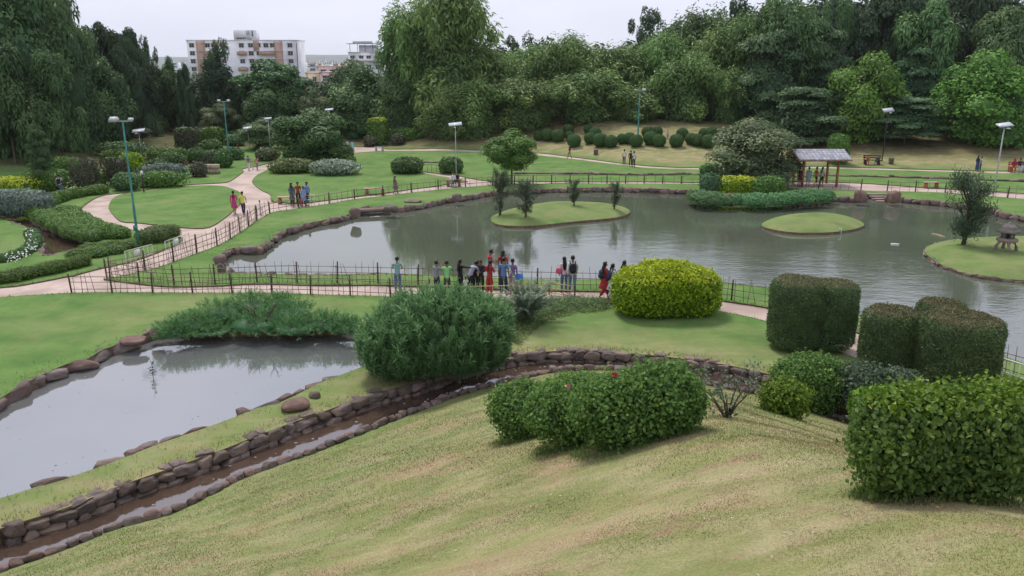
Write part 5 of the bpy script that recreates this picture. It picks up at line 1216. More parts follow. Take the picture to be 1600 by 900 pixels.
fence('grey picket fence along the far path in front of the pavilion', [(1212, 295.5), (1260, 296.5), (1300, 297), (1345, 297.5)], .95, bay=3.2, pick=.7, seed=9, rails=(.4, .85), t=1.4, lean=.08)
fence('grey picket fence along the far path right of the stone steps', [(1386, 298.5), (1415, 299), (1500, 302.5), (1600, 311), (1680, 318)], .95, bay=2.4, pick=.7, seed=10, rails=(.4, .85), t=1.4, lean=.06)
fence('small pale metal fence between the two oval bushes on the middle lawn', [(657, 268), (688, 268)], .75, bay=3, pick=.45, seed=11, rails=(.05, .95), lean=0, name='metal_fence', mp=(ME_RAIL,)*3, t=1.4)
fence('brown railing left behind the wooden pavilion', [(1205, 268.5), (1230, 268), (1252, 268)], .9, bay=1.5, pick=.45, seed=13, rails=(.1, .95), lean=0, name='wooden_railing', t=2.0, mp=(ME_PICK, ME_RAIL, ME_RAIL))

def barricade(label, x0, yb0, x1, yb1, H, m=None, panel=None, n=6, legs=True, name='barricade', feet=.35):
    a_ = hit(x0, yb0); b__ = hit(x1, yb1); o = thing(name, label, 'barricade', a_); d = b__-a_; L_ = np.hypot(d[0], d[1]); m = m or M_WHITE; u = d/np.linalg.norm(d)
    def part(nm, p, q, r): mb = MB(); mb.tube([p, q], r, 6); ob(nm, mb.mesh(nm, m), parent=o)
    up = np.array([0, 0, 1.]); z0 = .12; nn = np.array([-u[1], u[0], 0])
    part('top_rail', up*H, d+up*H, .024); part('bottom_rail', up*z0, d+up*z0, .024); part('middle_rail', up*H*.55, d+up*H*.55, .020)
    for i in range(n+1): p = d*i/n; part('upright', p+up*z0, p+up*H, .022 if i in (0, n) else .016)
    for p in (0*d, d):
        part('foot', p+nn*feet, p-nn*feet, .022); part('leg', p, p+up*z0, .022)
    if panel: i = panel; p = d*(i+.5)/n+up*H*.78; mb = MB(); mb.box((0, 0, 0), (L_/n*1.2, .02, H*.36), math.atan2(u[1], u[0])); ob('sign_plate', mb.mesh('sign_plate', M_WHITE), p-nn*.03, parent=o)
M_CREAM = noisy('cream_painted_steel', (.52, .47, .38), (.66, .62, .54), 5, .5, .05)
barricade('cream metal barricade with small white plate beside the path, nearer one of two', 199, 424, 241, 412, 1.05, M_CREAM, 2)
barricade('cream metal barricade with small white plate beside the path, farther one of two', 261, 407, 298, 393, 1.05, M_CREAM, 2)
barricade('white metal barricade on the path at the right edge of the frame', 1550, 601, 1612, 622, 1.0, M_WHITE, None, 5)
barricade('pale barricade with brown plate seen between the hedge cylinders', 1322, 530, 1352, 540, 1.0, M_CREAM, 2, 3)
barricade('small white barricade in front of the family on the far path', 474, 321, 492, 320, .75, M_WHITE, None, 4)

# ------------------------------------------------------------------ lamps
def lamp_mast(label, xb, yb, ytop, m=M_TEAL, r=.09, heads=((-1, 1.0), (1, .6)), small=None, hidden=False, name='floodlight_mast'):
    p = hit(xb, yb); top = at_y(xb, ytop, p[1]); h = top[2]-p[2]; o = thing(name, label, 'lamp post', p)
    mb = MB(); mb.tube([(0, 0, -.2), (0, 0, h*.33), (0, 0, h*.34), (0, 0, h*.66), (0, 0, h*.67), (0, 0, h)], [r, r, r*.8, r*.8, r*.62, r*.6], 10); ob('pole', mb.mesh('pole', m, smooth=True), parent=o)
    mb = MB(); mb.box((0, 0, .03), (r*4, r*4, .05)); ob('base_plate', mb.mesh('base_plate', m), parent=o)
    mb = MB(); mb.tube([(-.55, 0, h-.05), (.55, 0, h-.05)], .03, 6); ob('cross_arm', mb.mesh('cross_arm', M_GALV), parent=o)
    for sx, sz in heads:
        mb = MB(); mb.box((0, 0, 0), (.50*sz, .36*sz, .16*sz), taper=.8); f = ob('floodlight', mb.mesh('floodlight', M_GALV), (sx*.48, -.05, h+.06), parent=o); f.rotation_euler = (D2R(28), 0, 0)
        mb = MB(); mb.box((0, 0, -.088*sz), (.42*sz, .30*sz, .02)); ob('lens', mb.mesh('lens', M_LAMPGLASS), parent=f)
    mb = MB(); mb.box((0, -r-.05, h*.16), (.2, .12, .3)); ob('junction_box', mb.mesh('junction_box', m), parent=o); return o
def solar_lamp(label, xb, yb, ytop, w_=1.0, m=M_GALV, r=.045, name='solar_lamp', tilt=22, big=1.0, pm=None):
    p = hit(xb, yb); top = at_y(xb, ytop, p[1]); h = top[2]-p[2]; o = thing(name, label, 'lamp post', p)
    mb = MB(); mb.tube([(0, 0, -.2), (0, 0, h*.5), (0, 0, h-.05)], [r, r*.85, r*.8], 8); ob('pole', mb.mesh('pole', m), parent=o)
    mb = MB(); mb.box((0, 0, 0), (1.25*w_, .62*w_, .05)); f = ob('solar_panel', mb.mesh('solar_panel', M_GALV), (0, 0, h), parent=o); f.rotation_euler = (D2R(tilt), D2R(-6), D2R(8))
    mb = MB(); mb.box((0, 0, .028), (1.2*w_, .57*w_, .008)); ob('panel_glass', mb.mesh('panel_glass', pm or M_PANEL), parent=f)
    mb = MB(); mb.tube([(0, 0, h-.3), (0, -.5, h-.22)], .02, 6); ob('arm', mb.mesh('arm', m), parent=o)
    mb = MB(); mb.box((0, -.6, h-.24), (.16, .36, .08), taper=.7); ob('lamp_head', mb.mesh('lamp_head', M_GALV), parent=o)
    mb = MB(); mb.box((0, r+.08, h-.45), (.25, .16, .3)); ob('battery_box', mb.mesh('battery_box', M_DARKMETAL), parent=o); return o
lamp_mast('tall teal floodlight mast standing in the shrubs at the left of the path', 217, 386, 188, r=.072)
lamp_mast('teal floodlight mast in the rear left topiary garden', 359, 258, 158, r=.085, heads=((-1, .7), (1, .7)))
lamp_mast('teal floodlight mast on the slope under the bamboo, middle of the picture', 996, 229, 141, r=.09, heads=((-1, .5), (1, .9)))
lamp_mast('thin blue green lamp pole in front of the giant bamboo', 624, 214, 150, r=.06, heads=((1, .4),))
solar_lamp('solar lamp post left behind the tall teal mast', 222, 250, 204, 1.0, tilt=24)
solar_lamp('solar lamp post on the middle lawn between the two oval bushes', 713, 279, 194, .95)
solar_lamp('tall solar lamp post at the right edge by the far path', 1553, 299, 195, 1.0, r=.065)
solar_lamp('dark lamp mast with grey panel in front of the right trees', 1378, 252, 172, .9, M_DARKMETAL, .06, tilt=35, pm=M_GALV)
solar_lamp('small solar lamp with white panel before the olive bushes, left of the round tree', 424, 250, 185, .6)
solar_lamp('small solar lamp with tilted white panel right of the rear teal mast', 390, 236, 200, .8, tilt=30)
solar_lamp('solar lamp with white panel just above the big round leafy tree', 518, 232, 171, .8)
p = hit(225, 300); o = thing('path_light', 'short bollard light post beside the loop path', 'lamp post', p); mb = MB(); mb.tube([(0, 0, -.1), (0, 0, 1.45)], .05, 8); ob('post', mb.mesh('post', M_DARKMETAL), parent=o); mb = MB(); mb.lathe([(.09, 1.44), (.12, 1.5), (.12, 1.68), (.04, 1.74)], 8); ob('lamp_head', mb.mesh('lamp_head', M_LAMPGLASS), parent=o)

# ------------------------------------------------------------------ benches, paved block, pavilion
def bench(label, x0, x1, yb, slabs=True, m=M_WOODP, name='bench', hseat=.45, back=False, dep=.42, lm=None):
    a_, b__ = hit(x0, yb), hit(x1, yb); c = (a_+b__)/2; L_ = b__[0]-a_[0]; o = thing(name, label, 'bench', (c[0], c[1], Tz(c[0], c[1])), rz=math.atan2(b__[1]-a_[1], L_))
    for k in range(3): mb = MB(); mb.box((0, (k-1)*dep*.36, hseat), (L_, dep*.31, .06)); ob('seat_plank', mb.mesh('seat_plank', m), parent=o)
    for s in (-1, 1): mb = MB(); mb.box((s*L_*.36, 0, hseat/2-.06), (.22, dep*.85, hseat+.04), taper=.8); ob('leg', mb.mesh('leg', lm or M_WOOD), parent=o)
    if back:
        for k in range(2): mb = MB(); mb.box((0, dep*.55, hseat+.22+.2*k), (L_, .04, .12)); ob('back_plank', mb.mesh('back_plank', m), parent=o)
        for s in (-1, 1): mb = MB(); mb.box((s*L_*.42, dep*.6, hseat/2+.25), (.06, .05, hseat+.5)); ob('back_post', mb.mesh('back_post', lm or M_WOOD), parent=o)
    return o
bench('pale plank bench on two brown blocks, left of the family on the far path', 434, 462, 317)
bench('pale plank bench on two brown blocks by the lawn, nearest the walking woman', 569, 603, 303)
bench('low brown bench where the man in white sits', 697, 721, 289.5, m=M_WOOD, dep=.5)
bench('dark bench on the brown slope under the right trees', 1348, 1377, 257, m=M_DARKMETAL, back=True, lm=M_DARKMETAL)
bench('orange brown bench with pale top between the fence and far lawn at right', 1443, 1466, 293, m=M_WOODP)
bench('bench at the right edge carrying the couple in red', 1575, 1604, 268, m=M_WOOD, back=True)
bench('grey bench with white seat right of the dark bush by the round tree', 586, 600, 236, m=M_GALV, lm=M_GALV)
C, a, b, c, zc = fit(319, 256, 342, 272, dep=.6, box=True); o = thing('paved_block', 'tan stone block with vertical joints beside the brownish green ball', 'stone block', (C[0], C[1], Tz(C[0], C[1])))
M_TAN = noisy('tan_stone', (.34, .27, .19), (.44, .36, .26), 5, .8, .3, objr=.3)
for i in range(5):
    for j in range(2): mb = MB(); mb.box((0, 0, 0), (a*.38, b*1.6, c*.95)); ob('block', mb.mesh('block', M_TAN), (-a*.8+i*a*.4, 0, c*(.5+j)*.98), parent=o)
for lab, x, yb, h in [('dark stump shaped bin on the brown slope left of the middle lamp', 931, 242, 9), ('pale upright bin under the right trees', 1392, 256, 10), ('small brown post by the far left path turn', 803, 208+24, 9)]:
    p = hit(x, yb); hh = h/F*zc_of(p); mb = MB(); mb.lathe([(hh*.36, 0), (hh*.40, hh*.8), (hh*.42, hh*.82), (hh*.42, hh*.92), (hh*.2, hh)], 10); ob('litter_bin', mb.mesh('litter_bin', M_STONED), p, label=lab, category='bin')

pl, pr = hit(1253, 291), hit(1306, 291); zc = zc_of(pl); X0, X1, Y0 = pl[0], pr[0], pl[1]
zr0 = at_y(1260, 252.5, Y0-.6)[2]; zr1 = at_y(1260, 236, Y0+1.3)[2]; L_ = (1322-1240)/F*zc; xr = X1+(1321-1306)/F*zc; xl = xr-L_
o = thing('pavilion', 'small open wooden pavilion with grey shingled roof beside the far path', 'pavilion', ((X0+X1)/2, Y0+1, 0)); ox, oy = (X0+X1)/2, Y0+1
for x in (X0, X1):
    for y in (0, 2.3): mb = MB(); mb.box((x-ox, Y0+y-oy, zr0/2-.02), (.17, .17, zr0+.1)); ob('post', mb.mesh('post', M_WOOD), parent=o)
for y in (0, 2.3): mb = MB(); mb.box(((xl+xr)/2-ox, Y0+y-oy, zr0+.02), (L_*.97, .12, .16)); ob('beam', mb.mesh('beam', M_WOOD), parent=o)
for x in (X0, X1): mb = MB(); mb.box((x-ox, 1.15+Y0-oy, zr0+.14), (.12, 3.2, .12)); ob('beam', mb.mesh('beam', M_WOOD), parent=o)
# roof: two slopes of shingles in courses
yr = Y0+1.15; run = 1.95; rise = zr1-zr0
for sgn in (-1, 1):
    rr_ = 5; ncol = 13; tl = math.hypot(run, rise); ang = math.atan2(rise, run)
    mb = MB(); mb.add([(xl-ox, yr+sgn*run-oy, zr0+.06), (xr-ox, yr+sgn*run-oy, zr0+.06), (xr-ox, yr-oy, zr1), (xl-ox, yr-oy, zr1), (xl-ox, yr+sgn*run-oy, zr0+.12), (xr-ox, yr+sgn*run-oy, zr0+.12), (xr-ox, yr-oy, zr1+.06), (xl-ox, yr-oy, zr1+.06)], [[0, 1, 2, 3], [4, 5, 6, 7], [0, 1, 5, 4], [1, 2, 6, 5], [2, 3, 7, 6], [3, 0, 4, 7]])
    dk = ob('roof_deck', mb.mesh('roof_deck', M_WOOD), parent=o)
    sh = MB(); sh.box((0, 0, 0), (L_/ncol*.96, tl/rr_*1.15, .035)); shm = sh.mesh('shingle', M_ROOF)
    for i in range(rr_):
        for j in range(ncol):
            f = (i+.5)/rr_; s = ob('shingle', shm, (xl-ox+(j+.5+(.25 if i % 2 else -.0)*0)*L_/ncol, yr+sgn*run*(1-f)-oy, zr0+.06+rise*f+.10), parent=o); s.rotation_euler = (-sgn*(-1)*-1*ang if False else -sgn*ang+(-sgn*.03), 0, R.uniform(-.01, .01))
mb = MB(); mb.tube([(xl-ox-.05, yr-oy, zr1+.10), (xr-ox+.05, yr-oy, zr1+.10)], .09, 8); ob('ridge_cap', mb.mesh('ridge_cap', M_ROOF), parent=o)
for z in (.45, .85):
    mb = MB(); mb.tube([(xl-ox, 2.3+Y0-oy, z), (xr-ox-.6, 2.3+Y0-oy, z)], .035, 6); ob('railing', mb.mesh('railing', M_WOODP), parent=o)

# ------------------------------------------------------------------ town behind the wood
def house(label, x0, x1, ytop, D, floors, cols, wall, depth=12, zb=-12.5, win=(1.9, 1.5), name='house', cat='building', accents=(), acc=None, roofbits=(), skipf=0, winm=None, fh=3.0):
    a_, b__ = at_y(x0, ytop, D), at_y(x1, ytop, D); W = b__[0]-a_[0]; H = a_[2]-zb; cx = (a_[0]+b__[0])/2; o = thing(name, label, cat, (cx, D, zb))
    mb = MB(); mb.box((0, depth/2, H/2), (W, depth, H)); ob('wall', mb.mesh('wall', wall), parent=o)
    mb = MB(); mb.box((0, depth/2, H+.1), (W+.5, depth+.5, .2)); ob('parapet', mb.mesh('parapet', wall), parent=o)
    wm = MB(); wm.box((0, .02, 0), (win[0], .16, win[1])); wm = wm.mesh('window', winm or M_GLASS); fm = MB()
    for s in (-1, 1): fm.box((s*win[0]/2, -.08, 0), (.10, .10, win[1]+.1)); fm.box((0, -.08, s*win[1]/2), (win[0]-.1, .10, .10))
    fm.box((0, -.08, 0), (.06, .08, win[1]-.1)); fm = fm.mesh('frame', M_WHITE); sm_ = MB(); sm_.box((0, -.25, win[1]/2+.18), (win[0]+.5, .6, .1)); sm_ = sm_.mesh('sunshade', wall)
    for f in range(floors):
        z = H-1.6-fh*f-.3
        for c in cols: w = ob('window', wm, (W*(c-.5), -.03, z), parent=o); ob('frame', fm, parent=w); ob('sunshade', sm_, parent=w)
    for (c0, c1, z0, z1, pr) in accents:
        mb = MB(); mb.box((W*((c0+c1)/2-.5), -pr/2, H-(z0+z1)/2), (W*(c1-c0), pr, z1-z0)); ob('accent_panel', mb.mesh('accent_panel', acc), parent=o)
    return o, W, H
M_WW = noisy('white_render', (.72, .71, .74), (.80, .79, .82), .8, .9, 0, c3=(.60, .59, .62), s3=.12)
M_TC = noisy('terracotta_render', (.42, .27, .21), (.48, .32, .25), .8, .9, 0)
M_CRM = noisy('cream_render', (.62, .50, .36), (.70, .58, .42), .8, .9, 0)
M_PNK = noisy('pink_render', (.60, .42, .42), (.66, .48, .46), .8, .9, 0)
M_GRY = noisy('grey_render', (.42, .42, .46), (.52, .52, .56), .8, .9, 0)
D0 = 330
o, W, H = house('white block of flats with terracotta panels, balconies and rooftop lift tower', 291, 462, 63, D0, 6, (.045, .13, .19, .245, .33, .50, .585, .655, .725, .785, .855, .945), M_WW, 14, name='apartment_block',
    accents=[(.085, .165, .2, 17.5, .30), (.245, .295, .1, 3.2, .25), (.165, .29, 4.2, 5.6, 1.0), (.46, .545, 4.2, 5.6, 1.0), (.61, .66, .1, 4, .25), (.66, .80, 4.2, 5.6, 1.0), (.80, .875, .2, 17.5, .30), (.46, .545, 10.2, 11.6, 1.0), (.61, .66, 7.2, 9.6, 1.0)], acc=M_TC, fh=3.0)
tw0, tw1 = at_y(364, 47, D0), at_y(397, 47, D0); th = tw0[2]-(H-12.5); tx = (tw0[0]+tw1[0])/2-o.location[0]
mb = MB(); mb.box((tx, 3.2, H+th/2), (tw1[0]-tw0[0], 6, th)); ob('lift_tower', mb.mesh('lift_tower', M_WW), parent=o)
for i in range(6): mb = MB(); mb.box((tx-2.8+i*.62, .12, H+.75), (.36, .10, .55)); ob('sign_letter', mb.mesh('sign_letter', M_DARKMETAL), parent=o)
for i in range(2): mb = MB(); mb.box((tx+1.2+.75*i, .12, H+2.9), (.45, .10, 1.7)); ob('tower_slot', mb.mesh('tower_slot', M_GRY), parent=o)
mb = MB(); mb.box((tx+3.3, .12, H+2.6), (.35, .12, 2.2)); mb.box((tx+1.9, .12, H+.45), (1.9, .12, .18)); ob('tower_trim', mb.mesh('tower_trim', M_DARKMETAL), parent=o)
mb = MB(); mb.tube([(W/2+.25, -.1, 0), (W/2+.25, -.1, H-1)], .12, 6); ob('drain_pipe', mb.mesh('drain_pipe', M_DARKMETAL), parent=o)
o, W, H = house('white house with roof terrace and dark pergola above the wood', 544, 597, 82, 300, 4, (.12, .38, .60, .86), M_WW, 10, name='terrace_house', win=(1.6, 1.5), fh=3.1)
mb = MB(); mb.box((0, -.6, H-2.6), (W*1.02, 1.2, .9)); ob('balcony', mb.mesh('balcony', M_WW), parent=o)
for i in range(5): mb = MB(); mb.box((-W*.45+W*.9*i/4, .5, H+1.55), (.14, .14, 2.9)); ob('pergola_post', mb.mesh('pergola_post', M_DARKMETAL), parent=o)
mb = MB(); mb.box((-W*.05, 3, H+3.05), (W*.98, 7, .16)); ob('pergola_roof', mb.mesh('pergola_roof', M_GRY), parent=o)
mb = MB(); mb.box((-W*.1, 3, H+3.55), (W*.55, 3, .7)); ob('water_tank', mb.mesh('water_tank', M_GRY), parent=o)
mb = MB(); mb.box((W*.05, 4, H+1.3), (W*.5, 5, 2.5)); ob('roof_room', mb.mesh('roof_room', M_WW), parent=o)
house('tall white building partly hidden by the left plumes of the giant bamboo', 609, 640, 71, 310, 3, (.3, .75), M_WW, 10, name='white_building')
house('cream house with parapet, left half of the low pair behind the wood', 477, 503, 114, 262, 2, (.55,), M_CRM, 9, win=(1.1, 1.2), name='cream_house')
house('pink house with dark window, right half of the low pair behind the wood', 500, 521, 113, 260, 2, (.45,), M_PNK, 9, win=(2.2, 1.6), name='pink_house')
house('pale salmon building behind the cream and pink houses', 494, 530, 104, 300, 2, (.3, .7), M_PNK, 9, name='salmon_building')
house('small white building glimpsed between dark trees at left', 300, 316, 150, 170, 1, (.5,), M_WW, 7, zb=-6, win=(1, 1), name='white_shed')
rr = random.Random(9)
xs_ = [272, 284, 466, 474, 481, 488, 496, 503, 510, 517, 524, 531, 538, 545, 552, 560, 569, 600, 606, 462, 470, 479, 490, 501, 512, 523, 534]
for i, x in enumerate(xs_):
    D = rr.uniform(520, 1500); wpx = rr.uniform(5, 12); yt = 95+rr.uniform(-1, 3)+(1500-D)/1000*5
    pos_w = 'left of the block of flats' if x < 300 else 'between the flats and the terrace house' if x < 545 else 'behind the terrace house'
    oo = house('%s building in the distant town %s, among many alike' % (['pale', 'white', 'grey', 'cream'][i % 4], pos_w), x-wpx/2, x+wpx/2, yt, D, 2, (.2, .5, .8), [M_WW, M_GRY, M_CRM, M_WW][i % 4], 12, name='distant_building', zb=-13.2, fh=3.2)[0]; oo['group'] = 'distant town buildings'
# ------------------------------------------------------------------ people
SKIN = noisy('skin', (.24, .125, .08), (.29, .155, .10), 6, .6, 0, objr=.4)
HAIR = mat('black_hair', (.012, .010, .010), .45)
_cl = {}
def cloth(c):
    if c not in _cl: _cl[c] = noisy('cloth', tuple(x*.85 for x in c), tuple(min(1, x*1.12) for x in c), 5, .85, .5, dist=.02)
    return _cl[c]
def skin_mesh(name, chains, sub=1):
    """grow one surface round chains of (point, (rx, ry)); chains that share a point key are joined there"""
    me = bpy.data.meshes.new(name); vs, es, rad, idx = [], [], [], {}
    roots = []
    for ch in chains:
        prev = None
        for i, (k, p, r) in enumerate(ch):
            if k is not None and k in idx: j = idx[k]
            else:
                j = len(vs); vs.append(tuple(p)); rad.append(r if hasattr(r, '__len__') else (r, r))
                if k is not None: idx[k] = j
                if prev is None: roots.append(j)
            if prev is not None and prev != j: es.append((prev, j))
            prev = j
    me.from_pydata(vs, es, []); o = bpy.data.objects.new('tmp', me); COL.objects.link(o)
    md = o.modifiers.new('skin', 'SKIN'); md.use_smooth_shade = True; md.branch_smoothing = .3
    if not me.skin_vertices:
        bpy.context.view_layer.objects.active = o; bpy.ops.object.mode_set(mode='OBJECT')
    for j, d in enumerate(me.skin_vertices[0].data): d.radius = rad[j]; d.use_root = j in roots
    s = o.modifiers.new('sub', 'SUBSURF'); s.levels = sub; s.render_levels = sub
    dg = bpy.context.evaluated_depsgraph_get(); ev = o.evaluated_get(dg); res = bpy.data.meshes.new_from_object(ev); res.name = name
    bpy.data.objects.remove(o); bpy.data.meshes.remove(me); res.materials.clear(); res.materials.append(SKIN); return res
def joints(pose):
    J = dict(pel=(0, 0, .93), wai=(0, 0, 1.07), che=(0, 0, 1.26), nec=(0, -.01, 1.43), h1=(0, .01, 1.52), h2=(0, .015, 1.585), h3=(0, 0, 1.635))
    for s, k in ((-1, 'L'), (1, 'R')):
        J['sh'+k] = (s*.165, -.01, 1.385); J['el'+k] = (s*.215, -.03, 1.12); J['wr'+k] = (s*.215, .06, .89); J['ha'+k] = (s*.21, .085, .82)
        J['hi'+k] = (s*.088, 0, .88); J['kn'+k] = (s*.10, .02, .49); J['an'+k] = (s*.10, -.02, .09); J['to'+k] = (s*.125, .12, .035)
    def sh(keys, d):
        for k in keys: J[k] = tuple(a+b for a, b in zip(J[k], d))
    up = ['che', 'nec', 'h1', 'h2', 'h3', 'shL', 'shR']
    if pose == 'walk': J.update(knL=(-.09, .16, .50), anL=(-.09, .20, .10), toL=(-.10, .34, .06), knR=(.09, -.02, .49), anR=(.09, -.26, .14), toR=(.10, -.16, .05), elL=(-.21, -.10, 1.13), wrL=(-.20, -.12, .90), haL=(-.20, -.11, .83), elR=(.21, .06, 1.13), wrR=(.19, .22, .95), haR=(.18, .27, .89))
    if pose == 'lean':
        for k, d in (('wai', .05), ('che', .17), ('nec', .30), ('h1', .40), ('h2', .44), ('h3', .47), ('shL', .27), ('shR', .27)): sh([k], (0, d, -d*.35))
        J.update(elL=(-.23, .38, 1.06), wrL=(-.18, .50, .92), haL=(-.14, .56, .90), elR=(.23, .38, 1.06), wrR=(.18, .50, .92), haR=(.14, .56, .90))
    if pose == 'look': J.update(h1=(0, .05, 1.51), h2=(0, .085, 1.565), h3=(0, .10, 1.61), elL=(-.23, .04, 1.14), wrL=(-.10, .24, 1.12), haL=(-.03, .28, 1.14), elR=(.23, .04, 1.14), wrR=(.10, .24, 1.08), haR=(.04, .29, 1.10))
    if pose == 'photo': J.update(elL=(-.25, .10, 1.22), wrL=(-.12, .24, 1.42), haL=(-.06, .27, 1.48), elR=(.25, .10, 1.22), wrR=(.12, .24, 1.42), haR=(.06, .27, 1.48))
    if pose == 'point': J.update(elR=(.30, .15, 1.33), wrR=(.36, .38, 1.30), haR=(.38, .47, 1.30), elL=(-.22, .03, 1.13), wrL=(-.14, .20, 1.02), haL=(-.09, .24, 1.02))
    if pose == 'sit':
        for k in J: J[k] = (J[k][0], J[k][1], J[k][2]-.42)
        for s, k in ((-1, 'L'), (1, 'R')): J.update({'kn'+k: (s*.13, .42, .50), 'an'+k: (s*.13, .44, .09), 'to'+k: (s*.14, .58, .035), 'hi'+k: (s*.095, .04, .49), 'el'+k: (s*.23, .08, .72), 'wr'+k: (s*.14, .28, .62), 'ha'+k: (s*.11, .35, .60)})
    return J
PM = {}
def person_parts(pose, top, bottom, hair):
    J = joints(pose)
    n = lambda k, r: (k, J[k], r)
    if ('body', pose) not in PM:
        ch = [[n('pel', (.12, .085)), n('wai', (.105, .075)), n('che', (.135, .085)), n('nec', (.05, .05)), n('h1', (.066, .078)), n('h2', (.084, .100)), n('h3', (.060, .075))]]
        for k, s in (('L', -1), ('R', 1)):
            ch.append([n('che', 0), n('sh'+k, .050), n('el'+k, .037), n('wr'+k, .024), n('ha'+k, (.030, .020))])
            ch.append([n('pel', 0), n('hi'+k, (.080, .080)), n('kn'+k, .052), n('an'+k, .034), n('to'+k, (.036, .026))])
            h = np.array(J['ha'+k]); d = h-np.array(J['wr'+k]); d /= np.linalg.norm(d); sd = np.cross(d, [0, 1, 0] if abs(d[1]) < .8 else [0, 0, 1]); sd /= np.linalg.norm(sd)
            cu = np.array([0, .35, 0])
            for i, L_ in enumerate((.070, .082, .078, .060)):
                b = h+sd*(i-1.5)*.015-d*.014; m_ = b+d*L_*.5; e = m_+(d+cu*.5)*L_*.45; ch.append([(None, b, .0085), (None, m_, .008), (None, e, .006)])
            b = h-d*.035-sd*.016*s; ch.append([(None, b, .010), (None, b+(d*.5-sd*s*.8)*.035, .009), (None, b+(d*.9-sd*s*.9)*.055, .007)])
        h2 = np.array(J['h2']); ch.append([(None, h2+[0, .075, -.02], .016), (None, h2+[0, .105, -.035], .012)])
        for s in (-1, 1): ch.append([(None, h2+[s*.072, -.005, -.02], .014), (None, h2+[s*.086, -.015, .0], .016)])
        PM[('body', pose)] = skin_mesh('body', ch)
        mb = MB(); VI_, FI_ = ico(1)
        for s in (-1, 1): mb.add(VI_*.011+h2+[s*.032, .088, .0], FI_.tolist())
        mb.add(VI_*[.022, .006, .006]+h2+[0, .082, -.068], FI_.tolist()); PM[('face', pose)] = mb.mesh('face_features', mat('dark_eye', (.02, .012, .01), .3))
    if ('top', pose, top) not in PM:
        long_ = top in ('long', 'kurta', 'dress'); lowp = np.array(J['pel'])+[0, 0, -.11 if pose != 'sit' else -.06]; ch = [[(None, lowp, (.150, .118)), n('pel', (.142, .108)), n('wai', (.132, .100)), n('che', (.160, .108)), n('nec', (.070, .062))]]
        if top not in ('long', 'tee'): ch = [[(None, lowp, (.155, .122)), n('pel', (.145, .110)), n('wai', (.130, .100)), n('che', (.155, .108)), n('nec', (.065, .060))]]
        for k in 'LR':
            sh, el, wr = (np.array(J[q+k]) for q in ('sh', 'el', 'wr')); e1 = sh+(el-sh)*.72
            if long_: ch.append([n('che', 0), n('sh'+k, .064), n('el'+k, .050), (None, wr, .036)])
            else: ch.append([n('che', 0), n('sh'+k, .066), (None, e1, .058)])
        me = skin_mesh('shirt' if top in ('tee', 'long') else 'dress', ch)
        if top in ('kurta', 'dress') and pose != 'sit':
            import bmesh
            pel = np.array(J['pel'])+[0, 0, .08]; kn = (np.array(J['knL'])+np.array(J['knR']))/2; z = .50 if top == 'kurta' else .22; spr = abs(J['anL'][1]-J['anR'][1])*.35; V, Fq = [], []
            for i, t in enumerate(np.linspace(0, 1, 7)):
                c = pel*(1-t)+np.array([kn[0], kn[1]*.6, z])*t; rx = .135+.085*t**.8; ry = .105+.065*t+spr*t
                for j in range(20): a_ = j*math.pi/10; w_ = 1+.07*t*math.cos(5*a_+1); V.append(c+[rx*w_*math.cos(a_), ry*w_*math.sin(a_), .012*math.sin(3*a_)*t])
            for i in range(6):
                for j in range(20): Fq.append([i*20+j, i*20+(j+1) % 20, (i+1)*20+(j+1) % 20, (i+1)*20+j])
            m2 = mk('x', V, [np.array(Fq)], SKIN, smooth=True); bm = bmesh.new(); bm.from_mesh(me); bm.from_mesh(m2); bm.to_mesh(me); bm.free(); bpy.data.meshes.remove(m2)
        PM[('top', pose, top)] = me
    if ('bot', pose, bottom) not in PM:
        pl_ = np.array(J['pel']); ch = [[(None, pl_+[0, 0, .06], (.112, .090)), n('pel', (.115, .092)), (None, pl_+[0, .0 if pose != 'sit' else .03, -.115 if pose != 'sit' else -.05], (.085, .085))]]; r = .098 if bottom != 'loose' else .108
        for k in 'LR':
            an = np.array(J['an'+k]); kn = np.array(J['kn'+k]); e = kn+(an-kn)*(.90 if bottom != 'shorts' else .12)
            ch.append([n('pel', (.108, .088)), n('hi'+k, (r, r)), n('kn'+k, .070 if bottom != 'loose' else .088), (None, e, .056 if bottom != 'loose' else .078)])
        PM[('bot', pose, bottom)] = skin_mesh('trousers', ch)
        sc = []
        for k in 'LR':
            an = np.array(J['an'+k]); to = np.array(J['to'+k]); sc.append([(None, an+[0, -.03, -.04], (.042, .04)), (None, (an+to)/2+[0, 0, -.012], (.046, .036)), (None, to+(to-an)*[.15, .15, 0], (.040, .026))])
        PM[('shoe', pose)] = skin_mesh('shoes', sc)
    if ('hair', pose, hair) not in PM:
        h2 = np.array(J['h2']); nk = np.array(J['nec']); V, Fc = ICO3; V = V*[.094, .112, .108]*(1+.03*np.sin(V[:, :1]*9+V[:, 2:]*7)); big = 1.12 if hair == 'scarf' else 1.0; V = V*big
        face = (V[:, 1] > .025) & (V[:, 2] < .042); V[face, 1] = .02; V[face] *= [.9, 1, .92]; low = V[:, 2] < -.055; V[low, 2] = -.055-(0 if hair in ('short',) else .02)
        mb = MB(); mb.add(V+h2+[0, -.012, .022], Fc.tolist())
        def lock(pts, rr_, flat):
            P_ = np.array(pts); k_ = MB(); k_.tube(np.zeros_like(P_)+[[0, 0, q[2]] for q in P_], rr_, 12); W = np.concatenate(k_.V); yy = np.interp(-W[:, 2], -P_[:, 2], P_[:, 1]); W = np.column_stack([W[:, 0]+P_[0][0], W[:, 1]*flat+yy, W[:, 2]]); mb.add(W, [f for v in k_.F.values() for f in v])
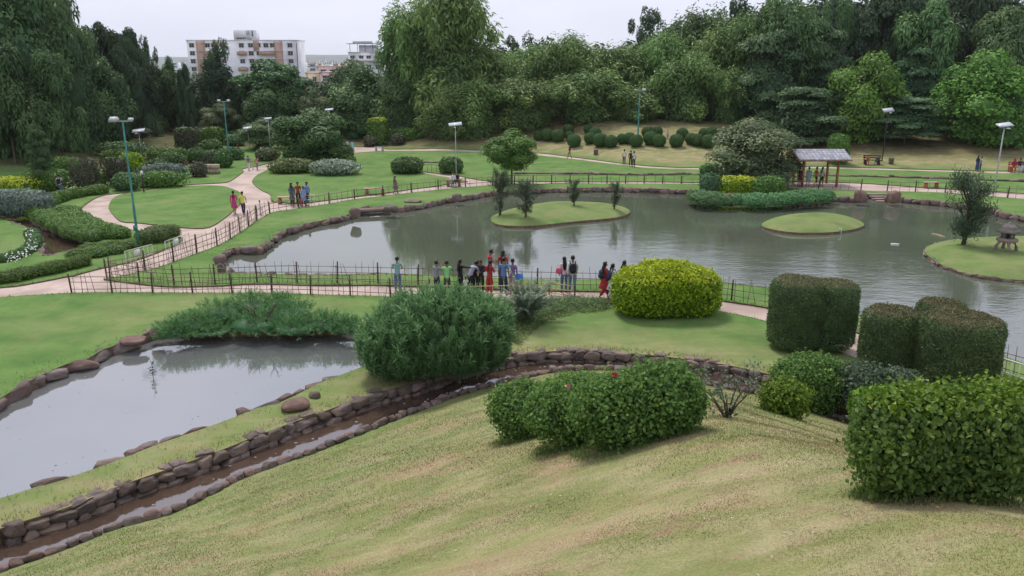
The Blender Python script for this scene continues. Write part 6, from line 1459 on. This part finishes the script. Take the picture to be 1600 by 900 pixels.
        if hair == 'long': lock([h2+[0, -.055, .05], h2+[0, -.075, -.05], nk+[0, -.095, -.02], nk+[0, -.115, -.18], nk+[0, -.11, -.30], nk+[0, -.105, -.36]], [.06, .088, .092, .088, .065, .02], .55)
        if hair == 'tail': lock([h2+[0, -.10, .02], h2+[0, -.125, -.05], nk+[0, -.125, -.05], nk+[0, -.13, -.20], nk+[0, -.12, -.30]], [.02, .036, .034, .026, .008], .9)
        if hair == 'scarf': lock([h2+[0, -.02, .04], h2+[0, -.03, -.08], nk+[0, -.02, -.04], nk+[0, -.04, -.16], nk+[0, -.05, -.26]], [.07, .10, .15, .175, .16], .72)
        PM[('hair', pose, hair)] = mb.mesh('hair' if hair != 'scarf' else 'head_scarf', SKIN, True)
    return [('body', PM[('body', pose)]), ('face_features', PM[('face', pose)]), ('top', PM[('top', pose, top)]), ('trousers', PM[('bot', pose, bottom)]), ('shoes', PM[('shoe', pose)]), ('hair', PM[('hair', pose, hair)])]
BPM = {}
def backpack(p, rz, s, c, label, pose='stand'):
    if 'bag' not in BPM:
        V, Fc = ICO2; q = np.abs(V); W = V*((q**4).sum(1)**(-.25))[:, None]*[.145, .085, .215]+[0, -.19, 1.18]; mb = MB(); mb.add(W, Fc.tolist()); BPM['bag'] = mb.mesh('bag', SKIN, True)
        W = V*((q**4).sum(1)**(-.25))[:, None]*[.10, .04, .10]+[0, -.275, 1.10]; mb = MB(); mb.add(W, Fc.tolist()); BPM['pocket'] = mb.mesh('pocket', SKIN, True)
        for k, sx in enumerate((-1, 1)):
            mb = MB(); mb.tube([(sx*.10, -.13, 1.36), (sx*.115, -.07, 1.455), (sx*.12, .05, 1.45), (sx*.125, .125, 1.33), (sx*.13, .10, 1.15), (sx*.12, -.10, 1.03)], .022, 6); BPM[k] = mb.mesh('strap', SKIN)
    o = thing('backpack', label, 'backpack', p, rz); o.scale = (s,)*3
    for nm, k in (('bag', 'bag'), ('pocket', 'pocket'), ('strap', 0), ('strap', 1)): setm(ob(nm, BPM[k], parent=o), cloth(c))
def setm(o, m):
    for sl in o.material_slots: sl.link = 'OBJECT'; sl.material = m
    return o
def person(label, x, yf, ytop, top, tc_, bot, bc, hair='short', pose='stand', rz=0., bag=None, hc=None, sc=(.03, .025, .022), dz=0, group=None):
    p = hit(x, yf); p[2] = max(Tz(p[0], p[1]), 0)-.082+dz if classify(np.array([[p[0], p[1]]]))[0] == 1 else Tz(p[0], p[1])+dz-.012
    hp = at_y(x, ytop, p[1])[2]-p[2]; base = 1.70 if pose not in ('sit', 'lean') else (1.30 if pose == 'sit' else 1.56); s = min(1.1, max(.45, hp/base))
    o = thing('person', label, 'person', p, rz, group); o.scale = (s,)*3
    m = {'body': SKIN, 'top': cloth(tc_), 'trousers': cloth(bc), 'shoes': cloth(sc), 'hair': HAIR if hc is None else cloth(hc)}
    for nm, me in person_parts(pose, top, bot, hair):
        nn = {'top': 'shirt' if top in ('tee', 'long') else 'dress'}.get(nm, 'head_scarf' if nm == 'hair' and hair == 'scarf' else nm)
        c = ob(nn, me, parent=o)
        if nm != 'face_features': setm(c, m[nm])
    if bag: backpack(tuple(p), rz, s, bag[0], bag[1])
    return o
WH, BK, NV, JN, RD, PK, YL, GN, BL, GY, MR, TL = (.62, .61, .62), (.018, .017, .020), (.03, .035, .07), (.10, .15, .26), (.40, .035, .04), (.55, .30, .36), (.60, .52, .12), (.24, .58, .22), (.10, .19, .40), (.24, .24, .28), (.22, .045, .06), (.22, .38, .38)
pi = math.pi
PPL = [
 ('man in a teal t shirt and jeans watching the pond, leftmost of the crowd', 622, 455, 401, 'tee', TL, 'long', JN, 'short', 'look', 0),
 ('person in grey t shirt and dark trousers leaning on the rail', 683, 459, 407, 'tee', GY, 'long', NV, 'short', 'photo', -.6),
 ('boy in neon green vest with his back to the picture', 699, 460, 407, 'tee', GN, 'long', (.07, .06, .05), 'short', 'photo', .2),
 ('long haired woman in black, arm stretched towards the pond', 720, 457, 405, 'long', BK, 'long', BK, 'long', 'point', -.9),
 ('bending person in lilac grey checked shirt and dark trousers', 735, 457, 409, 'tee', (.34, .33, .44), 'long', BK, 'short', 'lean', -.8),
 ('dark clothed person half hidden behind the one in the lilac shirt', 743, 455, 408, 'tee', BK, 'long', BK, 'short', 'look', -.5),
 ('person in black with hands joined, right of the lilac shirt', 752, 456, 405, 'long', (.03, .02, .03), 'long', BK, 'short', 'look', 2.6),
 ('boy in red standing tallest at the pond side of the crowd', 766, 447, 389, 'tee', RD, 'long', (.12, .05, .05), 'short', 'look', -1.3),
 ('person in red top and red trousers with white trim in the crowd', 765, 459, 406, 'long', RD, 'loose', RD, 'tail', 'look', -.5),
 ('long haired woman in red behind the man in blue stripes', 786, 447, 391, 'tee', RD, 'long', NV, 'long', 'stand', -.1),
 ('man in blue t shirt with white collar, back turned', 787, 461, 402, 'tee', BL, 'long', NV, 'short', 'stand', -.2),
 ('child in purple and pink at the right end of the crowd', 801, 458, 404, 'tee', (.20, .15, .34), 'long', (.5, .2, .4), 'short', 'stand', -.4),
 ('small child in white squatting by the rail of the crowd', 728, 461, 432, 'tee', WH, 'long', PK, 'short', 'stand', .5),
 ('long haired woman in pale pink top and blue jeans', 881, 455, 401, 'long', (.68, .54, .56), 'long', JN, 'long', 'stand', .1),
 ('long haired girl in red walking right behind the big yellow hedge', 944, 464, 409, 'kurta', RD, 'loose', RD, 'long', 'walk', -1.3),
 ('girl in white kurta walking right beside the one in red', 956, 465, 412, 'kurta', WH, 'loose', WH, 'tail', 'walk', -1.2),
 ('long haired person in black half behind the big yellow hedge', 974, 459, 407, 'long', BK, 'long', BK, 'long', 'stand', -1.0),
 ('man in white shirt and backpack walking between the two dark boxes at left', 96, 304, 272, 'tee', (.50, .52, .58), 'long', JN, 'short', 'walk', .1),
 ('person in white sitting between the clipped boxes at left', 151, 264, 249, 'tee', WH, 'long', NV, 'short', 'stand', .5),
 ('person in dark clothes beside the one in white between the clipped boxes', 158, 263, 249, 'tee', (.12, .07, .09), 'long', BK, 'long', 'stand', -.5),
 ('person in salmon pink in the rear left topiary garden', 261, 240, 224, 'tee', (.60, .28, .22), 'long', BK, 'short', 'stand', 2),
 ('person in black sitting behind the silver bed, left one', 283, 262, 248, 'long', BK, 'long', BK, 'short', 'sit', 2.6),
 ('person in dark red sitting behind the silver bed, middle one', 292, 262, 248, 'long', MR, 'long', BK, 'long', 'sit', 3.4),
 ('child in pink sitting behind the silver bed, right one', 299, 264, 255, 'tee', (.65, .14, .18), 'long', PK, 'short', 'sit', 3),
 ('person in dark red at the back of the topiary garden, left of the pink path', 372, 236, 223, 'tee', MR, 'long', BK, 'short', 'stand', 1),
 ('adult in purple top and white trousers walking away up the pink path', 389, 265, 243, 'tee', (.20, .10, .24), 'loose', WH, 'short', 'walk', 0),
 ('small child in yellow between two adults on the pink path', 395, 264, 252, 'tee', YL, 'long', WH, 'short', 'stand', 0),
 ('adult in pink top and dark trousers walking away up the pink path', 402, 265, 244, 'tee', (.66, .24, .28), 'long', GY, 'tail', 'walk', 0),
 ('woman in magenta kurta walking beside the man in yellow', 367, 333, 298, 'kurta', (.48, .045, .17), 'long', (.50, .20, .16), 'tail', 'walk', .15),
 ('man in yellow t shirt and dark trousers on the pink path', 381, 335, 299, 'tee', (.70, .62, .10), 'long', NV, 'short', 'walk', .1),
 ('small child in white behind the bamboo fence post', 407, 334, 313, 'kurta', WH, 'long', WH, 'short', 'stand', -1),
 ('woman in blue grey long kurta and black scarf on the far path', 457, 320, 286, 'kurta', (.10, .12, .18), 'long', BK, 'scarf', 'stand', -2.2),
 ('man in rust red shirt standing second from left in the family', 467, 320, 284, 'tee', (.26, .06, .04), 'long', BK, 'short', 'stand', -2.6),
 ('girl in light blue dress in the middle of the family', 475, 321, 291, 'kurta', (.25, .34, .58), 'long', BK, 'tail', 'stand', 2.9),
 ('adult in blue and white top at the right of the family', 481, 320, 284, 'tee', (.20, .28, .55), 'long', BK, 'short', 'stand', 2.6),
 ('small child in red in front of the family', 471, 322, 309, 'tee', (.62, .10, .12), 'long', RD, 'short', 'stand', 3),
 ('woman in brown patterned dress walking along the far path by the plank bench', 618, 301, 275, 'kurta', (.20, .11, .12), 'long', (.20, .11, .12), 'tail', 'walk', -1.2),
 ('man in white shirt sitting on the low brown bench', 709, 290, 268, 'long', WH, 'long', (.22, .22, .30), 'short', 'sit', 2.5),
 ('person in black sitting beside the man in white', 715, 290, 268, 'long', BK, 'long', BK, 'short', 'sit', 2.5),
 ('person in white far off on the path right of the round tree', 543, 234, 218, 'long', WH, 'long', GY, 'short', 'stand', 0),
 ('woman in long pale blue dress on the path right of the round tree', 551, 237, 219, 'dress', (.25, .55, .62), 'long', WH, 'short', 'stand', .4),
 ('dark clothed person near the tall clipped block, left of a pair', 573, 229, 213, 'long', BK, 'long', BK, 'short', 'stand', 0),
 ('dark clothed person near the tall clipped block, right of a pair', 578, 229, 213, 'long', MR, 'long', BK, 'long', 'stand', .6),
 ('person in purple top behind the layered feature tree', 837, 234, 220, 'tee', (.20, .17, .42), 'long', NV, 'short', 'stand', .5),
 ('person in dark top and brown trousers on the thin path left of the bin', 890, 247, 225, 'long', (.03, .02, .02), 'long', (.30, .16, .12), 'short', 'walk', 1.3),
 ('person in white shirt and dark trousers standing alone near the middle lamp mast', 975, 256, 233, 'tee', WH, 'long', NV, 'short', 'stand', .3),
 ('person in black at the left of a close pair near the middle lamp mast', 985, 260, 235, 'long', BK, 'long', BK, 'short', 'stand', -.4),
 ('person in white shirt at the right of a close pair near the middle lamp mast', 990, 261, 236, 'tee', WH, 'long', BK, 'short', 'stand', .3),
 ('person in white among the bushes under the bamboo', 1043, 217, 203, 'long', (.45, .45, .50), 'long', GY, 'short', 'stand', .3),
 ('woman in maroon skirt at the left post of the pavilion', 1248, 290, 261, 'kurta', (.16, .03, .07), 'long', (.4, .3, .25), 'tail', 'stand', -1),
 ('person in blue grey kurta inside the pavilion', 1262, 290, 261, 'kurta', (.25, .28, .42), 'long', (.4, .42, .5), 'short', 'stand', 0),
 ('person in orange and black inside the pavilion', 1274, 291, 261, 'tee', (.42, .14, .05), 'shorts', BK, 'short', 'walk', -1.4),
 ('person in white and black inside the pavilion, rightmost', 1283, 290, 261, 'tee', (.5, .48, .52), 'shorts', BK, 'tail', 'stand', -1),
 ('person in red sitting on the dark bench under the right trees', 1355, 257, 242, 'long', (.52, .05, .05), 'long', RD, 'short', 'sit', 2.8),
 ('person in dark clothes on the dark bench beside the one in red', 1370, 257, 243, 'long', (.04, .04, .07), 'long', NV, 'short', 'sit', 2.4),
 ('woman in dark blue with long hair hugging the one in pale blue', 1526, 267, 243, 'dress', (.03, .06, .14), 'long', NV, 'long', 'stand', -1.2),
 ('person in pale blue top and dark jeans, right of a close pair', 1531, 267, 244, 'tee', (.42, .52, .66), 'long', (.04, .07, .14), 'short', 'stand', 1.2),
 ('person in crimson dress sitting on the bench at the right edge', 1583, 268, 247, 'kurta', (.38, .03, .06), 'long', (.38, .03, .06), 'scarf', 'sit', 2.6),
 ('person with white cap and blue trousers sitting at the right edge', 1592, 268, 245, 'long', (.05, .03, .03), 'long', (.40, .42, .55), 'short', 'sit', 2.9),
]
for q in PPL:
    lab, x, yf, yt, top, tc_, bot, bc, hair, pose, rz = q
    kw = {}
    if 'crimson' in lab: kw['hc'] = (.38, .03, .06)
    if 'black scarf' in lab: kw['hc'] = BK
    person(lab, x, yf, yt, top, tc_, bot, bc, hair, pose, rz, **kw)
person('man in white shirt and grey blue jeans seen from behind', 894, 458, 396, 'long', WH, 'long', (.16, .20, .28), 'short', 'walk', 0, bag=(BK, 'black backpack on the man in white shirt at the pond fence'))
for lab, x, yf, s, rz, c in [('black and teal backpack on the girl in red', 944, 464, .98, -1.3, (.03, .05, .06)), ('dark blue backpack on the girl in white kurta', 956, 465, .95, -1.2, (.05, .05, .11)), ('black backpack on the man between the clipped boxes at left', 96, 304, .98, .1, BK)]:
    p = hit(x, yf); p[2] = -.07; backpack(tuple(p), rz, s, c, lab)
def bagthing(name, lab, x, yf, h, c, sx=.16, sz=.15, cat='bag', off=(0, 0)):
    p = hit(x, yf); V, Fc = ICO2; q = np.abs(V); W = V*((q**3).sum(1)**(-1/3))[:, None]*[sx, .07, sz]; o = thing(name, lab, cat, (p[0]+off[0], p[1]+off[1], h)); mb = MB(); mb.add(W, Fc.tolist()); setm(ob('bag', mb.mesh('bag', SKIN, True), parent=o), cloth(c))
    mb = MB(); mb.tube([(-sx*.7, 0, sz*.8), (-sx*.4, 0, sz*1.9), (sx*.4, 0, sz*1.9), (sx*.7, 0, sz*.8)], .012, 5); setm(ob('handle', mb.mesh('handle', SKIN), parent=o), cloth(c))
bagthing('shoulder_bag', 'pink shoulder bag on the left side of the woman in pale pink', 873, 455, .98, (.60, .10, .18), off=(0, -.05))
bagthing('carry_bag', 'bright blue bag carried by the child at the right end of the crowd', 811, 458, .78, (.07, .22, .60), .19, .17)
bagthing('carry_bag', 'pale parcel by the feet of the man in white sitting on the bench', 711, 292, .12, (.55, .50, .50), .18, .12)
# heights and ground kinds near the viewpoint looked up from a fine table (the same functions, sampled every 12 cm)
_gx = np.arange(-22, 24, .12); _gy = np.arange(-2, 34, .12); _X, _Y = np.meshgrid(_gx, _gy); _fx, _fy = _X.ravel(), _Y.ravel()
_TT = T(_fx, _fy).reshape(_X.shape); _ZZ = zone(_fx, _fy).reshape(_X.shape+(4,)); _dd, _ss = polydist(np.stack([_fx, _fy], 1), N_EDGE); _SS = (_dd*_ss).reshape(_X.shape)
def look(tab, x, y):
    u = np.clip((x+22)/.12, 0, len(_gx)-1.01); v = np.clip((y+2)/.12, 0, len(_gy)-1.01); i, j = u.astype(int), v.astype(int); fu, fv = u-i, v-j
    if tab.ndim == 3: fu, fv = fu[:, None], fv[:, None]
    return tab[j, i]*(1-fu)*(1-fv)+tab[j, i+1]*fu*(1-fv)+tab[j+1, i]*(1-fu)*fv+tab[j+1, i+1]*fu*fv
# ------------------------------------------------------------------ mown grass on the near slope, tufts on edges
def blade_patch(P, h, w, name, label, seed):
    rng = np.random.default_rng(seed); n = len(P); m_ = (np.abs(P[:, 0]) < 21) & (P[:, 1] < 32); fast = m_.all() and name != 'edge_grass'; z = look(_TT, P[:, 0], P[:, 1]) if fast else T(P[:, 0], P[:, 1]); a_ = rng.uniform(0, 6.283, n); lean = rng.normal(0, .55, (n, 2))*h[:, None]
    b0 = np.column_stack([P, z-.004]); d = np.stack([np.cos(a_), np.sin(a_), 0*a_], 1)*w[:, None]/2; tp = b0+np.column_stack([lean, h])
    V = np.stack([b0-d, b0+d, tp], 1).reshape(-1, 3); zn = np.repeat(look(_ZZ, P[:, 0], P[:, 1]) if fast else zone(P[:, 0], P[:, 1]), 3, 0)
    if name == 'bush_foot_grass': zn[:, 0] *= .25
    me = mk(name, V, [np.arange(n*3).reshape(-1, 3)], M_BLADE, attr=np.repeat(rng.random(n), 3), zone=zn); return ob(name, me, kind='stuff', label=label, category='grass')
rng = np.random.default_rng(5)
r = 3.2*(26/3.2)**rng.random(520000); an = rng.uniform(D2R(50), D2R(132), len(r)); P = np.stack([r*np.cos(an), r*np.sin(an)], 1)
ok = look(_SS, P[:, 0], P[:, 1]) > .15; zz = look(_TT, P[:, 0], P[:, 1]); c = P[:, 1]*CP-(zz-CZ)*SP; X = 800+F*P[:, 0]/c; Y = 450-F*((zz-CZ)*CP+P[:, 1]*SP)/c
ok &= (X > -60) & (X < 1660) & (Y < 940); P = P[ok]; r = r[ok]
blade_patch(P, rng.uniform(.007, .021, len(P))*np.clip(r/8, .75, 2.0), .0042*np.clip(r/5, .8, 4)*rng.uniform(.7, 1.3, len(P)), 'mown_grass', 'short dry mown grass on the near slope', 6)
# longer fringe where the mower cannot reach: along water, walls, path edges, bush feet
E_ = []
for lp, wd, dens in [(W_TOP+nS*.30, .18, 90), (LP, .35, 55), (UP, .35, 40)]+[(p, .10, 34) for p in PATHS]:
    seg = np.hypot(*np.diff(lp, axis=0).T)
    for i in range(len(seg)):
        if not visible(lp[i][0], lp[i][1], 0, 20) or lp[i][1] > 62: continue
        n = int(seg[i]*dens); t = rng.random((n, 1)); E_.append(lp[i]*(1-t)+lp[i+1]*t+rng.normal(0, wd, (n, 2)))
E_ = np.vstack(E_); k = classify(E_) == 0; E_ = E_[k]; r = np.hypot(*E_.T)
blade_patch(E_, rng.uniform(.04, .13, len(E_)), .012*np.clip(r/16, .8, 2.6), 'edge_grass', 'longer grass fringe along banks, walls and path edges', 7)
P = []
for (x, y, a_, b_) in BUSH:
    n = int(2600*(a_+b_)); an = rng.uniform(0, 6.283, n); q = rng.normal(.92, .13, n); P.append(np.column_stack([x+a_*q*np.cos(an), y+b_*q*np.sin(an)]))
P = np.vstack(P); P = P[look(_SS, P[:, 0], P[:, 1]) > .3]
blade_patch(P, rng.uniform(.02, .085, len(P)), np.full(len(P), .009), 'bush_foot_grass', 'long grass growing around the feet of the near bushes', 8)
# a few fallen leaves and petals on the slope
Pl = []
for _ in range(420):
    y = R.uniform(4.5, 15); x = R.uniform(-7, 7); Pl.append((x, y))
Pl = np.array(Pl); d_, sd = polydist(Pl, N_EDGE); Pl = Pl[d_*sd > .5]; z = T(Pl[:, 0], Pl[:, 1])
V, Fl, kk = leaves(np.column_stack([Pl, z+.02]), np.tile([0, 0, 1.], (len(Pl), 1)), rng.uniform(.02, .05, len(Pl)), rng.uniform(.012, .03, len(Pl)), jit=.5)
ob('fallen_leaves', mk('fallen_leaves', V, [Fl], noisy('dry_leaf', (.30, .20, .11), (.62, .55, .42), 3, .8, 0)), kind='stuff', label='scattered fallen leaves and petals on the near slope', category='leaves')

rng = np.random.default_rng(21); Q = rng.uniform(LP.min(0), LP.max(0), (900, 2)); Q = Q[inpoly(Q, LP)]; dq, _ = polydist(Q, LP, True); Q = Q[rng.random(len(Q)) < np.exp(-dq/.8)+.05]
V, Fl, kk = leaves(np.column_stack([Q, np.full(len(Q), -.343)]), np.tile([0, 0, 1.], (len(Q), 1)), rng.uniform(.03, .08, len(Q)), rng.uniform(.02, .05, len(Q)), jit=.05, fold=.05)
ob('floating_leaves', mk('floating_leaves', V, [Fl], noisy('wet_leaf', (.10, .09, .04), (.40, .36, .22), 3, .7, 0)), kind='stuff', label='fallen leaves and scum drifting along the edges of the lower pond', category='leaves')
# ------------------------------------------------------------------ air
mb = MB(); mb.box((0, 2150, 22), (9200, 5200, 78)); hz = mb.mesh('haze', []); m = bpy.data.materials.new('air'); m.use_nodes = True; t = m.node_tree; t.nodes.clear()
ou = N(t, 'ShaderNodeOutputMaterial'); pv = N(t, 'ShaderNodeVolumePrincipled'); pv.inputs['Color'].default_value = (.93, .95, 1.0, 1); pv.inputs['Density'].default_value = .00009; pv.inputs['Anisotropy'].default_value = .1
t.links.new(pv.outputs[0], ou.inputs['Volume']); hz.materials.append(m); ob('haze', hz, kind='stuff')
